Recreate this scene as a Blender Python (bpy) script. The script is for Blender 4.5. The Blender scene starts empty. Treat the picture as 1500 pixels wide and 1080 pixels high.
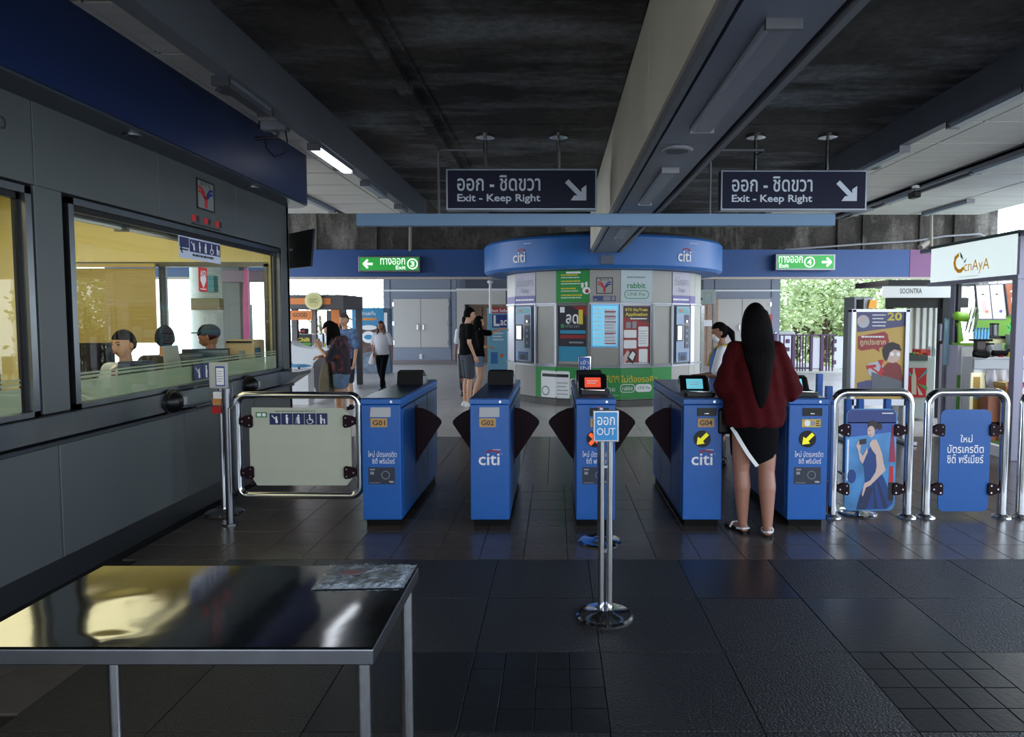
import bpy, bmesh, math, random
from mathutils import Vector, Matrix, Euler
C = bpy.context.scene.collection
R = math.radians; PI = math.pi
random.seed(7)
# ------------------------------------------------------------------ camera
F = 1000.0; HZ = 1.58; PX, PY = 814.0, 527.0; PT = math.atan(0.06)
cd = bpy.data.cameras.new('camera'); cam = bpy.data.objects.new('camera', cd); C.objects.link(cam)
cam.location = (0, 0, HZ); cam.rotation_euler = (PI/2-PT, 0, 0)
cd.sensor_width = 36; cd.lens = F/1500*36; cd.shift_x = -(PX-750)/1500; cd.shift_y = -(540-PY)/1500
cd.clip_start = 0.05; cd.clip_end = 400
bpy.context.scene.camera = cam
# ------------------------------------------------------------------ light
sc = bpy.context.scene
sc.view_settings.view_transform = 'Standard'; sc.view_settings.look = 'None'
sc.view_settings.gamma = 1.0; sc.view_settings.use_curve_mapping = False
sc.view_settings.exposure = -0.08
w = bpy.data.worlds.new('sky'); sc.world = w; w.use_nodes = True
nt = w.node_tree; bg = nt.nodes['Background']
tc = nt.nodes.new('ShaderNodeTexCoord'); sep = nt.nodes.new('ShaderNodeSeparateXYZ')
cr = nt.nodes.new('ShaderNodeValToRGB')
nt.links.new(tc.outputs['Generated'], sep.inputs[0]); nt.links.new(sep.outputs['Z'], cr.inputs[0])
cr.color_ramp.elements[0].position = 0.0; cr.color_ramp.elements[0].color = (0.86, 0.93, 1.0, 1)
cr.color_ramp.elements[1].position = 0.6; cr.color_ramp.elements[1].color = (0.60, 0.76, 1.0, 1)
nt.links.new(cr.outputs[0], bg.inputs[0]); bg.inputs[1].default_value = 5.5
def area(name, loc, rot, sx, sy, power, col=(1, 1, 1)):
    l = bpy.data.lights.new(name, 'AREA'); l.shape = 'RECTANGLE'; l.size = sx; l.size_y = sy
    l.energy = power; l.color = col
    o = bpy.data.objects.new(name, l); C.objects.link(o); o.location = loc; o.rotation_euler = rot
    return o
area('booth_lamp', (-4.5, 5.2, 2.9), (0, 0, 0), 2.6, 3.6, 58, (1.0, 0.90, 0.60))
area('booth_lamp', (-4.5, 1.2, 2.9), (0, 0, 0), 2.6, 3.2, 48, (1.0, 0.90, 0.60))
area('stall_lamp', (5.9, 8.3, 2.35), (0, 0, 0), 1.2, 1.2, 35, (0.95, 1.0, 0.97))
area('stall_lamp', (5.0, 11.3, 2.35), (0, 0, 0), 1.4, 0.8, 20, (1.0, 0.97, 0.9))
area('cafe_lamp', (-5.6, 15.4, 2.0), (0, 0, 0), 1.4, 0.6, 50, (1.0, 0.9, 0.7))
# ------------------------------------------------------------------ pixel helpers: a point of the place from its depth
SP, CP = math.sin(PT), math.cos(PT)
def ray(px, py):
    u = (px-PX)/F; v = (PY-py)/F
    return Vector((u, CP+v*SP, -SP+v*CP))
def P(px, py, Y):
    if py == 0: py = 467
    d = ray(px, py); t = Y/d.y
    return Vector((d.x*t, Y, HZ+d.z*t))
def G(px, py, z=0.0):
    d = ray(px, py); t = (z-HZ)/d.z
    return Vector((d.x*t, d.y*t, z))
def PXp(px, py, X):
    d = ray(px, py); t = X/d.x
    return Vector((X, d.y*t, HZ+d.z*t))
# ------------------------------------------------------------------ materials
def lin(c): return tuple(((x/255)/12.92 if x/255 <= 0.04045 else (((x/255)+0.055)/1.055)**2.4) for x in c)
MATS = {}
def M(name, col=None, rough=0.5, metal=0.0, emit=0.0, noise=0.0, scale=8.0, bump=0.0, bscale=None, spec=0.5, rnd=0.0, stretch=None, alpha=None, coat=0.0, trans=0.0):
    if name in MATS: return MATS[name]
    m = bpy.data.materials.new(name); m.use_nodes = True; n = m.node_tree; b = n.nodes['Principled BSDF']
    c = lin(col); b.inputs['Base Color'].default_value = (*c, 1)
    b.inputs['Roughness'].default_value = rough; b.inputs['Metallic'].default_value = metal
    b.inputs['Specular IOR Level'].default_value = spec
    b.inputs['Coat Weight'].default_value = coat
    if trans: b.inputs['Transmission Weight'].default_value = trans
    tcn = None
    def coords():
        t = n.nodes.new('ShaderNodeTexCoord'); mp = n.nodes.new('ShaderNodeMapping')
        if stretch: mp.inputs['Scale'].default_value = stretch
        n.links.new(t.outputs['Object'], mp.inputs[0]); return mp
    out = None
    if noise or bump: tcn = coords()
    if noise:
        nz = n.nodes.new('ShaderNodeTexNoise'); nz.inputs['Scale'].default_value = scale; nz.inputs['Detail'].default_value = 6
        n.links.new(tcn.outputs[0], nz.inputs['Vector'])
        mx = n.nodes.new('ShaderNodeValToRGB'); e = mx.color_ramp.elements
        e[0].position = 0.3; e[1].position = 0.7
        e[0].color = (*[x*(1-noise) for x in c], 1); e[1].color = (*[min(1, x*(1+noise)) for x in c], 1)
        n.links.new(nz.outputs[0], mx.inputs[0]); out = mx.outputs[0]
    if rnd:
        oi = n.nodes.new('ShaderNodeObjectInfo'); mr = n.nodes.new('ShaderNodeMapRange')
        mr.inputs[3].default_value = 1-rnd; mr.inputs[4].default_value = 1+rnd
        n.links.new(oi.outputs['Random'], mr.inputs[0])
        hs = n.nodes.new('ShaderNodeHueSaturation'); n.links.new(mr.outputs[0], hs.inputs['Value'])
        if out: n.links.new(out, hs.inputs['Color'])
        else: hs.inputs['Color'].default_value = (*c, 1)
        out = hs.outputs[0]
    if out: n.links.new(out, b.inputs['Base Color'])
    if bump:
        nb = n.nodes.new('ShaderNodeTexNoise'); nb.inputs['Scale'].default_value = bscale or scale; nb.inputs['Detail'].default_value = 4
        n.links.new(tcn.outputs[0], nb.inputs['Vector'])
        bp = n.nodes.new('ShaderNodeBump'); bp.inputs['Strength'].default_value = bump; bp.inputs['Distance'].default_value = 0.02
        n.links.new(nb.outputs[0], bp.inputs['Height']); n.links.new(bp.outputs[0], b.inputs['Normal'])
    if emit:
        b.inputs['Emission Strength'].default_value = emit
        b.inputs['Emission Color'].default_value = (*c, 1)
        if out: n.links.new(out, b.inputs['Emission Color'])
    if alpha is not None: b.inputs['Alpha'].default_value = alpha
    MATS[name] = m; return m
def glassmat(name, tint=(1, 1, 1), gloss=0.08, rough=0.0):
    if name in MATS: return MATS[name]
    m = bpy.data.materials.new(name); m.use_nodes = True; n = m.node_tree
    n.nodes.remove(n.nodes['Principled BSDF']); o = n.nodes['Material Output']
    t = n.nodes.new('ShaderNodeBsdfTransparent'); t.inputs[0].default_value = (*tint, 1)
    g = n.nodes.new('ShaderNodeBsdfGlossy'); g.inputs['Roughness'].default_value = rough
    f = n.nodes.new('ShaderNodeLayerWeight'); f.inputs[0].default_value = 0.15
    mr = n.nodes.new('ShaderNodeMapRange'); mr.inputs[3].default_value = gloss*0.6; mr.inputs[4].default_value = 0.22
    mx = n.nodes.new('ShaderNodeMixShader')
    n.links.new(f.outputs['Facing'], mr.inputs[0]); n.links.new(mr.outputs[0], mx.inputs[0])
    n.links.new(t.outputs[0], mx.inputs[1]); n.links.new(g.outputs[0], mx.inputs[2]); n.links.new(mx.outputs[0], o.inputs[0])
    MATS[name] = m; return m
steel = M('brushed steel', (190, 192, 196), 0.22, 1.0, noise=0.08, scale=30)
chrome = M('polished steel', (215, 217, 220), 0.10, 1.0)
dsteel = M('dull steel', (120, 122, 128), 0.35, 1.0, noise=0.1, scale=12)
black = M('black plastic', (10, 10, 13), 0.35, spec=.3)
blackm = M('matt black', (7, 7, 8), 0.8, spec=.2)
white = M('white paint', (225, 226, 228), 0.5)
cream = M('cream panel', (196, 196, 178), 0.45, noise=0.04, scale=3)
gblue = M('gate blue vinyl', (10, 88, 168), 0.38, noise=0.05, scale=5)
gside = M('gate side blue', (28, 78, 146), 0.30, noise=0.08, scale=6)
gtop = M('gate top steel blue', (38, 58, 98), 0.30, 0.4, noise=0.1, scale=9)
maroon = M('dark purple flap', (30, 9, 19), 0.6, spec=.15, noise=0.1, scale=6)
navy = M('navy sign face', (10, 18, 48), 0.45, spec=.2)
signtxt = M('sign lettering', (205, 214, 230), 0.5)
# ------------------------------------------------------------------ mesh builder
ORG = {}
def top(o):
    while o.parent: o = o.parent
    return o
class MB:
    def __init__(s): s.v = []; s.f = []; s.mi = []; s.m = 0; s.stuff = False
    def add(s, vs, fs):
        k = len(s.v); s.v += [Vector(x) for x in vs]
        for f in fs: s.f.append([i+k for i in f]); s.mi.append(s.m)
        return s
    def box(s, a, b, bev=0.0, seg=2):
        x0, x1 = sorted((a[0], b[0])); y0, y1 = sorted((a[1], b[1])); z0, z1 = sorted((a[2], b[2]))
        if bev:
            bm = bmesh.new(); bmesh.ops.create_cube(bm, size=1)
            for q in bm.verts: q.co = Vector(((x0+x1)/2+q.co.x*(x1-x0), (y0+y1)/2+q.co.y*(y1-y0), (z0+z1)/2+q.co.z*(z1-z0)))
            bmesh.ops.bevel(bm, geom=bm.edges[:], offset=bev, segments=seg, affect='EDGES', profile=0.5)
            return s.bm(bm)
        return s.add([(x0,y0,z0),(x1,y0,z0),(x1,y1,z0),(x0,y1,z0),(x0,y0,z1),(x1,y0,z1),(x1,y1,z1),(x0,y1,z1)],
                     [(0,3,2,1),(4,5,6,7),(0,1,5,4),(1,2,6,5),(2,3,7,6),(3,0,4,7)])
    def bm(s, bm):
        bm.verts.index_update(); s.add([q.co.copy() for q in bm.verts], [[q.index for q in f.verts] for f in bm.faces]); bm.free(); return s
    def prism(s, pts, vec):           # pts: 3D polygon, vec: extrusion
        n = len(pts); vec = Vector(vec); pts = [Vector(p) for p in pts]
        return s.add(pts+[p+vec for p in pts], [list(range(n))[::-1], list(range(n, 2*n))]+[(i, (i+1) % n, n+(i+1) % n, n+i) for i in range(n)])
    def rings(s, rs, caps=True):
        n = len(rs[0]); vs = [p for r in rs for p in r]; fs = []
        for k in range(len(rs)-1):
            for i in range(n): fs.append((k*n+i, k*n+(i+1) % n, (k+1)*n+(i+1) % n, (k+1)*n+i))
        if caps: fs.append(list(range(n))[::-1]); fs.append([len(vs)-n+i for i in range(n)])
        return s.add(vs, fs)
    def tube(s, pts, r, n=12, caps=True):
        pts = [Vector(p) for p in pts]; rr = r if isinstance(r, (list, tuple)) else [r]*len(pts); rs = []; u = None
        for i, p in enumerate(pts):
            d = (pts[min(i+1, len(pts)-1)]-pts[max(i-1, 0)]).normalized()
            if u is None: u = d.orthogonal().normalized()
            else:
                u = (u-d*u.dot(d)); u = u.normalized() if u.length > 1e-6 else d.orthogonal().normalized()
            w_ = d.cross(u); rs.append([p+(u*math.cos(2*PI*k/n)+w_*math.sin(2*PI*k/n))*rr[i] for k in range(n)])
        return s.rings(rs, caps)
    def cyl(s, c, r, z0, z1, n=24, r2=None):
        return s.tube([(c[0], c[1], z0), (c[0], c[1], z1)], [r, r if r2 is None else r2], n)
    def lathe(s, c, prof, n=24):       # prof: (r,z)
        return s.rings([[Vector((c[0]+max(r, 1e-4)*math.cos(2*PI*k/n), c[1]+max(r, 1e-4)*math.sin(2*PI*k/n), c[2]+z)) for k in range(n)] for r, z in prof])
    def loft(s, secs, n=20):           # secs: (cx,cy,cz,rx,ry)
        return s.rings([[Vector((x+rx*math.cos(2*PI*k/n), y+ry*math.sin(2*PI*k/n), z)) for k in range(n)] for x, y, z, rx, ry in secs])
    def cap(s, p, q, r1, r2, n=12):
        p, q = Vector(p), Vector(q); d = (q-p); L = d.length; d = d.normalized() if L > 1e-6 else Vector((0, 0, 1))
        pts = []; rr = []
        for a in (-80, -50, -25, 0): pts.append(p+d*r1*math.sin(R(a))); rr.append(r1*math.cos(R(a)))
        for a in (0, 25, 50, 80): pts.append(q+d*r2*math.sin(R(a))); rr.append(r2*math.cos(R(a)))
        if L < 1e-4: del pts[3], rr[3]
        return s.tube(pts, rr, n)
    def ell(s, c, r, n=16, m=10, mat=None):
        rs = []
        for i in range(m+1):
            a = -PI/2+PI*i/m; a = max(min(a, PI/2-0.05), -PI/2+0.05)
            ring = [Vector((r[0]*math.cos(a)*math.cos(2*PI*k/n), r[1]*math.cos(a)*math.sin(2*PI*k/n), r[2]*math.sin(a))) for k in range(n)]
            if mat: ring = [mat @ q for q in ring]
            rs.append([Vector(c)+q for q in ring])
        return s.rings(rs)
    def build(s, name, mats, parent=None, smooth=None, raw=False):
        me = bpy.data.meshes.new(name); org = ORG.get(top(parent).name, Vector()) if parent else Vector()
        me.from_pydata([tuple(p-org) for p in s.v], [], s.f)
        if not isinstance(mats, (list, tuple)): mats = [mats]
        for q in mats: me.materials.append(q)
        if len(mats) > 1: me.polygons.foreach_set('material_index', s.mi)
        bm = bmesh.new(); bm.from_mesh(me); bmesh.ops.recalc_face_normals(bm, faces=bm.faces); bm.to_mesh(me); bm.free()
        if smooth:
            me.polygons.foreach_set('use_smooth', [True]*len(me.polygons))
            me.set_sharp_from_angle(angle=R(smooth if smooth is not True else 40))
        me.update()
        o = bpy.data.objects.new(name, me); C.objects.link(o)
        if parent: o.parent = parent
        if s.stuff: o['kind'] = 'stuff'
        return o
def tag(o, label=None, cat=None, group=None, kind=None):
    if label: o['label'] = label
    if cat: o['category'] = cat
    if group: o['group'] = group
    if kind: o['kind'] = kind
    return o
def thing(name, label, cat, loc=(0, 0, 0), group=None):
    o = bpy.data.objects.new(name, None); C.objects.link(o); o.location = loc; o.empty_display_size = 0.1
    ORG[o.name] = Vector(loc); return tag(o, label, cat, group)
def struct(name, mb, mats, smooth=None, label=None):
    o = mb.build(name, mats, None, smooth); o['kind'] = 'structure'
    if label: o['label'] = label
    return o
def single(name, mb, mats, label, cat, group=None, smooth=None):
    o = mb.build(name, mats, None, smooth); return tag(o, label, cat, group)
def bx(a, b, bev=0.0): return MB().box(a, b, bev)
def copy_tree(o, parent=None):
    c = o.copy(); C.objects.link(c)
    if parent: c.parent = parent
    for ch in list(o.children): copy_tree(ch, c)
    return c
def remesh(mb, vox, smooth=6):
    o = mb.build('tmp', white); md = o.modifiers.new('r', 'REMESH'); md.mode = 'VOXEL'; md.voxel_size = vox
    ms = o.modifiers.new('s', 'SMOOTH'); ms.iterations = smooth; ms.factor = 0.5
    dg = bpy.context.evaluated_depsgraph_get(); me = bpy.data.meshes.new_from_object(o.evaluated_get(dg))
    r = MB(); r.add([q.co.copy() for q in me.vertices], [list(p.vertices) for p in me.polygons])
    bpy.data.objects.remove(o); bpy.data.meshes.remove(me); return r
# ------------------------------------------------------------------ flat print: a frame is origin + two axes
class Fr:
    def __init__(s, o, ux=(1, 0, 0), uy=(0, 0, 1)):
        s.o = Vector(o); s.ux = Vector(ux).normalized(); s.uy = Vector(uy).normalized(); s.n = s.ux.cross(s.uy)
    def p(s, x, y, d=0.0): return s.o+s.ux*x+s.uy*y+s.n*d
def fpoly(fr, pts, d0=0.001, d1=0.003, mb=None):
    mb = mb or MB(); return mb.prism([fr.p(x, y, d0) for x, y in pts], fr.n*(d1-d0))
def frect(fr, x0, y0, x1, y1, d0=0.001, d1=0.003, mb=None): return fpoly(fr, [(x0, y0), (x1, y0), (x1, y1), (x0, y1)], d0, d1, mb)
def rrect(x0, y0, x1, y1, r, n=5):
    out = []
    for cx, cy, a0 in ((x1-r, y0+r, -90), (x1-r, y1-r, 0), (x0+r, y1-r, 90), (x0+r, y0+r, 180)):
        for k in range(n+1): a = R(a0+90*k/n); out.append((cx+r*math.cos(a), cy+r*math.sin(a)))
    return out
def circ(cx, cy, rx, ry=None, n=20): return [(cx+rx*math.cos(2*PI*k/n), cy+(ry or rx)*math.sin(2*PI*k/n)) for k in range(n)]
def stroke(fr, pts, wd, d0=0.001, d1=0.003, mb=None):
    mb = mb or MB()
    for i in range(len(pts)-1):
        a, b = Vector(pts[i]), Vector(pts[i+1]); d = (b-a).normalized(); nn = Vector((-d.y, d.x))*wd/2
        e0 = d*wd*0.2 if i else d*0; e1 = d*wd*0.2 if i < len(pts)-2 else d*0
        fpoly(fr, [tuple(a-e0-nn), tuple(b+e1-nn), tuple(b+e1+nn), tuple(a-e0+nn)], d0, d1, mb)
    return mb
TC = {}
def text(fr, s, x0, y0, x1, y1, name='lettering', mat=None, parent=None, d=0.0045, bold=0.0, keep=False, skew=0.0):
    key = (s, bold)
    if key not in TC:
        cu = bpy.data.curves.new('t', 'FONT'); cu.body = s; cu.offset = bold; cu.resolution_u = 2; cu.align_x = 'CENTER'
        o = bpy.data.objects.new('t', cu); C.objects.link(o)
        dg = bpy.context.evaluated_depsgraph_get(); me = bpy.data.meshes.new_from_object(o.evaluated_get(dg))
        vs = [(q.co.x, q.co.y) for q in me.vertices]; fs = [list(p.vertices) for p in me.polygons]
        bpy.data.objects.remove(o); bpy.data.curves.remove(cu); bpy.data.meshes.remove(me); TC[key] = (vs, fs)
    vs, fs = TC[key]
    if not vs: return None
    ax, bx_ = min(q[0] for q in vs), max(q[0] for q in vs); ay, by = min(q[1] for q in vs), max(q[1] for q in vs)
    kx = (x1-x0)/(bx_-ax); ky = (y1-y0)/(by-ay)
    if keep: ky = kx = min(kx, ky)
    cx, cy = (x0+x1)/2, (y0+y1)/2
    mb = MB(); mb.add([fr.p(cx+(q[0]-(ax+bx_)/2)*kx+(q[1]-ay)*ky*skew, cy+(q[1]-(ay+by)/2)*ky, d) for q in vs], fs)
    me = bpy.data.meshes.new(name); org = ORG.get(top(parent).name, Vector()) if parent else Vector()
    me.from_pydata([tuple(p-org) for p in mb.v], [], mb.f); me.materials.append(mat or signtxt)
    o = bpy.data.objects.new(name, me); C.objects.link(o)
    if parent: o.parent = parent
    return o
def tlines(fr, x0, y0, x1, y1, n, mb, fill=0.45, d0=0.003, d1=0.004, seed=1):   # lines of print too small to read
    rr = random.Random(seed); h = (y1-y0)/n; mb.stuff = True
    for i in range(n):
        x = x0; yy = y1-(i+0.5)*h; xe = x1-(x1-x0)*rr.random()*0.25
        while x < xe:
            wd = (x1-x0)*(0.04+0.10*rr.random()); e = min(xe, x+wd); frect(fr, x, yy-h*fill/2, e, yy+h*fill/2, d0, d1, mb); x = e+(x1-x0)*0.02
    return mb
def pix(fr_y):                          # frame on a plane of constant depth, with coordinates taken in the photograph
    f = Fr((0, fr_y, 0))
    def q(px, py): p = P(px, py, fr_y); return (p.x, p.z)
    return f, q
# ================================================================== THE SETTING
def concrete_mat(name, base, pale, dark, str1=(0.5, 1.7, 1)):
    m = M(name, base, 0.85); n = m.node_tree; b = n.nodes['Principled BSDF']; tcn = n.nodes.new('ShaderNodeTexCoord')
    def nz(sc, st, det, lo, hi, c0, c1):
        mp = n.nodes.new('ShaderNodeMapping'); mp.inputs['Scale'].default_value = st; n.links.new(tcn.outputs['Object'], mp.inputs[0])
        t = n.nodes.new('ShaderNodeTexNoise'); t.inputs['Scale'].default_value = sc; t.inputs['Detail'].default_value = det; t.inputs['Roughness'].default_value = .65
        n.links.new(mp.outputs[0], t.inputs['Vector']); r_ = n.nodes.new('ShaderNodeValToRGB'); e = r_.color_ramp.elements
        e[0].position = lo; e[1].position = hi; e[0].color = c0; e[1].color = c1; n.links.new(t.outputs[0], r_.inputs[0]); return r_, t
    c = lambda q: (*lin(q), 1)
    a, _ = nz(.55, (1, 1.2, 1), 8, .42, .62, c(dark), c(base)); p_, _ = nz(.8, str1, 10, .50, .66, (0, 0, 0, 1), (1, 1, 1, 1)); k, t3 = nz(14, (1, 1, 1), 6, .3, .75, (.55, .55, .55, 1), (1.25, 1.25, 1.25, 1))
    mx = n.nodes.new('ShaderNodeMix'); mx.data_type = 'RGBA'; n.links.new(p_.outputs[0], mx.inputs[0]); n.links.new(a.outputs[0], mx.inputs[6]); mx.inputs[7].default_value = c(pale)
    ml = n.nodes.new('ShaderNodeMix'); ml.data_type = 'RGBA'; ml.blend_type = 'MULTIPLY'; ml.inputs[0].default_value = 1; n.links.new(mx.outputs[2], ml.inputs[6]); n.links.new(k.outputs[0], ml.inputs[7])
    n.links.new(ml.outputs[2], b.inputs['Base Color']); bp = n.nodes.new('ShaderNodeBump'); bp.inputs['Strength'].default_value = .35; bp.inputs['Distance'].default_value = .02
    n.links.new(t3.outputs[0], bp.inputs['Height']); n.links.new(bp.outputs[0], b.inputs['Normal']); return m
conc = concrete_mat('stained concrete', (84, 80, 78), (134, 138, 144), (40, 36, 34))
conc2 = concrete_mat('beam concrete', (98, 92, 86), (150, 144, 136), (58, 54, 50), (1.6, 1, .5))
conclt = M('pale beam cladding', (222, 214, 198), 0.6, noise=0.10, scale=1.2)
trough = M('grey trough steel', (112, 116, 126), 0.5, noise=0.06, scale=4)
panelw = M('ceiling panel white', (232, 227, 220), 0.5, noise=0.07, scale=2.0, stretch=(0.4, 6, 1))
darkm = M('dark recess', (22, 22, 24), 0.8)
# ceiling slab with cast planks
struct('ceiling', bx((-2.15, -7, 3.56), (3.38, 13.2, 3.8)), conc)
ceil = bpy.data.objects['ceiling']
for i, (a, b) in enumerate([(-2.15, -1.33), (-1.21, 0.58), (1.10, 3.38)]):
    for j, (y0, y1) in enumerate([(-7, 1.0), (1.03, 4.2), (4.23, 7.05), (7.08, 10.0), (10.03, 13.2)]):
        bx((a+.005, y0, 3.55), (b-.005, y1, 3.58)).build('plank', conc, ceil)
MB().box((-1.33, -7, 3.49), (-1.21, 13.2, 3.57)).box((-1.12, -7, 3.53), (-1.10, 13.2, 3.57)).build('rib', conc, ceil)
struct('ceiling', bx((-11, 12, 4.5), (11, 27, 4.7)), conc)  # unseen upper ceiling, added so the gap past the slab lets no sky light in
struct('ceiling', MB().box((-11, 11.0, 3.37), (-2.2, 11.6, 4.7)).box((3.43, 11.0, 3.37), (7.07, 11.6, 4.7)).box((-2.2, 13.1, 3.56), (3.4, 13.25, 4.7)), conc)
struct('ceiling', MB().box((-9, -7, 3.36), (-2.2, 11.1, 3.5)).box((3.43, -7, 3.36), (7.07, 11.1, 3.5)), trough)
for nm, xs, zz in (('left', [(-2.62, -2.27), (-3.5, -2.64), (-5.2, -3.62), (-7.2, -5.22), (-9, -7.22)], 3.33), ('right', [(3.47, 3.76), (3.78, 4.62), (4.86, 5.9), (5.93, 7.05)], 3.31)):
    cp = struct('ceiling', bx((xs[0][0], -7, 3.345), (xs[-1][1], 11.5, 3.36)) if nm == 'right' else bx((-9, -7, 3.345), (-2.27, 11.5, 3.36)), darkm)
    for a, b in xs:
        a, b = min(a, b), max(a, b); y = -7.0
        while y < 11.4:
            bx((a, y, zz), (b, min(11.5, y+0.72)-.012, zz+.02)).build('panel', panelw, cp); y += 0.74 if y > 0 else 3.6
# bulkheads beside the slab, with tube lamps under them
struct('ceiling_beam', bx((-2.27, -7, 3.20), (-2.15, 11.5, 3.60)), trough)
struct('ceiling_beam', bx((3.38, -7, 3.28), (3.47, 11.5, 3.60)), trough)
struct('ceiling_beam', MB().box((4.64, -7, 3.24), (4.68, 11.5, 3.36)).box((4.80, -7, 3.24), (4.84, 11.5, 3.36)).box((4.64, -7, 3.27), (4.84, 11.5, 3.30)), trough)
# the clad beam over the middle
cb = struct('ceiling_beam', MB().box((0.62, -7, 2.72), (1.04, 11.55, 3.57)), blackm)
for y0, y1 in ((-7, 1.5), (1.51, 4.4), (4.41, 7.3), (7.31, 10.2), (10.21, 11.6)):
    MB().prism([(0.585, y0, 2.74), (0.60, y0, 2.74), (0.60, y0, 3.57), (0.585, y0, 3.57)], (0, y1-y0, 0)).build('cladding', conclt, cb)
    bx((0.66, y0, 2.695), (1.02, y1, 2.725)).build('soffit_panel', M('soffit blue grey', (116, 124, 144), 0.42, noise=0.05, scale=4), cb)
MB().box((0.60, -7, 2.68), (0.635, 11.6, 2.75)).box((1.055, -7, 2.68), (1.09, 11.6, 2.75)).build('edge_rail', trough, cb)
bx((0.585, 11.58, 2.69), (1.09, 11.62, 3.57)).build('end_plate', trough, cb)
# cross beam, coloured band
cbm = struct('beam', bx((-11, 17, 3.26), (10.9, 17.8, 4.7)), conc2)
for i, px in enumerate((440, 528, 1225, 1262, 1345, 1395)):
    x = P(px, 340, 17).x; bx((x, 16.93-.012*(i % 3), 3.28), (x+0.42, 17.02, 4.6)).build('cast_panel', conc2, cbm)
bandblue = M('band blue', (20, 72, 136), 0.45, noise=0.04)
x1 = P(1328, 390, 16.9).x
tr = struct('trim_1', bx((-11, 16.75, 2.60), (x1, 17.0, 3.26)), bandblue)
struct('trim_2', bx((x1, 16.74, 2.60), (10.6, 17.0, 3.26)), M('band mauve', (128, 78, 124), 0.5))
struct('trim_3', bx((-11, 16.77, 2.55), (10.0, 16.98, 2.60)), M('band underside', (190, 180, 168), 0.5))
# far wall with double doors
wallb = M('blue grey wall', (130, 138, 154), 0.55, noise=0.03)
doorc = M('door cream', (186, 184, 180), 0.5)
tanw = M('tan tile wall', (166, 140, 122), 0.5, noise=0.08)
YW = 23.5
def wx(px): return P(px, 467, YW).x
def wz(py): return P(814, py, YW).z
wf = struct('wall_far', MB().box((wx(562), YW+.06, 0), (wx(673), YW+1.7, 4.6)).box((wx(1028), YW+.06, 0), (wx(1143), YW+.4, 4.6)).box((wx(670), YW+1.6, 0), (wx(1028), YW+1.9, 4.6)), wallb)
for a, b, c, d in ((562, 572, 0, 9), (662, 669, 0, 9), (1030, 1046, 0, 9), (1130, 1143, 0, 9), (573, 661, 408, 423), (573, 661, 427, 436), (573, 661, 511, 528), (1047, 1129, 408, 423), (1047, 1129, 427, 436), (1047, 1129, 511, 528)):
    z0, z1 = (0.1, 4.5) if c == 0 else (wz(d), wz(c)); bx((wx(a), YW+.02, z0), (wx(b)-.02, YW+.07, z1)).build('panel', wallb, wf)
for a, b in ((562, 669), (1028, 1143)):
    bx((wx(a), YW-.02, wz(427)), (wx(b), YW+.03, wz(424.5))).build('rail', white, wf)
    bx((wx(a), YW-.01, 0), (wx(b), YW+.07, 0.14)).build('baseboard', M('baseboard grey', (120, 112, 112), 0.5), wf)
for i, (a, m, b) in enumerate(((576.5, 616.5, 657), (1048, 1086.5, 1128))):
    d = struct('door_%d' % (i+1), MB().box((wx(a)-.05, YW+.01, wz(511)), (wx(b)+.05, YW+.055, wz(436))), wallb)
    for s0, s1 in ((a, m-.3), (m+.3, b)):
        lf = bx((wx(s0), YW-.03, wz(509)), (wx(s1), YW+.03, wz(438)), 0.01).build('door_leaf', doorc, d)
        hx = wx(m)+(-.1 if s0 == a else .1)
        MB().tube([(hx, YW-.03, wz(484)), (hx, YW-.09, wz(483)), (hx, YW-.09, wz(476)), (hx, YW-.03, wz(475))], 0.018, 8).build('handle', steel, lf)
        for zz in (446, 474, 502): bx((wx(s0 if s0 == a else s1)-.03, YW-.05, wz(zz)-.07), (wx(s0 if s0 == a else s1)+.03, YW-.02, wz(zz)+.07)).build('hinge', steel, lf)
sw = single('socket_box', bx((wx(614), YW-.05, wz(526)), (wx(618), YW+.02, wz(519)), .01), white, 'small white socket box low on the left far door wall', 'socket')
# doorways between the door walls
struct('wall_back', MB().box((wx(669), YW, wz(446)), (wx(740), YW+.3, wz(425))).box((wx(669), YW, 0), (wx(680), YW+.3, wz(446))), doorc)
MB_ = MB().box((wx(681), YW+1.3, 0), (wx(740), YW+1.6, wz(440)))
struct('wall_passage', MB_, tanw)
for a, b in ((683, 700), (702, 719), (721, 738)):
    d = struct('door_%d' % (3+(a-683)//19), bx((wx(a), YW+1.2, 0.0), (wx(b), YW+1.3, wz(449)), .02), M('brown door', (150, 124, 104), 0.5))
    bx((wx(b)-.25, YW+1.16, 0.95), (wx(b)-.12, YW+1.2, 1.1)).build('handle', steel, d)
tw = struct('wall_shop', bx((wx(1022), YW-.6, 0), (wx(1046), YW-.3, wz(437))), tanw)
for k in range(4):
    bx((wx(1030), YW-.63, 0.05+k*.55), (wx(1045), YW-.58, 0.57+k*.55), .01).build('tile', tanw, tw)
struct('floor_ledge', bx((wx(669), YW-.1, wz(426)), (wx(745), YW+.2, wz(423))), white)
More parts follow.
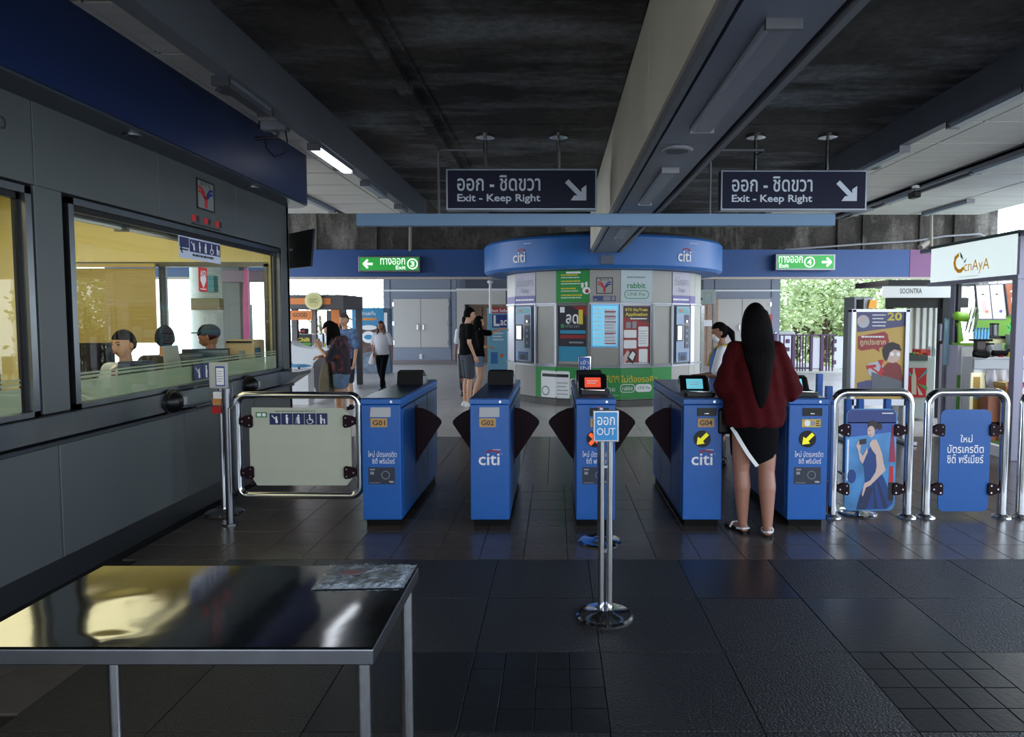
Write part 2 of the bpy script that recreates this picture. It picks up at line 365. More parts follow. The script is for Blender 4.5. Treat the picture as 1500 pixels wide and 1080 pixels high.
# ------------------------------------------------------------------ floor
grout = M('floor grout', (30, 29, 29), 0.8)
tileb = M('brown floor tile', (84, 76, 70), 0.24, noise=0.10, scale=5, bump=0.05, bscale=30, rnd=0.13, spec=0.6)
granr = M('rough granite', (43, 44, 46), 0.42, noise=0.5, scale=70, bump=0.5, bscale=90, rnd=0.10, spec=0.5)
grans = M('smooth dark granite', (36, 38, 41), 0.30, noise=0.3, scale=60, bump=0.06, bscale=40, rnd=0.1, spec=0.5)
farf = M('far floor tile', (205, 196, 190), 0.34, noise=0.10, scale=2.2, bump=0.03, bscale=12)  # paler than the brown-grey tile: daylight from the sides put into the colour
fl = struct('floor', bx((-9, -8, -0.25), (8.5, 27, -0.012)), grout)
def tile_mesh(a, b, mat, name='tile'):
    m = MB(); g = 0.0016; c = 0.002
    m.rings([[(g, g, -.012), (a-g, g, -.012), (a-g, b-g, -.012), (g, b-g, -.012)], [(g, g, -c), (a-g, g, -c), (a-g, b-g, -c), (g, b-g, -c)],
             [(g+c, g+c, 0), (a-g-c, g+c, 0), (a-g-c, b-g-c, 0), (g+c, b-g-c, 0)]])
    return m
def lay(proto, pts):
    for i, (x, y) in enumerate(pts):
        o = proto if i == 0 else proto.copy()
        if i: C.objects.link(o); o.parent = fl
        o.location = (x, y, (i*37 % 5)*0.0002)
T = 0.293
pts = [(-2.93+T*(.27)+T*i, 4.40+T*j) for j in range(7) for i in range(28)]+[(-2.15-T*(k+1), 4.40-T*(j+1)) for k in range(2) for j in range(6)]
lay(tile_mesh(T, T, tileb).build('tile', tileb, fl), pts)
st = MB()
def stile(a, b, x, y):
    g = .0025; st.box((x+g, y+g, -.012), (x+a-g, y+b-g, -.0008))
for j in range(7, 16):
    for i in range(38): stile(T, T, -3.3+T*i, 4.40+T*j)
for j in range(0, 7):
    for i in range(28, 38): stile(T, T, -2.93+T*.27+T*i, 4.40+T*j)
o = st.build('tile', tileb, fl); o['kind'] = 'stuff'
A, B = 0.59, 0.625
cols = [0.80-A*5+A*i for i in range(12)]; rows = [4.40-B*(j+1) for j in range(3)]
patch = {(3, 2), (6, 2)}
pr = []; psm = []
for i, x in enumerate(cols):
    for j, y in enumerate(rows):
        if (i, j) in patch: continue
        (pr if (i*7+j*3) % 5 else psm).append((x, y))
lay(tile_mesh(A, B, granr).build('slab', granr, fl), pr)
lay(tile_mesh(A, B, grans).build('slab', grans, fl), psm)
lay(tile_mesh(A/4, B/4, grans).build('small_tile', grans, fl), [(cols[3]+A/4*i, rows[2]+B/4*j) for i in range(4) for j in range(4)])
lay(tile_mesh(A/4, B/4, grans).build('small_tile', grans, fl), [(cols[6]+A/4*i, rows[2]+B/4*j) for i in range(4) for j in range(4)])
st = MB()
for j in range(-16, 0):
    for i in range(-1, 12): stile(A, B, cols[0]+A*i, 2.525+B*j)
o = st.build('slab', granr, fl); o['kind'] = 'stuff'
st = MB(); yy = 4.40+T*16
while yy < 26.8:
    x = -9.0
    while x < 8.4: stile(0.6, 0.6, x, yy); x += 0.6
    yy += 0.6
o = st.build('tile', farf, fl); o['kind'] = 'stuff'
st = MB(); stile(9.2-3.3-.0, 4.6, -9, 4.4); o = st.build('slab', farf, fl)
# ground far below, trees
struct('ground', bx((-90, -40, -8.2), (90, 150, -8)), M('ground', (120, 124, 110), 0.9, noise=0.2, scale=0.2))
# ================================================================== THE BOOTH
bw = M('booth grey panel', (74, 80, 82), 0.42, noise=0.04, scale=1.5)
bframe = M('booth frame steel', (120, 124, 130), 0.28, 1.0, noise=0.08, scale=6)
yel = M('booth interior', (224, 214, 158), 0.6)
XB = -2.93
wl = struct('wall_left', MB().box((-3.03, 0, 0.0), (XB-.02, 7.55, 1.03)).box((-3.03, 0, 2.31), (XB-.02, 7.55, 3.30)).box((-3.03, 3.84, 1.03), (XB-.02, 4.13, 2.31)).box((-3.03, 7.30, 1.03), (XB-.02, 7.55, 2.31)).box((-3.03, -1, 0), (XB-.02, 0.6, 3.3)), blackm)
for a, b in ((-1, 1.6), (1.6, 3.99), (3.99, 5.35), (5.35, 6.6), (6.6, 7.55)):
    bx((XB-.03, a+.004, 0.16), (XB, b-.004, 0.86), .006).build('panel', bw, wl)
for a, b in ((-1, 1.2), (1.2, 2.5), (2.5, 3.89), (3.89, 5.1), (5.1, 6.33), (6.33, 7.55)):
    bx((XB-.03, a+.003, 2.33), (XB, b-.003, 2.86), .005).build('panel', bw, wl)
for a, b in ((3.88, 4.10), (7.34, 7.55)):
    bx((XB-.03, a, 1.03), (XB, b, 2.33), .005).build('panel', bw, wl)
bx((XB-.05, -1, 0), (XB-.01, 7.55, 0.16)).build('plinth', M('plinth dark', (24, 26, 30), 0.5), wl)
# sill band, its folded end
bx((XB-.02, -1, 0.88), (XB+.035, 7.5, 1.025), .008).build('sill_band', bframe, wl)
bx((XB-.02, -1, 0.845), (XB+.05, 7.5, 0.872), .005).build('sill_rail', M('rail grey', (58, 62, 70), 0.4, 0.5), wl)
MB().prism([(XB, 7.15, 1.02), (XB+.22, 7.15, 1.02), (XB+.22, 7.15, 0.985), (XB, 7.15, 0.84)], (0, 0.38, 0)).build('end_shelf', bframe, wl)
bx((XB-.02, 7.5, 0.0), (XB, 7.56, 2.86)).build('corner_post', bw, wl)
frost = M('frosted film', (176, 190, 172), 0.5, alpha=0.6)
gl = glassmat('booth glass', (0.94, 0.95, 0.90), 0.03)
for k, (y0, y1) in enumerate(((0.7, 3.84), (4.13, 7.30))):
    wn = struct('window_%d' % (k+1), MB().box((XB-.06, y0, 2.27), (XB+.015, y1, 2.31)).box((XB-.06, y0, 1.03), (XB+.015, y1, 1.06)).box((XB-.06, y0, 1.03), (XB+.015, y0+.045, 2.31)).box((XB-.06, y1-.045, 1.03), (XB+.015, y1, 2.31)), bframe)
    bx((XB-.035, y0+.04, 1.055), (XB-.027, y1-.04, 2.275)).build('pane', gl, wn)
    MB().box((XB-.045, y0+.03, 2.235), (XB-.02, y1-.03, 2.275)).box((XB-.045, y1-.065, 1.05), (XB-.02, y1-.04, 2.27)).build('gasket', black, wn)
    fb = MB().box((XB-.041, y0+.05, 1.06), (XB-.037, y1-.07, 1.195)).box((XB-.041, y0+.05, 1.207), (XB-.037, y1-.07, 1.222)).box((XB-.041, y0+.05, 1.232), (XB-.037, y1-.07, 1.244))
    fb.build('frosted_film', frost, wn)
# fascia with rounded end
fb_ = M('fascia blue', (9, 36, 84), 0.42, noise=0.04, scale=1)
pf = [(-2.68, -1.0)]+[(-2.68-0.22+0.22*math.cos(R(a)), 7.42+0.22*math.sin(R(a))) for a in range(0, 91, 15)]+[(-6.5, 7.64), (-6.5, 7.55), (-3.0, 7.55), (-3.0, -1)]
tf = struct('trim_4', MB().prism([(x, y, 2.81) for x, y in pf], (0, 0, 0.52)), fb_, 30)
pf2 = [(x-.02, y-.02) for x, y in pf]
MB().prism([(x, y, 2.795) for x, y in pf2], (0, 0, 0.02)).build('soffit', M('soffit dark', (60, 66, 78), 0.35), tf)
for y in (3.0, 4.6, 6.4):
    dl = MB().lathe((-2.80, y, 2.783), [(0.0, 0.012), (.035, 0.010), (.045, 0), (.06, 0), (.06, .014), (0, .014)])
    single('downlight', dl, dsteel, {3.0: 'round recessed downlight in the booth fascia soffit, the one nearest the table', 4.6: 'round recessed downlight in the booth fascia soffit, over the big booth window', 6.4: 'round recessed downlight in the booth fascia soffit, beside the logo panel'}[y], 'lamp', 'downlights under the booth fascia', 40)
# booth inside
struct('wall_booth', MB().box((-6.5, -1, 0), (-6.4, 7.5, 3.3)).box((-6.4, -1.1, 0), (-2.95, -1, 3.3)), yel)
struct('floor_booth', bx((-6.4, -1, -.01), (-3.03, 7.5, 0.02)), M('booth floor', (120, 110, 90), 0.6))
struct('ceiling_booth', bx((-6.4, -1, 2.95), (-3.03, 7.5, 3.0)), yel)
e0, e1 = P(105, 467, 7.45).x, P(396, 467, 7.45).x
we = struct('wall_booth_end', MB().box((-6.4, 7.42, 0), (-3.03, 7.5, 0.9)).box((-6.4, 7.42, 2.17), (-3.03, 7.5, 2.95)).box((-6.4, 7.42, .9), (e0, 7.5, 2.17)).box((e1, 7.42, .9), (-3.03, 7.5, 2.17)), yel)
wn = struct('window_3', MB().box((e0, 7.40, 2.14), (e1, 7.50, 2.19)).box((e0, 7.40, .9), (e1, 7.50, .95)).box((e0, 7.40, .9), (e0+.04, 7.50, 2.17)).box((e1-.04, 7.40, .9), (e1, 7.50, 2.17)).box((P(233, 467, 7.4).x, 7.42, .9), (P(237, 467, 7.4).x, 7.50, 2.17)), bframe)
bx((e0+.04, 7.45, .95), (e1-.04, 7.456, 2.14)).build('pane', glassmat('end glass', (.93, .95, .93), 0.05), wn)
# venetian blind
bl = thing('venetian_blind', 'pale yellow venetian blind half lowered inside the booth end window', 'blind', (P(168, 467, 7.36).x, 7.36, 2.15))
slat = M('blind slat', (186, 168, 108), 0.5)
xa, xb = P(107, 467, 7.36).x, P(230, 467, 7.36).x
bx((xa, 7.34, 2.13), (xb, 7.38, 2.17)).build('headrail', slat, bl)
z = 2.12; first = None; zb = P(170, 500, 7.36).z
while z > zb:
    if first is None:
        first = MB().prism([(xa, 7.352, z-.018), (xa, 7.364, z), (xa, 7.3655, z-.001), (xa, 7.3535, z-.019)], (xb-xa, 0, 0)).build('slat', slat, bl); z0 = z
    else:
        o = first.copy(); C.objects.link(o); o.location = (0, 0, z-z0)
    z -= 0.0165
bx((xa, 7.35, zb-.02), (xb, 7.37, zb)).build('bottom_rail', slat, bl)
# tube lamps inside booth near the window top
tl = thing('tube_lamp', 'unlit steel tube lamp inside the top of the big booth window', 'lamp', (-3.1, 4.9, 2.24))
bx((-3.13, 4.25, 2.235), (-3.06, 5.9, 2.262), .005).build('housing', dsteel, tl)
MB().tube([(-3.095, 4.3, 2.222), (-3.095, 5.85, 2.222)], .012, 10).build('tube', white, tl)
for yy in (4.9, 5.85): bx((-3.14, yy, 2.20), (-3.05, yy+.03, 2.25)).build('bracket', dsteel, tl)
tl = single('dome_camera', MB().lathe((-3.1, 6.02, 2.17), [(0, 0), (.02, .008), (.03, .03), (.03, .05), (.02, .06), (.015, .1), (0, .1)]), dsteel, 'small dome camera hanging inside the booth window beside the tube lamp', 'camera', smooth=40)
# desk and things on it
dk = thing('desk', 'long booth desk running under the big window', 'desk', (-3.3, 5.7, 0))
bx((-3.38, 4.0, 0.86), (-3.06, 7.3, 0.90), .005).build('desktop', M('desk top', (190, 176, 140), 0.5), dk)
bx((-3.12, 4.0, 0.02), (-3.08, 7.3, 0.86)).build('modesty_panel', yel, dk)
for y in (4.05, 5.6, 7.2): bx((-3.36, y, 0.02), (-3.12, y+.05, .86)).build('leg_panel', yel, dk)
sd_ = thing('side_desk', 'booth side desk against the end window under the venetian blind', 'desk', (-4.9, 7.0, 0))
bx((-5.6, 6.65, 0.86), (-4.1, 7.36, 0.90), .005).build('desktop', M('desk top', (0, 0, 0)), sd_)
for x in (-5.55, -4.2): bx((x, 6.7, .02), (x+.05, 7.3, .86)).build('leg_panel', yel, sd_)
def monitor(lab, c, wd, hg, yaw, mat=black, back=True, group=None, z0=0.90):
    t = thing('computer_monitor', lab, 'monitor', (c[0], c[1], z0), group)
    MB().lathe((c[0], c[1], z0), [(0.0, 0), (.10, 0), (.10, .01), (.03, .015), (0.0, .016)]).build('base', mat, t, 40)
    bx((c[0]-.02, c[1]-.012, z0+.01), (c[0]+.02, c[1]+.012, z0+.14)).build('neck', mat, t)
    bx((c[0]-wd/2, c[1]-.02, z0+.10), (c[0]+wd/2, c[1]+.02, z0+.10+hg), .008).build('casing', mat, t)
    bx((c[0]-wd/2+.015, c[1]-.023, z0+.115), (c[0]+wd/2-.015, c[1]-.019, z0+.085+hg)).build('screen', M('screen off', (12, 14, 20), 0.15), t)
    t.rotation_euler.z = yaw; return t
monitor('black monitor on the booth desk under the venetian blind', (-4.62, 6.82), .38, .34, R(8))
monitor('dark monitor standing in front of the woman in black in the booth', (-3.22, 5.93), .30, .28, R(60), M('charcoal plastic', (40, 42, 48), .5))
monitor('dark wide monitor in front of the cap wearer in the booth', (-3.26, 6.36), .40, .30, R(30))
monitor('small grey monitor at the far end of the booth desk', (-3.28, 6.95), .22, .22, R(30), M('grey plastic', (110, 112, 112), .5))
bx_ = bx
d = thing('ticket_terminal', 'navy ticket terminal with its back to the glass in front of the seated man', 'terminal', (-3.13, 5.05, .9))
MB().prism([(-3.09, 4.92, .90), (-3.09, 5.26, .90), (-3.09, 5.25, 1.26), (-3.09, 4.95, 1.27)], (-.09, 0, 0)).build('body', M('terminal navy', (28, 44, 78), .5), d)
bx((-3.2, 4.9, .9), (-3.08, 5.28, .93), .004).build('base', black, d)
def standup(lab, y, x, wd, hg, mat, tilt=.05):
    o = MB().prism([(x, y, .9), (x, y+wd, .9), (x-tilt, y+wd*.92, .9+hg), (x-tilt, y+wd*.12, .9+hg)], (-.012, 0, 0)); return single('sign_holder', o, mat, lab, 'sign holder', 'sign holders behind the booth glass')
standup('pale grey sign holder on the desk left of the dark wide monitor', 5.45, -3.1, .26, .46, M('holder grey', (150, 152, 150), .5))
standup('teal sign holder low on the desk beside the pale grey one', 5.85, -3.08, .16, .22, M('holder teal', (120, 160, 150), .5), .02)
standup('wide grey green sign holder on the desk before the dark wide monitor', 6.05, -3.1, .32, .33, M('holder green', (88, 112, 108), .5))
standup('slim grey sign holder near the far end of the booth desk', 6.75, -3.09, .15, .36, M('holder grey', (150, 152, 150), .5))
standup('blue sign holder at the very end of the booth desk', 7.05, -3.09, .12, .38, M('holder blue', (40, 84, 130), .5), .01)
p = thing('printer', 'beige box printer standing on a ledge in the far corner of the booth', 'printer', (-3.25, 7.2, .9))
bx((-3.42, 7.05, .9), (-3.12, 7.32, 1.36), .015).build('body', M('printer beige', (190, 170, 135), .5), p)
bx((-3.40, 7.04, 1.33), (-3.14, 7.06, 1.35)).build('paper_slot', black, p)
p = thing('desk_phone', 'dark desk phone on the near end of the long booth desk', 'phone', (-3.3, 4.45, .9))
bx((-3.40, 4.36, .9), (-3.22, 4.52, .95), .01).build('body', black, p)
MB().tube([(-3.37, 4.37, .96), (-3.37, 4.39, .98), (-3.37, 4.49, .98), (-3.37, 4.51, .96)], .016, 8).build('handset', black, p, True)
ch = thing('office_chair', 'black high backed office chair behind the seated booth man', 'chair', (-4.8, 5.8, 0.02))
bx((-5.02, 5.6, .44), (-4.58, 6.04, .52), .03).build('seat', black, ch)
bx((-5.0, 5.58, .55), (-4.6, 5.66, 1.28), .03).build('backrest', black, ch)
MB().cyl((-4.8, 5.82), .025, .08, .45).build('column', dsteel, ch)
for k in range(5): a = 2*PI*k/5; MB().tube([(-4.8, 5.82, .09), (-4.8+.28*math.cos(a), 5.82+.28*math.sin(a), .05)], .02, 8).build('leg', black, ch)
# view through the far glass of the booth: column, boards, partly reflections in the glass
for px0, px1, nm in ((284, 322, 'a'),):
    c0 = P(303, 467, 11.5); struct('column', MB().cyl((c0.x, 11.5), .24, 0, 3.36, 32), M('white column', (212, 218, 224), .4), 60)
o = single('teal_panel', bx((P(284, 467, 11).x, 11.2, P(0, 427, 11).z), (P(306, 467, 11).x, 11.34, P(0, 403, 11).z), .005), M('teal', (24, 120, 142), .4), 'teal signboard high beside the white column behind the booth', 'sign')
o = single('tan_board', bx((P(278, 467, 11.1).x, 11.15, P(0, 454, 11.1).z), (P(320, 467, 11.1).x, 11.3, P(0, 437, 11.1).z), .005), M('tan board', (120, 106, 78), .5), 'brown board across the white column behind the booth', 'board')
o = struct('post', bx((P(236, 467, 10.5).x, 10.5, 0), (P(242, 467, 10.5).x, 10.6, 3.3)), white)
mg = M('magenta', (226, 96, 178), .5)
bn = thing('feather_banner', 'pink feather banner seen through the booth end window', 'banner', (P(362, 467, 10).x, 10, 0))
MB().tube([(P(366, 467, 10).x, 10, 0), (P(366, 467, 10).x, 10, 2.35)], .012, 8).build('pole', dsteel, bn)
fpoly(Fr((0, 10, 0)), [(P(px, py, 10).x, P(px, py, 10).z) for px, py in ((357, 500), (366, 503), (366, 398), (358, 392), (356, 440))], 0, .01).build('flag', mg, bn)
MB().cyl((P(366, 467, 10).x, 10), .2, 0, .04).build('base', dsteel, bn)
struct('wall_outside_reflected', bx((P(323, 467, 12.6).x, 12.6, 0), (P(352, 467, 12.6).x, 12.8, 3.36)), M('outer reflection grey', (104, 108, 112), .6))  # dark grey upright, partly a glass reflection built as a solid wall
struct('trim_5', bx((P(322, 467, 12.4).x, 12.4, P(0, 413, 12.4).z), (P(404, 467, 12.4).x, 12.58, P(0, 396, 12.4).z)), M('mauve canopy reflection', (124, 100, 122), .5))  # mauve strip, partly a reflection in the booth glass given solid form
struct('wall_annex_reflected', bx((-9, 20, 0), (P(292, 467, 20).x, 20.3, P(0, 446, 20).z)), M('annex reflection pale', (150, 160, 168), .6))  # pale block, partly a glass reflection modelled as a building
# logo and notices on the booth
fx = Fr((XB, 0, 0), (0, 1, 0), (0, 0, 1))
def wq(px, py, X=XB): p = PXp(px, py, X); return (p.y, p.z)
red = M('red print', (190, 34, 40), .5); blu = M('blue print', (30, 50, 130), .5); ink = M('black print', (18, 18, 20), .5); wht = M('white print', (232, 234, 236), .5); gry = M('grey print', (140, 142, 148), .5)
def logo(fr, x0, y0, x1, y1, parent, bg_=None, letters=True):
    W_, H_ = x1-x0, y1-y0
    def q(u, v): return (x0+u*W_, y0+v*H_)
    if bg_: frect(fr, x0, y0, x1, y1, .001, .003).build('face', bg_, parent)
    fm = MB(); t = W_*.05
    for r_ in ((0, 0, 1, t/H_), (0, 1-t/H_, 1, 1), (0, 0, .05, 1), (.95, 0, 1, 1)): frect(fr, *q(r_[0], r_[1]), *q(r_[2], r_[3]), .001, .006, fm)
    fm.build('border', ink, parent)
    for m, sx in ((red, 1), (blu, -1)):
        s_ = MB()
        for off in (0, .13):
            pts = [(.10, .72-off), (.26, .70-off), (.40, .56-off), (.46+off*.6, .40), (.46+off*.6, .10)] if sx == 1 else [(.90, .72-off), (.74, .70-off), (.60, .56-off), (.54-off*.6, .40), (.54-off*.6, .30)]
            stroke(fr, [q(*p) for p in pts], W_*.075, .003+(.001 if sx == 1 else 0), .005+(.001 if sx == 1 else 0), s_)
        s_.build('stroke', m, parent)
    if letters: text(fr, 'BTS', *q(.22, .80), *q(.78, .91), mat=ink, parent=parent)
a = wq(288, 309); b = wq(315, 0); y0, y1 = wq(288, 290)[0], wq(313.5, 290)[0]
lg = thing('station_emblem', 'framed red and blue station emblem on the booth wall above the window', 'emblem', (XB, (y0+y1)/2, 2.45))
logo(fx, y0, wq(288, 305)[1], y1, wq(288, 260)[1], lg, M('emblem ground', (120, 124, 124), .5))
nt_ = thing('wall_notice', 'small row of dark red station notices under the booth emblem', 'notice', (XB, y0, 2.33))
yy = wq(280, 312)[0]; zt = 2.37
for k in range(3):
    frect(fx, yy+.19*k, zt-.0, yy+.19*k+.07, zt+.05).build('label', red, nt_); frect(fx, yy+.19*k+.075, zt, yy+.19*k+.12, zt+.05).build('label', ink, nt_)
tlines(fx, yy, zt-.035, yy+.5, zt-.01, 1, MB(), .6, .001, .003).build('lettering', ink, nt_)
text(fx, 'ว', wq(0, 190)[0], wq(0, 188)[1], wq(8, 190)[0], wq(6, 172)[1], name='lettering', mat=ink, parent=wl)
# pictograms
def picto(fr, x0, y0, s, kind, parent, name='pictogram'):
    t = frect(fr, x0, y0, x0+s, y0+s*1.05, .003, .005).build(name, M('pictogram navy', (22, 34, 86), .45), parent)
    m = MB(); q = lambda u, v: (x0+u*s, y0+v*s)
    def c(u, v, r_): fpoly(fr, circ(*q(u, v), r_*s, n=10), .005, .007, m)
    def p(*pp): fpoly(fr, [q(*z_) for z_ in pp], .005, .007, m)
    if kind == 0: c(.62, .68, .09); p((.52, .58), (.70, .58), (.76, .15), (.56, .15)); p((.2, .8), (.5, .5), (.54, .56), (.26, .84)); c(.25, .82, .06)
    if kind == 1: c(.5, .84, .09); p((.42, .74), (.56, .74), (.66, .5), (.6, .4), (.6, .1), (.46, .1), (.42, .4))
    if kind == 2: c(.5, .84, .09); p((.36, .74), (.58, .74), (.62, .1), (.42, .1)); p((.3, .6), (.34, .6), (.28, .1), (.25, .1)); p((.42, .7), (.27, .58), (.3, .54), (.44, .62))
    if kind == 3:
        c(.45, .86, .08); p((.4, .76), (.5, .76), (.54, .5), (.72, .5), (.8, .2), (.72, .18), (.66, .42), (.42, .42))
        stroke(fr, [q(.46+.26*math.cos(R(a_)), .32+.24*math.sin(R(a_))) for a_ in range(120, 400, 30)], .05*s, .005, .007, m)
    if kind == 4: c(.4, .84, .08); p((.34, .74), (.48, .74), (.5, .1), (.34, .1)); p((.5, .6), (.66, .42), (.62, .38), (.48, .52)); c(.72, .5, .06); p((.67, .43), (.78, .43), (.78, .1), (.67, .1))
    m.build('figure', wht, t)
py_ = wq(266, 345)[0]; pz = wq(266, 376)[1]
fg = Fr((XB-.024, 0, 0), (0, 1, 0), (0, 0, 1))
w0, w1 = wq(266, 360)[0], wq(326, 360)[0]; zt, zb_ = wq(266, 344)[1], wq(266, 377)[1]
nn = thing('window_notice', 'blue and white notice with five pictograms at the top of the booth window', 'notice', (XB, (w0+w1)/2, zt))
frect(fg, w0, zb_, w1, zt, 0, .003).build('sheet', M('sheet pale', (190, 200, 222), .5), nn)
s_ = (w1-w0)*.145
for k in range(5): picto(fg, w0+(w1-w0)*.24+k*s_*1.05, zt-s_*1.2, s_, k, nn)
frect(fg, w0+.01, zt-.09, w0+(w1-w0)*.22, zt-.01, .003, .005).build('blue_block', M('pictogram navy', (0, 0, 0)), nn)
stroke(fg, [(w0+.02, zb_+.07), (w0+.13, zb_+.07)], .012, .003, .005, stroke(fg, [(w0+.05, zb_+.10), (w0+.02, zb_+.07), (w0+.05, zb_+.04)], .012, .003, .005)).build('arrow', ink, nn)
tlines(fg, w0+(w1-w0)*.3, zb_+.02, w1-.03, zb_+.09, 2, MB(), .5).build('lettering', ink, nn)
a0, a1 = wq(295, 410)[0], wq(307.5, 410)[0]; zt, zb_ = wq(300, 392)[1], wq(300, 427)[1]
nn = thing('defibrillator_sign', 'narrow red AED sticker with a heart on the booth window', 'sign', (XB, a0, zt))
frect(fg, a0, zb_, a1, zt, 0, .003).build('sheet', M('aed red', (214, 40, 34), .5), nn)
text(fg, 'AED', a0+.02, zt-.07, a1-.02, zt-.025, mat=wht, parent=nn, bold=.02)
cx, cz = (a0+a1)/2, (zt+zb_)/2-.01
fpoly(fg, [(cx, cz-.06), (cx+.045, cz), (cx+.045, cz+.03), (cx+.02, cz+.045), (cx, cz+.03), (cx-.02, cz+.045), (cx-.045, cz+.03), (cx-.045, cz)], .003, .005).build('heart', wht, nn)
tlines(fg, a0+.02, zb_+.01, a1-.02, zb_+.03, 1, MB()).build('lettering', wht, nn)
p0 = wq(288, 560)[0]; nn = thing('priority_sticker', 'row of three pictograms low on the booth window beside the post', 'sticker', (XB, p0, 1.1))
s_ = .125; zt = wq(290, 558)[1]
fgo = Fr((XB-.024, 0, 0), (0, 1, 0), (0, 0, 1))
for k in range(3): picto(fgo, p0+k*s_*1.06, zt, s_, k, nn)
# speaker domes, tray on the sill band
for yv, lab in ((wq(258, 590, -2.86)[0], 'black dome intercom on the booth sill under the seated man'), (wq(369, 562, -2.86)[0], 'black dome intercom on the booth sill behind the swing barrier')):
    t = thing('intercom', lab, 'intercom', (-2.88, yv, .96), 'dome intercoms on the booth sill')
    m = MB(); mm = Matrix.Rotation(PI/2, 3, 'Y')
    m.ell((-2.89, yv, .955), (.085, .085, .085), 20, 12).build('dome', black, t, True)
    MB().tube([(-2.90, yv, .95), (-2.885, yv, .95)], .10, 24).build('ring', M('ring black', (24, 24, 30), .3), t, 40)
    bx((-2.815, yv+.01, .93), (-2.80, yv+.05, .99), .004).build('grille', gry, t)
t = thing('document_tray', 'dark steel pass tray frame on the booth sill beside the intercom', 'tray', (-2.86, 5.7, .9))
y0, y1 = 5.35, 5.95
MB().tube([(-2.84, y0, .88), (-2.84, y1, .88), (-2.84, y1, 1.04), (-2.84, y0, 1.04)], .012, 8).build('rail', bframe, t)
bx((-2.9, y0, .88), (-2.83, y1, .89)).build('shelf', dsteel, t)
# wall monitor at the booth end
a = P(427, 467, 7.6).x; b_ = P(458, 467, 7.5).x
t = thing('wall_display', 'black flat display bracketed to the far corner of the booth', 'display', (a, 7.6, 2.3))
zq0, zq1 = P(440, 393, 7.6).z, P(440, 338, 7.6).z
MB().prism([(a-.05, 7.66, zq0), (b_-.04, 7.58, zq0+.02), (b_, 7.58, zq1+.02), (a-.05, 7.66, zq1-.03)], (0, .06, 0)).build('casing', black, t)
MB().tube([(a-.1, 7.6, (zq0+zq1)/2), (a+.05, 7.68, (zq0+zq1)/2)], .02, 8).build('bracket', dsteel, t)
# security camera on the fascia
def sec_camera(name, lab, c, s=1.0):
    t = thing(name, lab, 'camera', c); x, y, z = c
    MB().box((x-.16*s, y-.07*s, z), (x+.16*s, y+.07*s, z+.13*s), .02*s).build('housing', M('camera grey', (140, 144, 152), .45), t)
    MB().box((x-.18*s, y-.085*s, z+.125*s), (x+.18*s, y+.085*s, z+.145*s), .005).build('sunshield', M('camera grey', (0, 0, 0)), t)
    MB().tube([(x-.17*s, y-.02, z+.06*s), (x-.155*s, y-.02, z+.06*s)], .045*s, 16).build('lens', black, t)
    MB().tube([(x+.02, y, z), (x+.02, y, z-.07*s), (x-.30*s, y+.02, z-.09*s)], .022*s, 10).build('bracket', dsteel, t, True)
    MB().tube([(x+.12*s, y, z), (x+.14*s, y, z-.12*s), (x+.10*s, y, z-.26*s), (x-.02*s, y, z-.30*s), (x-.11*s, y, z-.2*s), (x-.13*s, y, z-.09*s)], .006, 8).build('cable', black, t, True)
c = P(402, 192, 6.2); sec_camera('security_camera', 'grey box security camera with a looped cable on the booth fascia', (max(c.x, -2.5), 6.2, c.z), .75)
# ================================================================== LIGHTS AND SIGNS OVERHEAD
lampw = M('lamp diffuser', (150, 158, 170), 0.35)
lit = M('lit tube', (245, 248, 255), 0.4, emit=2.2)
def batten(lab, x, y0, y1, z, wd, diff=lampw, group='tube lamps on the ceiling bulkheads', depth=.06, cat='lamp'):
    t = thing('ceiling_lamp', lab, cat, (x, (y0+y1)/2, z), group)
    bx((x-wd/2, y0, z-depth*.5), (x+wd/2, y1, z), .006).build('housing', M('lamp housing', (122, 128, 140), .4), t)
    MB().prism([(x-wd*.46, y0+.02, z-depth*.5), (x+wd*.46, y0+.02, z-depth*.5), (x+wd*.36, y0+.02, z-depth), (x-wd*.36, y0+.02, z-depth)], (0, y1-y0-.04, 0)).build('diffuser', diff, t)
    for y in (y0-.012, y1-.012): bx((x-wd/2-.004, y, z-depth-.004), (x+wd/2+.004, y+.024, z)).build('end_cap', dsteel, t)
    return t
def yb(px, py, z): return G(px, py, z).y
g1 = 'flush lamps along the clad middle beam'
batten('long lamp on the middle beam nearest the viewer', .85, yb(1140, 30, 2.69), yb(1035, 187, 2.69), 2.695, .13, M('beam lamp diffuser', (104, 112, 132), .3), group=g1, depth=.035)
batten('second lamp along the middle beam, just before the hanging signs', .85, yb(975, 247, 2.69), yb(948, 296, 2.69), 2.695, .12, M('beam lamp diffuser', (0, 0, 0)), group=g1, depth=.035)
batten('third lamp along the middle beam, just behind the hanging rail', .85, yb(921, 333, 2.69), yb(912, 346, 2.69), 2.695, .11, M('beam lamp diffuser', (0, 0, 0)), group=g1, depth=.035)
for xx, yy, zz, lab in ((.80, yb(1000, 220, 2.69), 2.695, 'round ceiling speaker on the middle beam between two lamps'), (-2.50, yb(318, 133, 3.33), 3.33, 'round ceiling speaker in the white ceiling above the blue booth fascia'), (-2.52, yb(487, 247, 3.33), 3.33, 'round ceiling speaker in the white ceiling past the booth corner'), (3.62, yb(1290, 245, 3.31), 3.31, 'round ceiling speaker in the right white ceiling by the bulkhead')):
    t = thing('ceiling_speaker', lab, 'speaker', (xx, yy, zz), 'round ceiling speakers')
    MB().lathe((xx, yy, zz), [(0, -.012), (.07, -.012), (.095, -.014), (.105, -.006), (.105, 0), (0, 0)]).build('rim', M('speaker rim', (140, 144, 154), .4), t, 30)
    MB().cyl((xx, yy), .075, zz-.016, zz-.012).build('grille', M('speaker grille', (92, 96, 108), .6), t)
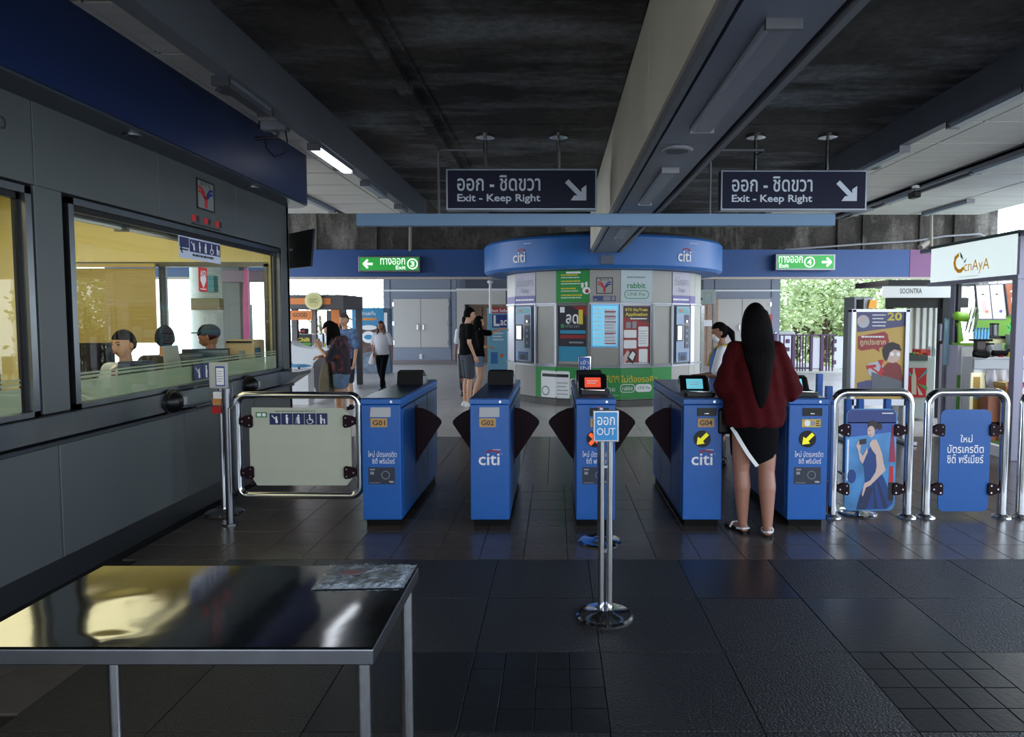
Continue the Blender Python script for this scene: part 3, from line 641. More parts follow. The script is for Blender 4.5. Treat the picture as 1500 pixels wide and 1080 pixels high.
labs = ['unlit tube lamp on the left bulkhead above the security camera', 'lit tube lamp on the left bulkhead past the booth corner', 'unlit tube lamp second past the booth corner', 'unlit tube lamp on the left bulkhead nearest the hanging rail']
for (a, b), lab, d in zip((((320, 120), (385, 165)), ((470, 215), (516, 250)), ((545, 268), (572, 286)), ((592, 302), (602, 308))), labs, (M('lamp diffuser dark', (66, 68, 74), .4), lit, lampw, lampw)):
    ya, yb_ = yb(a[0], a[1], 3.2), yb(b[0], b[1], 3.2)
    y0 = (1.62)/max(0.02, (467-a[1])/1000); y1 = 1.62/((467-b[1])/1000)
    batten(lab, -2.24, y0, y1, 3.20, .11, d)
batten('tube lamp on the far left white ceiling beyond the blue fascia', -3.56, 9.6, 11.0, 3.33, .11)
for (a, b), lab in zip(((( 130), (184)), ((218), (250)), ((30), (90))), ('tube lamp on the right bulkhead nearest the viewer in view', 'tube lamp on the right bulkhead beside the right hanging sign', 'tube lamp on the right bulkhead close overhead')):
    batten(lab, 3.43, 1.70/((467-a)/1000), 1.70/((467-b)/1000), 3.28, .10)
for (a, b), lab in zip(((212, 251), (283, 296), (305, 313)), ('white tube lamp in the outer trough above the right stalls', 'short tube lamp in the outer trough beside the small projector', 'last tube lamp in the outer trough above the purple fence')):
    batten(lab, 4.74, 1.69/((467-a)/1000), 1.69/((467-b)/1000), 3.27, .12)
batten('tube lamp in the white ceiling above the tea stall', 6.0, 10.0, 11.2, 3.31, .11)
for c, lab in ((P(1341, 280, 8.8), 'small dark bullet camera hanging from the outer trough'),):
    t = thing('ceiling_camera', lab, 'camera', tuple(c))
    MB().cyl((c.x, 8.8), .012, c.z, 3.27).build('stem', dsteel, t); bx((c.x-.05, 8.74, c.z-.09), (c.x+.05, 8.9, c.z), .02).build('housing', black, t)
    MB().cyl((c.x, 8.8), .045, 3.24, 3.27).build('flange', white, t)
# hanging signs
YS = 7.46
def hang_sign(name, lab, x0, x1, yt, yb_, poles):
    a = P(x0, yb_, YS); b = P(x1, yt, YS)
    t = thing(name, lab, 'sign', ((a.x+b.x)/2, YS, a.z), 'hanging exit keep right signs')
    bx((a.x, YS-.06, a.z), (b.x, YS+.06, b.z), .004).build('frame', M('sign frame', (150, 158, 172), .3, .8), t)
    bx((a.x+.018, YS-.065, a.z+.018), (b.x-.018, YS-.058, b.z-.018)).build('face', navy, t)
    f = Fr((0, YS-.0655, 0)); W_ = b.x-a.x; H_ = b.z-a.z
    q = lambda u, v: (a.x+u*W_, a.z+v*H_)
    text(f, 'ออก - ชิดขวา', *q(.075, .46), *q(.625, .84), mat=signtxt, parent=t, d=.002, bold=.012)
    text(f, 'Exit - Keep Right', *q(.075, .15), *q(.625, .385), mat=signtxt, parent=t, d=.002, bold=.02)
    m = MB(); s = H_*.24; cx, cy = q(.865, .47)
    stroke(f, [(cx-s, cy+s*.95), (cx+s*.6, cy-s*.65)], s*.5, .001, .003, m)
    fpoly(f, [(cx+s, cy-s), (cx+s, cy+s*.55), (cx+s*.5, cy+s*.2), (cx+s*.5, cy-s*.5), (cx-s*.25, cy-s*.5), (cx-s*.6, cy-s)], .0012, .0032, m)
    m.build('arrow', signtxt, t)
    for px in poles:
        x = P(px, 230, YS).x
        MB().tube([(x, YS, b.z-.01), (x, YS, 3.55)], .022, 14).build('pole', steel, t, 40)
        MB().lathe((x, YS, 3.50), [(.022, 0), (.10, .018), (.10, .05), (0, .05)], 24).build('flange', steel, t, 30)
    return t
hang_sign('hanging_sign', 'navy hanging Exit Keep Right sign left of the middle beam', 655, 874, 249, 309, (711, 818))
hang_sign('hanging_sign', 'navy hanging Exit Keep Right sign right of the middle beam', 1053.5, 1267, 251, 309.5, (1107, 1212))
a, b = P(524, 331.5, 7.2), P(1221, 314, 7.2)
t = thing('hanging_rail', 'long pale blue rail hanging across the hall under both exit signs', 'rail', (0, 7.2, a.z), )
bx((a.x, 7.15, a.z), (b.x, 7.25, b.z), .004).build('rail', M('rail blue grey', (112, 146, 182), .45), t)
for px, pp in ((643, 711), (1040, 1107)):
    x = P(px, 300, 7.2).x; x2 = P(pp, 300, YS).x; zt = P(px, 220, 7.2).z
    MB().tube([(x, 7.2, b.z), (x, 7.2, zt-.03), (x+.03, 7.2, zt), (x2, 7.2, zt), (x2, YS-.02, zt)], .012, 8).build('conduit', M('conduit', (96, 98, 104), .5), t, True)
# lit exit signs on the band
def exit_sign(lab, x0, y0, x1, y1, num, left):
    Y = 16.45; a = P(x0, y1, Y); b = P(x1, y0, Y)
    t = thing('exit_sign', lab, 'sign', ((a.x+b.x)/2, Y, a.z), 'lit green exit signs')
    bx((a.x, Y, a.z), (b.x, Y+.3, b.z), .01).build('frame', dsteel, t)
    bx((a.x+.04, Y-.006, a.z+.04), (b.x-.04, Y+.004, b.z-.04)).build('face', M('exit green', (40, 160, 62), .4, emit=0.55), t)
    f = Fr((0, Y-.006, 0)); W_ = b.x-a.x; H_ = b.z-a.z; q = lambda u, v: (a.x+(u if left else u)*W_, a.z+v*H_)
    wl_ = M('lit white', (240, 255, 240), .4, emit=1.0)
    off = .36 if left else .05
    text(f, 'ทางออก', *q(off, .45), *q(off+.40, .86), mat=wl_, parent=t, d=.003, bold=.004)
    tx = (.61, .77) if left else (.06, .22)
    text(f, 'Exit', *q(tx[0], .16), *q(tx[1], .40), mat=wl_, parent=t, d=.003, bold=.012)
    cx, cy = q(.88 if left else .565, .5); r_ = H_*.30
    m = MB(); stroke(f, [(cx+r_*math.cos(k*PI/12), cy+r_*math.sin(k*PI/12)) for k in range(25)], H_*.06, .002, .004, m); m.build('ring', wl_, t)
    text(f, num, cx-r_*.42, cy-r_*.58, cx+r_*.42, cy+r_*.58, mat=wl_, parent=t, d=.003, bold=.03)
    s = 1 if left else -1; cx, cy = q(.15 if left else .86, .5); h = H_*.26
    m = MB(); stroke(f, [(cx-s*h*.7, cy), (cx+s*h*1.25, cy)], h*.55, .002, .004, m)
    stroke(f, [(cx+s*h*.1, cy+h), (cx-s*h*.9, cy), (cx+s*h*.1, cy-h)], h*.5, .0021, .0041, m); m.build('arrow', wl_, t)
exit_sign('lit green exit sign with a left arrow and number 3', 525, 375, 615, 398.5, '3', True)
exit_sign('lit green exit sign with a right arrow and number 4', 1136, 372, 1224, 396, '4', False)
# pipes and cables by the cross beam
pipe = M('pipe cream', (150, 142, 128), .5)
single('wall_pipe', MB().tube([P(601, 332, 16.6), P(601, 368, 16.6)], .04, 8), pipe, 'cream vertical pipe on the concrete above the left exit sign', 'pipe', smooth=40)
single('wall_pipe', MB().tube([P(1364, 314, 12.0), P(1364, 368, 12.0)], .03, 8), pipe, 'cream drop pipe hanging beside the tea stall sign', 'pipe', smooth=40)
single('cable_run', MB().tube([P(1150, 366, 16.87), P(1260, 358, 16.87), P(1340, 353, 16.87), P(1385, 346, 16.87), P(1435, 343, 16.87), P(1445, 348, 16.87)], .025, 6), M('cable grey', (160, 160, 165), .5), 'grey cable run along the concrete beam above the right exit sign', 'cable', smooth=True)
c = P(1356, 357, 12.0); t = thing('wall_camera', 'white bullet camera on the drop pipe beside the tea stall sign', 'camera', tuple(c))
MB().tube([c+Vector((-.12, -.05, -.07)), c+Vector((.10, .05, .05))], .05, 12).build('housing', pipe, t, 40); MB().tube([c, P(1364, 353, 12.0)], .015, 6).build('bracket', pipe, t)
# ================================================================== TICKET GATES
yellow = M('arrow yellow', (232, 224, 20), .5, emit=.35); orange = M('cross orange', (255, 84, 30), .5, emit=1.0)
plate = M('brass label', (188, 146, 88), .5); cyan = M('screen cyan', (120, 214, 232), .3, emit=.55); redscr = M('screen red', (232, 84, 56), .3, emit=.6)
W2, GL, GH = .147, 1.58, .985
def sector(mb, side, y0, y1):
    s = side
    pts = [(W2-.03, .845), (W2+.06, .832), (W2+.13, .80), (W2+.19, .755), (W2+.212, .73), (W2+.213, .705), (W2+.02, .415), (W2-.005, .40), (W2-.03, .44)]
    mb.prism([(s*x, y0, z) for x, z in pts], (0, y1-y0, 0))
def citi(fr, x0, x1, z0, z1, t, m=wht):
    text(fr, 'citi', x0, z0, x1, z1, mat=m, parent=t, bold=.012)
    s = MB(); w_ = x1-x0; cx = x0+w_*.66; stroke(fr, [(cx+w_*.34*math.cos(R(a)), z1-w_*.10+w_*.24*math.sin(R(a))) for a in range(25, 160, 15)], w_*.07, .003, .006, s); s.build('arc', red, t)
    MB_ = MB(); fpoly(fr, circ(x1+w_*.10, z1-w_*.02, w_*.02), .003, .005, MB_).build('trademark_dot', m, t)
def gate(lab, X, num, face, front, lamp, flaps, hoods, slot):
    t = thing('ticket_gate', lab, 'ticket gate', (0, 0, 0), 'row of blue ticket gates')
    bx((-W2+.02, .03, 0), (W2-.02, GL-.03, .06)).build('plinth', blackm, t)
    bd = bx((-W2, 0, .055), (W2, GL, .935), .006).build('body', gblue, t)
    for s in (-1, 1):
        m = MB()
        for a, b in ((.06, .50), (.52, 1.04), (1.06, GL-.06)): m.box((s*W2, a, .10), (s*(W2+.004), b, .90))
        m.build('side_panel', gside, t)
        MB().box((s*W2, .02, .90), (s*(W2+.006), GL-.02, .912)).build('side_groove', navy, t)
    bx((-W2-.004, -.006, .938), (W2+.004, GL+.004, .978), .004).build('lid', gblue, t)
    bx((-W2+.004, .004, .9775), (W2-.004, GL-.01, .986), .003).build('lid_top', gtop, t)
    f = Fr((0, 0, 0))
    MB().tube([(W2*.55, -.008, .958), (W2*.55, -.014, .958)], .010, 12).build('lock', steel, t)
    if slot == 'cover': MB().prism([(-.075, -.004, .915), (.075, -.004, .915), (.075, -.03, .845), (-.075, -.03, .845)], (0, .03, 0)).build('slot_cover', M('slot cover silver', (186, 188, 194), .5, .2), t)
    else:
        sl = bx((-.045, -.006, .85), (.10, .02, .91)).build('ticket_slot', black, t); MB().box((.01, -.012, .865), (.04, -.004, .872)).build('slot_lip', steel, sl)
    if slot == 'sticker':
        st_ = frect(f, -.05, .765, .09, .825, .001, .004).build('sticker', M('sticker yellow', (206, 176, 60), .5), t)
        fpoly(f, circ(-.01, .795, .024), .004, .006).build('symbol', wht, st_); fpoly(f, circ(.03, .795, .02), .004, .006).build('symbol', gry, st_); tlines(f, .055, .77, .085, .82, 3, MB(), .5, .004, .006).build('lettering', ink, st_)
    else:
        x = -.015 if slot == 'cover' else .022
        lp = frect(f, x-.062, .765, x+.062, .832, .001, .005).build('number_plate', plate, t)
        text(f, num, x-.048, .778, x+.048, .818, mat=ink, parent=lp, d=.006, bold=.02)
    if lamp:
        cx, cz = -.005, .675
        lm = fpoly(f, circ(cx, cz, .064, n=28), .001, .006).build('direction_lamp', black, t); s = MB()
        if lamp == 'arrow':
            stroke(f, [(cx+.04, cz+.04), (cx-.022, cz-.022)], .028, .006, .008, s); fpoly(f, [(cx-.042, cz-.042), (cx-.034, cz+.018), (cx-.016, cz+.006), (cx+.006, cz-.016), (cx+.018, cz-.034)], .0062, .0082, s)
            s.build('arrow', yellow, lm)
        else:
            for k in (-1, 1): stroke(f, [(cx-.04, cz-.04*k), (cx+.04, cz+.04*k)], .026, .006, .008+.0002*k, s)
            s.build('cross', orange, lm)
    if front == 'citi':
        citi(f, -.085, .075, .475, .565, t); tlines(f, .02, .59, .085, .597, 1, MB(), .6).build('small_print', wht, t)
    else:
        text(f, 'ใหม่ บัตรเครดิต', -.10, .538, .115, .585, mat=wht, parent=t); text(f, 'ซิตี้ พรีเมียร์', -.07, .487, .10, .53, mat=wht, parent=t)
        cp = frect(f, -.10, .33, .10, .46, .001, .004).build('card_picture', M('card dark', (36, 44, 60), .35), t)
        frect(f, -.085, .405, -.058, .425, .004, .006).build('chip', gry, cp); s = MB(); stroke(f, [(.03+.03*math.cos(k*PI/8), .40+.03*math.sin(k*PI/8)) for k in range(17)], .004, .004, .006, s); s.build('emblem_ring', gry, cp)
        text(f, 'VISA', .055, .342, .092, .355, mat=wht, parent=cp, d=.005, bold=.02); tlines(f, -.09, .337, -.01, .345, 1, MB(), .5, .004, .006).build('small_print', gry, cp)
        frect(f, -.088, .437, -.05, .448, .004, .006).build('small_print', gry, cp)
    for s in flaps:
        m = MB(); sector(m, s, .545, .575); m.build('flap', maroon, t)
        bx((s*(W2-.0), .50, .38), (s*(W2+.008), .62, .86)).build('flap_housing', navy, t)
    for y0, kind in hoods:
        sgn = -1 if kind != 'back' else 1
        # wedge console: tall side away from the passenger side it serves
        xs = .115
        if sgn == -1:
            pr_ = [(y0, .985), (y0, 1.005), (y0+.06, 1.115), (y0+.10, 1.125), (y0+.17, 1.02), (y0+.18, .985)]
        else:
            pr_ = [(y0, .985), (y0+.03, 1.105), (y0+.08, 1.115), (y0+.24, 1.03), (y0+.26, .985)]
        h = MB(); rs = []
        for x, k in ((-xs, .93), (-xs+.012, 1.0), (xs-.012, 1.0), (xs, .93)):
            rs.append([Vector((x, y, .985+(z-.985)*k)) for y, z in pr_])
        h.rings(rs); hd = h.build('console', black, t)
        bx((-xs-.006, y0+.05, .985), (-xs+.004, y0+.20, 1.06), .003).build('side_rim', M('console silver', (150, 154, 160), .35, .6), hd); bx((xs-.004, y0+.05, .985), (xs+.006, y0+.20, 1.06), .003).build('side_rim', M('console silver', (0, 0, 0)), hd)
        if sgn == -1:
            ff_ = Fr((0, y0, 1.005), (1, 0, 0), (0, .06, .110)); frect(ff_, -.065, .02, .065, .105, .001, .004).build('screen', {'cyan': cyan, 'red': redscr}[kind], hd)
            tlines(ff_, -.045, .045, .045, .085, 2, MB(), .4, .004, .005).build('lettering', wht, hd)
            pd = MB(); pd.prism([(x, y, .986) for x, y in rrect(-.12, y0-.20, .12, y0+.0, .03)], (0, 0, .028)); pd.build('card_reader', black, t)
            MB().tube([(-.10, y0-.02, 1.018), (-.08, y0-.18, 1.018), (.08, y0-.18, 1.018), (.10, y0-.02, 1.018)], .005, 6).build('reader_trim', steel, t)
    t.location = (X, 5.1, 0); return t
def gx(px): return P(px, 680, 5.1).x
gate('blue ticket gate labelled G01 next to the swing barrier', gx(559), 'G01', 0, 'card', None, (1,), [(1.02, 'back')], 'cover')
g2 = gate('blue ticket gate labelled G02 with the white company logo, flaps both sides', gx(717.5), 'G02', 0, 'citi', None, (-1, 1), [(1.02, 'back')], 'cover')
gate('blue ticket gate with an orange cross lamp behind the OUT sign post', gx(872.5), 'G03', 0, 'card', 'cross', (-1, 1), [(.42, 'red'), (1.02, 'back')], 'slot')
gate('blue ticket gate labelled G04 with a yellow arrow lamp and company logo', gx(1029), 'G04', 0, 'citi', 'arrow', (-1, 1), [(.30, 'cyan')], 'slot')
gate('blue ticket gate right of the woman in maroon, with a yellow sticker', gx(1183), 'G05', 0, 'card', 'arrow', (-1,), [(.30, 'cyan')], 'sticker')
# ================================================================== BARRIERS
def arcpts(c, r, a0, a1, n=6): return [(c[0]+r*math.cos(R(a0+(a1-a0)*k/n)), c[1]+r*math.sin(R(a0+(a1-a0)*k/n))) for k in range(n+1)]
def clamp(f, x, z, s, parent):      # s: direction from tube to panel
    cl = fpoly(f, [(x, z-.02), (x+s*.05, z-.045), (x+s*.088, z-.05), (x+s*.10, z-.035), (x+s*.10, z+.035), (x+s*.088, z+.05), (x+s*.05, z+.045), (x, z+.02)], -.012, .022).build('clamp', maroon, parent)
    for dx, dz in ((.025, 0), (.078, .028), (.078, -.028)): fpoly(f, circ(x+s*dx, z+dz, .007, n=8), .022, .027).build('bolt', chrome, cl)
cream2 = M('cream acrylic', (178, 182, 166), .3, noise=.03)
Y = 5.15; f = Fr((0, Y, 0))
x0, x1 = P(349, 650, Y).x, P(527, 650, Y).x; z0, z1 = P(440, 726, Y).z, P(440, 579, Y).z
t = thing('swing_barrier', 'steel swing barrier with a cream panel of five pictograms beside gate G01', 'barrier', (x0, Y, 0))
r_ = .07; pts = []
for cx, cz, a0 in ((x1-r_, z1-r_, 90), (x1-r_, z0+r_, 0), (x0+r_, z0+r_, 270), (x0+r_, z1-r_, 180)): pts += arcpts((cx, cz), r_, a0, a0-90)
pts.append(pts[0]); MB().tube([(x, Y, z) for x, z in pts], .028, 14).build('frame', chrome, t, True)
pa, pb = P(368, 711, Y), P(514, 598, Y)
pn = fpoly(f, [(pa.x+.05, pa.z), (pb.x-.04, pa.z), (pb.x, pa.z+.05), (pb.x, pb.z-.05), (pb.x-.06, pb.z), (pa.x+.02, pb.z+.005), (pa.x+.02, pb.z-.08), (pa.x, pb.z-.1), (pa.x, pa.z+.08)], -.006, .006).build('panel', cream2, t)
s_ = .088; px0, pz0 = P(396, 622, Y).x, P(396, 622, Y).z
for k in range(5): picto(Fr((0, Y-.006, 0)), px0+k*s_*1.01, pz0, s_*.94, k, pn)
fg_ = Fr((0, Y-.006, 0)); frect(fg_, px0-.105, pz0+.055, px0-.02, pz0+.095).build('green_sticker', M('green sticker', (52, 120, 66), .5), pn)
frect(fg_, px0-.095, pz0+.063, px0-.065, pz0+.087, .003, .005).build('symbol', wht, pn); frect(fg_, px0-.055, pz0+.063, px0-.03, pz0+.087, .003, .005).build('symbol', wht, pn)
tlines(fg_, px0+.04, pz0+.10, px0+.36, pz0+.108, 1, MB(), .5, .001, .003).build('lettering', ink, pn)
for z in (P(0, 617, Y).z, P(0, 692, Y).z): clamp(f, x0+.02, z, 1, t); clamp(f, x1-.02, z, -1, t)
MB().tube([(x0-.03, Y, z0+.02), (x0-.06, Y, z0+.02), (x0-.06, Y, z1-.1), (x0-.03, Y, z1-.1)], .012, 8).build('hinge_rod', dsteel, t)
MB().cyl((x0-.085, Y+.02), .03, 0, 1.05).build('hinge_post', dsteel, t, 40); MB().cyl((x0-.085, Y+.02), .06, 0, .012).build('foot', dsteel, t, 40)
def hoop(lab, x0, x1, Y, group='steel hoop barriers beside the last gate'):
    t = thing('hoop_barrier', lab, 'barrier', ((x0+x1)/2, Y, 0), group); z1 = P(x0, 584, Y).z if 0 else 1.0
    pts = [(x0, 0)]+arcpts((x0+.09, z1-.09), .09, 180, 90)+arcpts((x1-.09, z1-.09), .09, 90, 0)+[(x1, 0)]
    MB().tube([(x, Y, z) for x, z in pts], .033, 16).build('hoop', chrome, t, True)
    for x in (x0, x1): MB().lathe((x, Y, 0), [(.075, 0), (.07, .012), (.045, .02), (.034, .03), (.03, .03), (0, .03)], 24).build('foot_flange', steel, t, 40)
    return t
YH = 5.36
def hpanel(t, x0, x1, pxa, pxb, ya, yb_, mat, name='panel'):
    a, b = P(pxa, yb_, YH), P(pxb, ya, YH); f = Fr((0, YH, 0))
    pn = fpoly(f, rrect(a.x, a.z, b.x, b.z, .05), -.006, .006).build(name, mat, t)
    for py in (630, 716):
        z = P(1300, py, YH).z; clamp(f, x0+.025, z, 1, t); clamp(f, x1-.025, z, -1, t)
    return pn, a, b
hx = [P(px, 700, YH).x for px in (1220, 1330, 1357, 1469, 1496, 1608)]
h1 = hoop('steel hoop barrier holding the poster of a woman in a blue gown', hx[0], hx[1], YH)
adbg = M('poster sea blue', (70, 132, 186), .4, noise=.45, scale=3.5)
pn, a, b = hpanel(h1, hx[0], hx[1], 1236, 1314, 599, 748, adbg, 'poster_panel')
W_, H_ = b.x-a.x, b.z-a.z; f = Fr((0, YH-.006, 0)); q = lambda u, v: (a.x+u*W_, a.z+v*H_)
def sh(name, pp, mat, lay_=1): return fpoly(f, [q(u, v) for u, v in pp], .0005*lay_, .0005*lay_+.001).build(name, mat, pn)
sh('poster_top', rr if False else [(.02, .86), (.98, .86), (.98, .95), (.93, .99), (.07, .99), (.02, .95)], M('poster deep blue', (22, 48, 116), .4), 1)
sh('poster_top', [(.02, .72), (.98, .78), (.98, .87), (.02, .87)], M('poster mid blue', (44, 84, 160), .4), 1)
sk = M('poster skin', (206, 178, 166), .5); dr = M('poster gown', (14, 58, 122), .45); dr2 = M('poster gown dark', (18, 32, 74), .45); hr = M('poster hair', (34, 26, 34), .5)
sh('gown', [(.40, .58), (.52, .64), (.66, .60), (.72, .46), (.68, .40), (.78, .32), (.97, .08), (.84, .015), (.24, .01), (.30, .14), (.40, .28), (.38, .44), (.34, .46)], dr, 3)
sh('gown_fold', [(.44, .26), (.56, .22), (.44, .015), (.24, .012), (.30, .14)], dr2, 4); sh('gown_fold', [(.62, .30), (.66, .30), (.86, .04), (.78, .02)], dr2, 4); sh('gown_fold', [(.54, .30), (.57, .30), (.66, .02), (.60, .02)], dr2, 4)
sh('figure', [(.52, .70), (.60, .70), (.66, .64), (.72, .56), (.76, .46), (.80, .40), (.68, .34), (.50, .25), (.42, .23), (.36, .14), (.34, .16), (.38, .27), (.50, .30), (.60, .38), (.62, .44), (.60, .55), (.52, .60), (.46, .66)], sk, 5)
sh('figure', [(.44, .58), (.40, .54), (.34, .46), (.28, .50), (.24, .60), (.20, .64), (.26, .70), (.30, .66), (.28, .58), (.34, .54), (.42, .62)], sk, 5)
sh('figure', circ(.49, .78, .075, .055, 14), sk, 6); sh('hair', circ(.52, .84, .105, .05, 14), hr, 5); sh('hair', circ(.66, .83, .05, .035, 10), hr, 5)
sh('card', [(.26, .70), (.40, .71), (.40, .66), (.26, .65)], hr, 6); sh('tower', [(.90, .84), (.93, .84), (.99, .48), (.86, .48)], M('poster red', (150, 40, 70), .5), 2)
sh('lipstick', [(.88, .44), (.95, .44), (.96, .28), (.87, .28)], red, 4); sh('lipstick', [(.86, .28), (.97, .28), (.97, .10), (.86, .10)], ink, 4); sh('shape', circ(.13, .34, .09, .07, 12), dr, 2); sh('shape', [(.03, .3), (.06, .3), (.06, .7), (.03, .7)], wht, 2)
sh('eye', circ(.455, .79, .012, .005, 8), ink, 8); sh('lips', circ(.475, .745, .018, .006, 8), red, 8)
tlines(f, *q(.70, .95), *q(.93, .965), 1, MB(), .7, .002, .003).build('small_print', wht, pn)
h2 = hoop('steel hoop barrier with a plain blue panel of white Thai lettering', hx[2], hx[3], YH)
pn, a, b = hpanel(h2, hx[2], hx[3], 1373, 1452, 600, 749, M('panel blue', (10, 84, 158), .4, noise=.05, scale=2))
W_, H_ = b.x-a.x, b.z-a.z
text(f, 'ใหม่', *q(.40, .68), *q(.64, .755), mat=wht, parent=pn, d=.001, bold=.008); text(f, 'บัตรเครดิต', *q(.15, .575), *q(.87, .66), mat=wht, parent=pn, d=.001, bold=.008); text(f, 'ซิตี้ พรีเมียร์', *q(.15, .475), *q(.87, .565), mat=wht, parent=pn, d=.001, bold=.008)
h3 = hoop('steel hoop barrier cut by the right edge of the photo', hx[4], hx[5], YH)
hpanel(h3, hx[4], hx[5], 1512, 1590, 600, 749, M('panel blue', (0, 0, 0)))
# ================================================================== STANCHIONS
def stanchion(lab, px, py, wsign=.135, hsign=.165, words_=('ออก', 'OUT'), ztop=1.105, signmat=None, c=None, twin=True, yaw=0):
    g = c or G(px, py); x, y = g.x, g.y
    t = thing('sign_stanchion', lab, 'stanchion', (x, y, 0), 'chrome sign stanchions')
    MB().lathe((x, y, 0), [(0, 0), (.148, 0), (.152, .008), (.14, .018), (.05, .028), (.03, .04), (0, .04)], 40).build('base', chrome, t, 30)
    zs = ztop-hsign if words_ else ztop
    for dx in ((-.02, .022) if twin else (0,)):
        MB().tube([(x+dx, y, .03), (x+dx, y, zs+.01)], .017 if twin else .022, 16).build('pole', chrome, t, 40)
    if twin:
        for z in (.35, .80): bx((x-.03, y-.012, z), (x+.03, y+.012, z+.012)).build('tie', steel, t)
    if words_:
        bx((x-wsign/2, y-.026, zs), (x+wsign/2, y-.002, ztop), .003).build('sign_frame', chrome, t)
        fc = bx((x-wsign/2+.010, y-.029, zs+.010), (x+wsign/2-.010, y-.024, ztop-.010)).build('sign_face', signmat or M('sign sky blue', (24, 132, 196), .4), t)
        f = Fr((x, y-.029, 0)); text(f, words_[0], -.045, zs+hsign*.54, .045, zs+hsign*.80, mat=wht, parent=fc, d=.001, bold=.005); text(f, words_[1], -.048, zs+hsign*.22, .048, zs+hsign*.45, mat=wht, parent=fc, d=.001)
    return t
stanchion('chrome stanchion with a blue OUT sign standing out front of the gates', 886, 903)
stanchion('chrome stanchion close behind the OUT sign post, in front of gate G03', 879, 794, words_=None, twin=False, ztop=.95)
stanchion('chrome stanchion with a small blue IN sign beyond the gates', 856, 668, words_=('เข้า', 'IN'), signmat=M('sign blue', (34, 98, 184), .4), ztop=1.15, wsign=.142, hsign=.20, twin=False)
stanchion('low chrome stanchion behind the poster hoop barrier', 1256, 752, words_=None, twin=False, ztop=.75)
g = G(329, 752); t = stanchion('chrome stanchion with a notice box and leaflets beside the booth', 329, 752, words_=None, twin=False, ztop=.82)
x, y = g.x, g.y
bxm = M('notice box', (172, 174, 172), .5)
nb = bx((x-.085, y-.02, 1.02), (x+.05, y+.03, 1.23), .008).build('notice_box', bxm, t)
frect(Fr((x, y-.02, 0)), -.03, 1.04, .045, 1.20, .001, .003).build('notice', M('notice blue', (52, 70, 150), .5), nb); frect(Fr((x, y-.02, 0)), -.022, 1.05, .037, 1.185, .003, .005).build('sheet', wht, nb); tlines(Fr((x, y-.02, 0)), -.015, 1.07, .03, 1.17, 5, MB(), .3, .005, .006).build('lettering', gry, nb)
MB().tube([(x-.01, y+.01, .8), (x-.01, y+.01, 1.03)], .02, 8).build('neck', dsteel, t)
lb = MB().prism([(x-.03, y-.03, .82), (x+.05, y-.03, .82), (x+.07, y-.10, .99), (x-.045, y-.10, .99)], (0, .05, 0)).build('leaflet_rack', M('rack grey', (130, 120, 120), .5), t)
frect(Fr((x, y-.09, 0), (1, 0, 0), (0, -.07, .17)), -.03, .86, .05, .9).build('leaflet', red, lb) if 0 else None
for k, (m, dz) in enumerate(((red, .83), (M('leaflet orange', (206, 140, 80), .6), .90), (wht, .95))): bx((x-.025+.01*k, y-.105-.006*k, dz), (x+.045+.006*k, y-.10-.004*k, dz+.055)).build('leaflet', m, lb)
# ================================================================== STEEL TABLE
ztb = .76
fr_, fl_, br = G(546, 950, ztb), G(0, 953, ztb), G(612, 829, ztb); bl_ = G(160, 829, ztb)
yf, ybk = fr_.y, br.y; xr = fr_.x; xl = bl_.x-.02
t = thing('steel_table', 'long stainless steel table covered with clear film in the foreground', 'table', ((xl+xr)/2, (yf+ybk)/2, 0))
mt = M('film covered steel', (176, 178, 180), .08, 1.0, bump=.045, bscale=2.6, noise=.05, scale=2)
bx((xl, yf, ztb-.045), (xr, ybk, ztb-.003), .004).build('tabletop', dsteel, t)
m = MB(); n1, n2 = 60, 34; rr_ = random.Random(3)
def hgt(u, v):
    return .0008*math.sin(u*7+v*3)+.0003*math.sin(u*19-v*7)+.0022*math.exp(-((u-.33)**2+(v-.08)**2)/.004)+.0016*math.exp(-((u-.22)**2/.003+(v-.55)**2/.01))
vs = [(xl+.004+(xr-xl-.008)*i/n1, yf+.004+(ybk-yf-.008)*j/n2, ztb+.001+max(0, hgt(i/n1, j/n2))) for j in range(n2+1) for i in range(n1+1)]
m.add(vs, [(j*(n1+1)+i, j*(n1+1)+i+1, (j+1)*(n1+1)+i+1, (j+1)*(n1+1)+i) for j in range(n2) for i in range(n1)]); m.build('film_cover', mt, t, True)
lgx, lgr = G(172, 975, ztb-.045).x, xr-.03
for x, y, dx in ((xl+.04, yf+.04, 0), (xr-.035, yf+.035, 0), (xr-.035, ybk-.03, 0), (xl+.04, ybk-.03, 0)):
    MB().tube([(x, y, ztb-.045), (x+dx, y, 0)], .019, 16).build('leg', steel, t, 40)
MB().tube([(xl+.04, ybk-.03, .14), (xr-.035, ybk-.03, .14)], .012, 10).build('stretcher', steel, t)
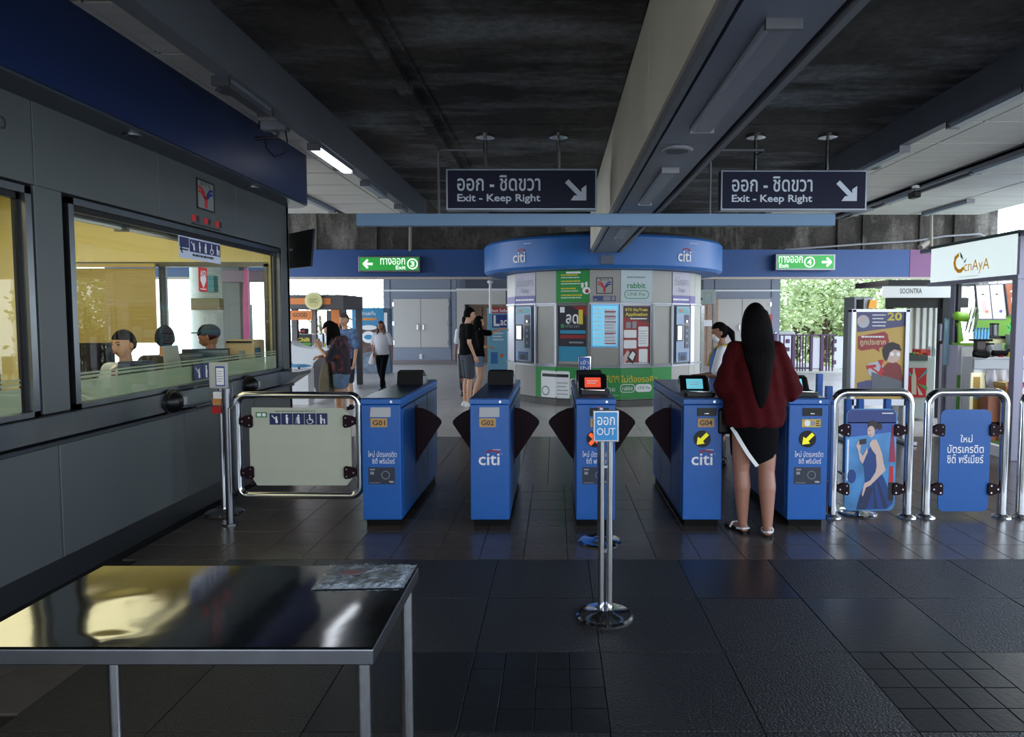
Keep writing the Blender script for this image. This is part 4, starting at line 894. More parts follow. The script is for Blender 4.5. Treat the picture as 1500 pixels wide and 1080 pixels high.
# crumpled plastic bag
bgm = M('crumpled plastic', (170, 182, 196), .22, bump=.9, bscale=26, noise=.2, scale=14, spec=.9)
q4 = [G(455, 866, ztb), G(592, 863, ztb), G(611, 829.5, ztb), G(484, 829.5, ztb)]
m = MB(); N = 26; vs = []
rr_ = random.Random(5); hh = [[.0045+.007*rr_.random() for _ in range(N+1)] for _ in range(N+1)]
for j in range(N+1):
    for i in range(N+1):
        u, v = i/N, j/N; p = q4[0]*(1-u)*(1-v)+q4[1]*u*(1-v)+q4[2]*u*v+q4[3]*(1-u)*v
        e = min(u, v, 1-u, 1-v)*10; h = .004+(hh[j][i] if e > .5 else 0)
        vs.append((p.x+(rr_.random()-.5)*.004, p.y+(rr_.random()-.5)*.004, ztb+h))
m.add(vs, [(j*(N+1)+i, j*(N+1)+i+1, (j+1)*(N+1)+i+1, (j+1)*(N+1)+i) for j in range(N) for i in range(N)])
t = thing('plastic_bag', 'crumpled grey plastic bag with faded print on the steel table corner', 'bag', tuple(q4[0]))
m.build('film', bgm, t, 60)
fb2 = Fr((q4[3].x, q4[3].y, ztb+.0155), (1, 0, 0), (0, 1, 0)); text(fb2, 'ถุงใส่ของสะอาด', .02, -.055, .20, -.02, mat=ink, parent=t, d=.002); fpoly(fb2, circ(.10, -.10, .035, .022), .001, .002).build('faded_emblem', M('faded red', (150, 120, 126), .6), t)
# ================================================================== ROUND TICKET KIOSK
KX, KY, KR = .975, 14.1, 1.97
def kang(px):
    lo, hi = -80.0, 80.0
    for _ in range(40):
        m = (lo+hi)/2; x = KX+KR*math.sin(R(m)); y = KY-KR*math.cos(R(m))
        if PX+F*x/(y*CP+0*SP) < px: lo = m
        else: hi = m
    return (lo+hi)/2
kb = [kang(p) for p in (741, 755, 785, 815, 863, 909, 955, 984, 1010, 1017.5)]
kpan = M('kiosk beige panel', (158, 156, 150), .42, noise=.05, scale=2); kst = M('kiosk steel trim', (120, 122, 128), .32, 1.0)
ks = struct('ticket_kiosk', MB().cyl((KX, KY), KR-.05, .0, 3.1, 48), M('kiosk core', (60, 60, 62), .6), 40)
del ks['kind']; tag(ks, 'round ticket office kiosk clad in beige panels with a blue crown', 'kiosk')
def kp(a, r_=KR): return Vector((KX+r_*math.sin(R(a)), KY-r_*math.cos(R(a)), 0))
fr_list = []
allb = list(kb); a = kb[-1]
while a < 360+kb[0]-20: a += 16.5; allb.append(a)
allb.append(360+kb[0])
for i in range(len(allb)-1):
    A_, B_ = kp(allb[i]), kp(allb[i+1]); f = Fr(A_, B_-A_); w_ = (B_-A_).length; fr_list.append((f, w_))
    for z0, z1 in ((.13, .71), (.73, 1.84), (1.86, 2.44)):
        frect(f, .006, z0, w_-.006, z1, -.06, 0).build('panel', kpan, ks)
for z0, z1, m, o_ in ((.0, .12, M('kiosk plinth', (84, 82, 80), .5), .02), (.705, .735, kst, .025), (1.835, 1.865, kst, .025)):
    rr1 = MB()
    for i in range(len(allb)-1):
        A_, B_ = kp(allb[i]), kp(allb[i+1]); f = Fr(A_, B_-A_); w_ = (B_-A_).length; frect(f, -.005, z0, w_+.005, z1, -.06, o_, rr1)
    rr1.build('ring_trim' if z0 else 'plinth', m, ks)
for i in (1, 2, 3, 4, 5, 6, 7, 8):
    A_ = kp(allb[i]); f = Fr(A_, kp(allb[i]+2)-kp(allb[i]-2)); frect(f, -.018, .73, .018, 1.85, -.03, .03).build('mullion', kst, ks)
cr_ = MB(); n = 96; FR_, FX = 2.40, .95
cr_.rings([[Vector((FX+r_*math.cos(2*PI*k/n), KY+r_*math.sin(2*PI*k/n), z)) for k in range(n)] for r_, z in ((1.9, 2.45), (2.34, 2.45), (FR_, 2.50), (FR_, 2.98), (2.37, 3.02), (1.9, 3.02))])
crown = cr_.build('crown', M('crown blue', (36, 104, 180), .4, noise=.03), ks, 30)
MB().cyl((FX, KY), 2.30, 3.02, 3.08, 48).build('crown_top', darkm, ks)
def kdecal(px0, px1, angpx):
    a = None; lo, hi = -60.0, 60.0
    for _ in range(40):
        m = (lo+hi)/2; x = FX+FR_*math.sin(R(m)); y = KY-FR_*math.cos(R(m))
        if PX+F*x/y < angpx: lo = m
        else: hi = m
    a = lo; p = Vector((FX+(FR_+.004)*math.sin(R(a)), KY-(FR_+.004)*math.cos(R(a)), 0))
    return Fr(p, (math.cos(R(a)), math.sin(R(a)), 0))
for px in (761, 1001):
    f = kdecal(0, 0, px); citi(f, -.155, .155, 2.58, 2.77, crown, wht)
    tlines(f, .12, 2.90, .32, 2.915, 1, MB(), .6).build('small_print', wht, crown)
def F_(i): return fr_list[i]
def kr(i, u0, u1, z0, z1, mat, name='poster', d=(.002, .008), parent=ks):
    f, w_ = F_(i); return frect(f, u0*w_, z0, u1*w_, z1, d[0], d[1]).build(name, mat, parent)
def zf(py, Y=12.2): return P(814, py, Y).z
kgreen = M('poster green', (38, 140, 66), .45); kpaper = M('poster pale', (184, 200, 204), .45); kyel = M('poster yellow', (214, 196, 60), .5); kred = M('poster dark red', (150, 30, 34), .45); kdk = M('poster night', (28, 30, 46), .45); kcy = M('poster cyan', (42, 140, 176), .45)
purp = M('ticket violet', (96, 84, 150), .5); lilac = M('ticket lilac', (176, 172, 188), .5)
# violet ticket headers
for i, w2 in ((2-0, 1), (7, 1)):
    i = 2-1+0 if i == 2 else 7
for i in (1, 7):
    kr(i, .02, .98, zf(431), 2.43, lilac, 'header_panel'); hp = kr(i, .02, .98, zf(444), zf(432), purp, 'header_band', (.003, .009))
    f, w_ = F_(i); text(f, 'ตั๋วโดยสาร', .12*w_, zf(417), .9*w_, zf(403), mat=gry, parent=ks, d=.012); text(f, 'Ticket', .3*w_, zf(427), .7*w_, zf(420), mat=gry, parent=ks, d=.012, bold=.02)
    tlines(f, .05*w_, zf(440), .95*w_, zf(436), 1, MB(), .7, .01, .012).build('lettering', wht, hp)
kr(0, 0, 1, zf(444), zf(432), purp, 'header_band'); kr(8, 0, 1, zf(444), zf(432), purp, 'header_band')
# green notice poster
i = 3; f, w_ = F_(i); pp = kr(i, 0, 1, 1.87, 2.44, kgreen, 'green_poster')
m = MB(); rr_ = [(2.36, .6), (2.25, .7), (2.12, .5), (2.0, .65)]
for z, u in rr_: tlines(f, .15*w_, z-.02, (.15+u)*w_, z+.02, 1, m, .6, .009, .011, int(z*100))
m.build('lettering', kyel, pp); m = MB()
for z, u in rr_: tlines(f, .15*w_, z-.06, (.25+u)*w_, z-.03, 1, m, .5, .009, .011, int(z*101))
m.build('lettering', wht, pp)
m = MB(); fpoly(f, circ(.92*w_, 2.08, .075, .065), .009, .011, m); fpoly(f, circ(.80*w_, 2.17, .025, .05), .009, .011, m); fpoly(f, circ(.92*w_, 2.19, .022, .05), .009, .011, m); m.build('mascot_shape', wht, pp) if 0 else m.build('white_blob', wht, pp)
fpoly(f, circ(.94*w_, 2.07, .035), .011, .013).build('badge', kred, pp); fpoly(f, rrect(.3*w_, 2.385, .75*w_, 2.42, .015), .009, .011).build('badge', wht, pp)
# station emblem
i = 4; f, w_ = F_(i); e = thing('kiosk_emblem', 'framed red and blue station emblem high on the round kiosk', 'emblem', tuple(f.p(w_/2, 2.1, .01)))
logo(f, .22*w_, 2.02, .75*w_, 2.31, e)
em = frect(f, .12*w_, 1.89, .85*w_, 1.985, .002, .008).build('notice_strip', M('strip navy', (58, 74, 128), .5), e); m = MB()
frect(f, .45*w_, 1.90, .68*w_, 1.975, .009, .011, m); frect(f, .15*w_, 1.905, .25*w_, 1.93, .009, .011, m); frect(f, .71*w_, 1.905, .82*w_, 1.975, .009, .011, m); m.build('symbol', gry, em)
# pale pay poster
i = 5; f, w_ = F_(i); pp = kr(i, 0, 1, 1.87, 2.44, kpaper, 'pale_poster')
tlines(f, .2*w_, 2.29, .8*w_, 2.34, 1, MB(), .6, .009, .011).build('lettering', gry, pp)
gr = M('print green', (40, 130, 80), .5)
text(f, 'rabbit', .2*w_, 2.12, .78*w_, 2.22, mat=gr, parent=pp, d=.012, bold=.015); text(f, 'LINE Pay', .22*w_, 1.97, .78*w_, 2.045, mat=gr, parent=pp, d=.012)
o2 = rrect(.12*w_, 1.94, .88*w_, 2.08, .065); stroke(f, o2+[o2[0]], .012, .009, .011).build('outline', gr, pp)
# middle row frames and posters
def kframe(i, z0, z1, wd=.022):
    f, w_ = F_(i); m = MB()
    for a, b, c, d in ((.03, z0, .97, z0+wd), (.03, z1-wd, .97, z1)): frect(f, a*w_, b, c*w_, d, .002, .025, m)
    for u in (.03, .97-wd/w_): frect(f, u*w_, z0, u*w_+wd, z1, .002, .025, m)
    return m.build('poster_frame', kst, ks)
i = 3; f, w_ = F_(i); kframe(i, .74, 1.83); pk = kr(i, .07, .93, zf(508), 1.81, kdk, 'night_poster'); kr(i, .07, .93, zf(530), zf(508), kcy, 'cyan_poster')
Z = lambda v: zf(447+v*61)
fpoly(f, [(.48*w_, 1.80), (.92*w_, 1.80), (.92*w_, 1.62), (.80*w_, 1.70)], .009, .011).build('red_shape', kred, pk); frect(f, .12*w_, 1.69, .26*w_, 1.79, .009, .011).build('badge', wht, pk)
text(f, 'ลด', .30*w_, 1.49, .68*w_, 1.66, mat=wht, parent=pk, d=.013, bold=.02); text(f, '1', .69*w_, 1.48, .82*w_, 1.74, mat=kyel, parent=pk, d=.014, bold=.04)
text(f, 'เที่ยวละ', .30*w_, 1.42, .72*w_, 1.49, mat=gry, parent=pk, d=.013); fpoly(f, circ(.2*w_, 1.45, .04), .009, .011).build('green_shape', gr, pk)
frect(f, .12*w_, zf(489), .90*w_, zf(484), .009, .011).build('stripe', kcy, pk); frect(f, .12*w_, zf(496), .90*w_, zf(491), .009, .011).build('stripe', kred, pk)
tlines(f, .4*w_, zf(504), .85*w_, zf(500), 1, MB(), .6, .009, .011).build('lettering', gry, pk)
i = 4; f, w_ = F_(i); t = thing('kiosk_screen', 'lit information screen in the centre of the round kiosk', 'screen', tuple(f.p(w_/2, 1.4, .02)))
z0, z1 = zf(509), zf(446); fr1 = frect(f, .06*w_, z0, .94*w_, z1, .001, .03).build('bezel', M('bezel blue', (90, 150, 190), .3, .5), t)
frect(f, .11*w_, z0+.03, .89*w_, z1-.03, .03, .033).build('display', M('display cyan', (96, 182, 214), .3, emit=.65), t)
m = MB(); frect(f, .48*w_, z0+.05, .87*w_, z1-.09, .033, .035, m); m.build('pale_field', M('display pale', (176, 186, 200), .4, emit=.25), t)
m = MB(); tlines(f, .15*w_, z0+.06, .45*w_, z1-.05, 9, m, .3, .033, .035, 3); m.build('lettering', wht, t)
m = MB(); k = 0
for u in (.08, .32, .58, .70, .82): frect(f, .5*w_, z0+(z1-z0)*u, .85*w_, z0+(z1-z0)*u+.018, .035, .037, m)
m.build('red_line', kred, t); tlines(f, .5*w_, z0+.1, .84*w_, z1-.12, 10, MB(), .3, .035, .037, 8).build('lettering', gry, t)
i = 5; f, w_ = F_(i); kframe(i, .74, 1.83); pr_ = kr(i, .07, .93, zf(531), 1.81, kred, 'red_poster')
fpoly(f, [(.07*w_, 1.81), (.93*w_, 1.81), (.93*w_, 1.5), (.07*w_, 1.62)], .0085, .010).build('top_field', M('poster umber', (74, 52, 50), .5), pr_)
text(f, 'BTS SkyTrain', .14*w_, 1.70, .85*w_, 1.765, mat=kyel, parent=pr_, d=.013, bold=.03); text(f, 'Application', .14*w_, 1.61, .85*w_, 1.69, mat=kyel, parent=pr_, d=.013, bold=.03); tlines(f, .3*w_, 1.56, .85*w_, 1.60, 1, MB(), .6, .011, .013).build('lettering', wht, pr_)
m = MB()
for r_ in ((.1, 1.24, .50, 1.38), (.1, 1.05, .50, 1.20), (.56, 1.08, .88, 1.44), (.58, .80, .86, 1.04)): fpoly(f, rrect(r_[0]*w_, r_[1], r_[2]*w_, r_[3], .02), .0105, .013, m)
m.build('white_card', wht, pr_); m = MB()
for r_ in ((.17, 1.41, .32, 1.52), (.37, 1.41, .50, 1.53)): frect(f, r_[0]*w_, r_[1], r_[2]*w_, r_[3], .0105, .013, m)
m.build('grey_card', gry, pr_); fpoly(f, [(.2*w_, .88), (.38*w_, 1.04), (.52*w_, .96), (.40*w_, .76)], .013, .015).build('phone_picture', ink, pr_); fpoly(f, [(.26*w_, .90), (.38*w_, 1.00), (.47*w_, .95), (.38*w_, .83)], .015, .017).build('phone_picture', wht, pr_)
fpoly(f, [(.08*w_, .76), (.08*w_, .9), (.22*w_, 1.02), (.28*w_, .98), (.22*w_, .85)], .012, .014).build('hand_picture', sk, pr_); tlines(f, .58*w_, 1.12, .85*w_, 1.38, 6, MB(), .25, .013, .015).build('lettering', gry, pr_); tlines(f, .1*w_, .745+.02, .9*w_, .80, 1, MB(), .6, .013, .015).build('lettering', wht, pr_)
for i in (2, 6): kframe(i, .74, 1.83)
frs = kr(0, .12, .9, .76, 1.82, M('bright steel sheet', (150, 150, 158), .30, 1.0), 'steel_sheet'); frs = kr(8, .12, .9, .76, 1.82, M('bright steel sheet', (0, 0, 0)), 'steel_sheet')
# green banner round the foot
f, w_ = F_(2)
for i in range(2, 7): kr(i, 0, 1, .14, .70, kgreen, 'green_banner', (.004, .010))
f, w_ = F_(2); ph = fpoly(f, rrect(.28*w_, .14, 1.0*w_, .63, .03), .010, .013).build('phone_picture', wht, ks)
f3, w3 = F_(3); fpoly(f3, rrect(0, .14, .42*w3, .63, .03), .010, .013).build('phone_picture', wht, ks); fpoly(f3, rrect(.44*w3, .2, .62*w3, .50, .02), .010, .013).build('phone_picture', wht, ks)
frect(f, .34*w_, .52, 1.0*w_, .575, .013, .015).build('bar', ink, ph); frect(f3, 0, .52, .38*w3, .575, .013, .015).build('bar', ink, ks); fpoly(f, circ(.5*w_, .26, .09), .013, .015).build('dial', gry, ph); fpoly(f, circ(.5*w_, .26, .065), .015, .017).build('dial', wht, ph); tlines(f3, .03*w3, .18, .38*w3, .45, 4, MB(), .25, .013, .015).build('lettering', gry, ks)
f4, w4 = F_(4); f5, w5 = F_(5); f6, w6 = F_(6)
text(f4, 'สะดวกสบาย', -.05*w4, .44, .97*w4, .57, mat=kyel, parent=ks, d=.014, bold=.01); text(f5, 'ไม่ต้องรอคิว', .02*w5, .44, .97*w5+.12, .57, mat=kyel, parent=ks, d=.016, bold=.01)
text(f4, 'ด้วย', .50*w4, .28, .84*w4, .38, mat=wht, parent=ks, d=.014); text(f5, 'rabbit', .06*w5, .30, .40*w5, .375, mat=wht, parent=ks, d=.014); bd_ = fpoly(f5, rrect(.48*w5, .265, 1.0*w5, .405, .06), .010, .013).build('badge', wht, ks); text(f5, 'LINE Pay', .56*w5, .30, .95*w5, .37, mat=gr, parent=bd_, d=.015)
o2 = rrect(.0, .265, .46*w5, .405, .06); stroke(f5, o2+[o2[0]], .01, .010, .012).build('outline', wht, ks); tlines(f4, .4*w4, .20, 1.0*w4, .225, 1, MB(), .5, .010, .012).build('lettering', kpaper, ks)
# two ticket machines
mface = M('machine blue grey', (112, 130, 152), .4, .3); mdark = M('machine slot grey', (66, 72, 84), .5)
for i, lab, k_ in ((1, 'wall ticket machine on the left side of the round kiosk, beside the reaching arm', 0), (7, 'wall ticket machine on the right side of the round kiosk, by the staff woman', 1)):
    f, w_ = F_(i); t = thing('ticket_machine', lab, 'ticket machine', tuple(f.p(w_/2, 1.2, .03)), 'ticket machines on the round kiosk')
    z0, z1 = zf(535), zf(446)
    fpoly(f, rrect(.06*w_, z0, .94*w_, z1, .03), .002, .03).build('surround', mdark, t); fpoly(f, rrect(.13*w_, z0+.03, .88*w_, z1-.03, .03), .03, .055).build('body', mface, t)
    frect(f, .2*w_, z1-.16, .8*w_, z1-.06, .055, .058).build('header', M('machine teal', (104, 168, 172), .5), t)
    fpoly(f, circ(.38*w_, z1-.11, .05, .03), .058, .060).build('header_mark', M('machine coral', (190, 110, 84), .5), t)
    sc_ = frect(f, .15*w_, zf(501), .48*w_, zf(476), .055, .062).build('screen_bezel', ink, t); frect(f, .19*w_, zf(499), .42*w_, zf(478), .062, .064).build('screen', M('white screen', (240, 246, 250), .4, emit=.9), sc_)
    frect(f, .58*w_, zf(474), .82*w_, zf(461), .055, .062).build('coin_panel', mdark, t); fpoly(f, circ(.70*w_, zf(471), .025), .062, .066).build('coin_light', M('white screen', (0, 0, 0)), t)
    frect(f, .58*w_, zf(512), .82*w_, zf(476), .055, .062).build('note_panel', mdark, t); frect(f, .62*w_, zf(478), .80*w_, zf(475), .062, .064).build('amber_strip', M('amber', (180, 130, 70), .5), t)
    for py in (485, 494, 504): fpoly(f, circ(.70*w_, zf(py), .03), .062, .065).build('slot', gry, t)
    ds = frect(f, .27*w_, zf(531), .72*w_, zf(518), .055, .062).build('dispenser', M('dispenser blue', (46, 84, 134), .5), t); frect(f, .38*w_, zf(530), .62*w_, zf(523), .062, .064).build('tray_opening', ink, ds)
# box under the beam end
o = single('junction_box', bx((P(880, 380, 11.6).x, 11.62, P(880, 387, 11.6).z), (P(900, 380, 11.6).x, 11.70, P(880, 374, 11.6).z+.01), .008), M('junction grey', (84, 96, 116), .5), 'small grey junction box on the kiosk crown under the beam end', 'box')
# ================================================================== PEOPLE
skin1 = M('skin light', (196, 150, 122), .5); skin2 = M('skin tan', (150, 104, 82), .5); skin3 = M('skin legs', (158, 112, 94), .45)
hair1 = M('hair black', (10, 8, 9), .75, noise=.4, scale=60, stretch=(1, 1, .08), bump=.4, bscale=90, spec=.08); hair2 = M('hair brown', (60, 38, 28), .45, noise=.3, scale=40)
def lerp(a, b, k): return Vector(a)*(1-k)+Vector(b)*k
BASE = dict(hip=.92, hipL=(-.085, 0, .90), hipR=(.085, 0, .90), kneeL=(-.09, .02, .49), kneeR=(.09, .02, .49), ankL=(-.09, -.01, .09), ankR=(.09, -.01, .09),
            shL=(-.165, -.01, 1.38), shR=(.165, -.01, 1.38), elL=(-.21, -.02, 1.10), elR=(.21, -.02, 1.10), wrL=(-.22, .05, .87), wrR=(.22, .05, .87),
            head=(0, .03, 1.59), neck=(0, -.005, 1.43), chest=(0, 0, 1.27), waist=(0, 0, 1.08), pelvis=(0, 0, .94))
def headmesh(mb, c, mat3, k=1.0, grow=None):
    rs = []; nn, mm = 28, 22
    for i in range(mm+1):
        a = -PI/2+PI*i/mm; a = max(min(a, PI/2-.04), -PI/2+.04); ring = []
        for j in range(nn):
            b = 2*PI*j/nn; d = Vector((math.cos(a)*math.cos(b), math.cos(a)*math.sin(b), math.sin(a)))
            x, y, z = d.x*.072, d.y*.092, d.z*.112
            if z < 0:
                t_ = -z/.112; x *= 1-.30*t_*t_; y = y*(1-.12*t_)+.012*t_
            if d.y > .6 and grow is None:
                fx_ = abs(x)/.072
                y += .010*math.exp(-((z+.055)/.02)**2-(fx_/.35)**2) - .008*math.exp(-((z-.008)/.018)**2-((fx_-.42)/.22)**2)+.022*math.exp(-((z+.02)/.022)**2-(fx_/.16)**2)+.006*math.exp(-((z-.03)/.012)**2-(fx_/.7)**2)
            p = Vector((x, y, z))
            if grow: p = grow(p, d)
            ring.append(Vector(c)+mat3 @ (p*k))
        rs.append(ring)
    mb.rings(rs)
def person(name, label, at, face, H=1.68, pose={}, skin=skin1, hairm=hair1, hair='short', headrot=(0, 0), top_=None, sleeve=.45, bottom=None, blen=.4, shoes=None, group=None, extra=None, hand={}, fat=1.0, vox=.011, seated=False, leg=1.0, topz=None, flare=1.0):
    s = H/1.70; J = dict(BASE); J.update(pose); Jv = {k: Vector(v) if not isinstance(v, float) else v for k, v in J.items()}
    loc = Vector(at); rz = Matrix.Rotation(face, 3, 'Z')
    t = thing(name, label, 'person', tuple(loc), group)
    def wp(v): return loc+rz @ (Vector(v)*s)
    def tr(mb): mb.v = [wp(v) for v in mb.v]; return mb
    hm = (Matrix.Rotation(R(headrot[0]), 3, 'Z') @ Matrix.Rotation(R(headrot[1]), 3, 'X'))
    hd, nk, ct, wa, pe = Jv['head'], Jv['neck'], Jv['chest'], Jv['waist'], Jv['pelvis']
    b = MB()
    b.loft([(pe.x, pe.y, pe.z-.10, .12, .09), (pe.x, pe.y, pe.z, .155, .108), (wa.x, wa.y, wa.z, .125*fat, .092*fat), (ct.x, ct.y, ct.z, .155, .108), (lerp(ct, nk, .6).x, lerp(ct, nk, .6).y, lerp(ct, nk, .6).z, .15, .085), (nk.x, nk.y, nk.z-.01, .06, .055)])
    b.cap(lerp(ct, nk, .8), hd+Vector((0, -.01, -.05)), .052, .047); b.cap(Jv['shL'], Jv['shR'], .052, .052)
    for S in 'LR':
        b.cap(Jv['hip'+S], Jv['knee'+S], .082*fat*(leg*.5+.5), .055*leg); b.cap(Jv['knee'+S], lerp(Jv['knee'+S], Jv['ank'+S], .35)+Vector((0, -.012, 0)), .05*leg, .054*leg); b.cap(lerp(Jv['knee'+S], Jv['ank'+S], .35)+Vector((0, -.012, 0)), Jv['ank'+S], .052*leg, .034*(leg*.5+.5))
        b.cap(Jv['sh'+S], Jv['el'+S], .046, .036); b.cap(Jv['el'+S], Jv['wr'+S], .036, .025)
        an = Jv['ank'+S]; fd = Vector((J.get('toe'+S, (0, 1, 0)))).normalized() if ('toe'+S) in J else Vector((0, 1, 0))
        b.cap(an+Vector((0, 0, -.045))-fd*.02, an+fd*.15+Vector((0, 0, -.065)), .036, .022)
    b.ell(hd+Vector((0, -.005, -.01)), (.055, .07, .08))
    b = remesh(b, vox, 5); headmesh(b, hd, hm)
    for sx in (-1, 1): b.ell(hd+hm @ Vector((sx*.075, -.005, -.005)), (.012, .02, .032), 8, 6)
    for S, sx in (('L', -1), ('R', 1)):
        w_ = Jv['wr'+S]; d = (Vector(hand[S]) if S in hand else (w_-Jv['el'+S])).normalized()
        up = Vector((0, 0, 1)) if abs(d.z) < .8 else Vector((0, 1, 0)); nn = Vector((sx, 0, 0)) if abs(d.z) > .8 else d.cross(up).normalized()*0+up
        lat = d.cross(nn).normalized()
        b.cap(w_, w_+d*.045, .024, .027, 10)
        pc = w_+d*.05; b.loft([(0, 0, 0, 0.0001, 0.0001)]*2) if 0 else None
        for k in range(4):
            o_ = lat*(k-1.5)*.0185; ln = (.062, .072, .068, .052)[k]
            b.cap(w_+d*.03+o_*.8, w_+d*.085+o_, .0125, .0105, 8); p1 = w_+d*.085+o_; p2 = p1+(d*.9-nn*.35).normalized()*ln*.5; p3 = p2+(d*.6-nn*.75).normalized()*ln*.5
            b.cap(p1, p2, .0095, .0085, 7); b.cap(p2, p3, .0085, .007, 7)
        th = lat*(-.028); b.cap(w_+d*.025+th*.6, w_+d*.06+th*1.45, .012, .010, 7); b.cap(w_+d*.06+th*1.45, w_+d*.088+th*1.5-nn*.015, .0095, .008, 7)
    body = tr(b).build('body', skin, t, 60)
    # face
    m = MB()
    for sx in (-1, 1):
        e = MB(); e.ell(hd+hm @ Vector((sx*.030, .079, .006)), (.014, .007, .0065), 10, 6); tr(e).build('eye', M('eye', (30, 22, 20), .2), t, True)
        e = MB(); e.cap(hd+hm @ Vector((sx*.016, .087, .026)), hd+hm @ Vector((sx*.045, .078, .028)), .0035, .0025, 6); tr(e).build('eyebrow', hairm, t)
    e = MB(); e.cap(hd+hm @ Vector((-.018, .086, -.058)), hd+hm @ Vector((.018, .086, -.058)), .006, .006, 8); tr(e).build('mouth', M('lips', (150, 84, 80), .5), t, True)
    # hair
    def grow(p, d):
        fz = d.z+.25*max(0, d.y)
        ht = .34 if hair == 'short' else .45; front = d.y > (.15 if d.z < ht else .9) and d.z < ht+.05
        low = d.z < -.45
        kf = .82 if front else (1.13 if not low or hair != 'short' else .9)
        if d.z < -.2 and hair == 'short' and d.y > -.2: kf = .88
        return Vector((p.x*kf*1.03, p.y*kf, p.z*(kf if d.z > -.3 else .9)))+Vector((0, -.004, .004))
    h = MB(); headmesh(h, hd, hm, 1.0, grow)
    if hair in ('long', 'verylong'):
        L = .30 if hair == 'long' else .52
        secs = []; hb = hd+hm @ Vector((0, -.02, 0))
        ws, yo = (1.0, 0.0) if hair == 'long' else (1.18, -.055)
        h.loft([(hb.x, hb.y-.0, hb.z+.07, .07*ws, .075), (hb.x, hb.y-.02, hb.z-.01, .092*ws, .082), (hb.x, hb.y-.05, hb.z-.12, .103*ws, .066), (hb.x, hb.y-.075+yo*.7, hb.z-.12-L*.25, .098*ws, .06), (hb.x, hb.y-.085+yo, hb.z-.12-L*.5, .070*ws, .055), (hb.x+.006, hb.y-.09+yo, hb.z-.12-L*.8, .048*ws, .04), (hb.x+.002, hb.y-.09+yo, hb.z-.12-L, .022, .02)])
        if hair == 'long':
            for sx in (-1, 1): h.cap(hb+Vector((sx*.075, .03, .0)), hb+Vector((sx*.085, .045, -.22)), .028, .02)
        h = remesh(h, .009, 4)
    if hair == 'bun': h.ell(hd+hm @ Vector((0, -.12, .03)), (.045, .045, .045))
    if hair == 'pony':
        h.cap(hd+hm @ Vector((0, -.08, .03)), hd+hm @ Vector((0, -.13, -.04)), .04, .04); h.cap(hd+hm @ Vector((0, -.13, -.04)), hd+hm @ Vector((0, -.13, -.15)), .04, .02)
    tr(h).build('hair', hairm, t, 60)
    # clothes
    if top_:
        c = MB(); zt = topz if topz is not None else pe.z-.04; g = .018
        c.loft([(pe.x, pe.y, zt, (.168+g*.4)*flare, (.118+g)*flare), (pe.x, pe.y, zt+.02, (.170+g*.5)*flare, (.12+g)*flare), (wa.x, wa.y, wa.z, (.145+g)*fat*(flare+1)/2, (.104+g)*fat), (ct.x, ct.y, ct.z, .165+g, .112+g), (lerp(ct, nk, .6).x, lerp(ct, nk, .6).y, lerp(ct, nk, .6).z+.005, .15+g, .09+g), (nk.x, nk.y, nk.z+.0, .072, .064)])
        c.cap(Jv['shL'], Jv['shR'], .064, .064)
        for S in 'LR':
            sh, el, wr = Jv['sh'+S], Jv['el'+S], Jv['wr'+S]
            if sleeve <= .5: c.cap(sh, lerp(sh, el, sleeve*2), .064, .062)
            else: c.cap(sh, el, .062, .052); c.cap(el, lerp(el, wr, (sleeve-.5)*2), .052, .042)
        tr(remesh(c, vox, 4)).build('top', top_, t, 60)
    if bottom:
        c = MB(); c.loft([(pe.x, pe.y, pe.z-.13, .15, .105), (pe.x, pe.y, pe.z-.03, .172, .122), (lerp(pe, wa, .6).x, pe.y, lerp(pe, wa, .6).z, .148*fat, .108*fat)])
        for S in 'LR':
            hp, kn, an = Jv['hip'+S], Jv['knee'+S], Jv['ank'+S]
            if blen <= .5: c.cap(hp, lerp(hp, kn, blen*2), .098, .092 if blen < .3 else .082)
            else: c.cap(hp, kn, .094, .066); c.cap(kn, lerp(kn, an, (blen-.5)*2), .066, .05)
        tr(remesh(c, vox, 4)).build('trousers' if blen > .6 else 'shorts', bottom, t, 60)
    if shoes:
        for S in 'LR':
            an = Jv['ank'+S]; fd = Vector((J.get('toe'+S, (0, 1, 0)))).normalized()
            c = MB(); c.cap(an+Vector((0, 0, -.045))-fd*.03, an+fd*.155+Vector((0, 0, -.058)), .044, .03); c.cap(an+Vector((0, 0, -.045)), an+Vector((0, 0, -.01)), .042, .04)
            c = remesh(c, .008, 3); zmin = 0.0
            c.v = [Vector((v.x, v.y, max(v.z, .001+min(0, 0)))) for v in c.v]; tr(c).build('shoe', shoes, t, 60)
    if extra: extra(t, Jv, tr, wp)
    return t
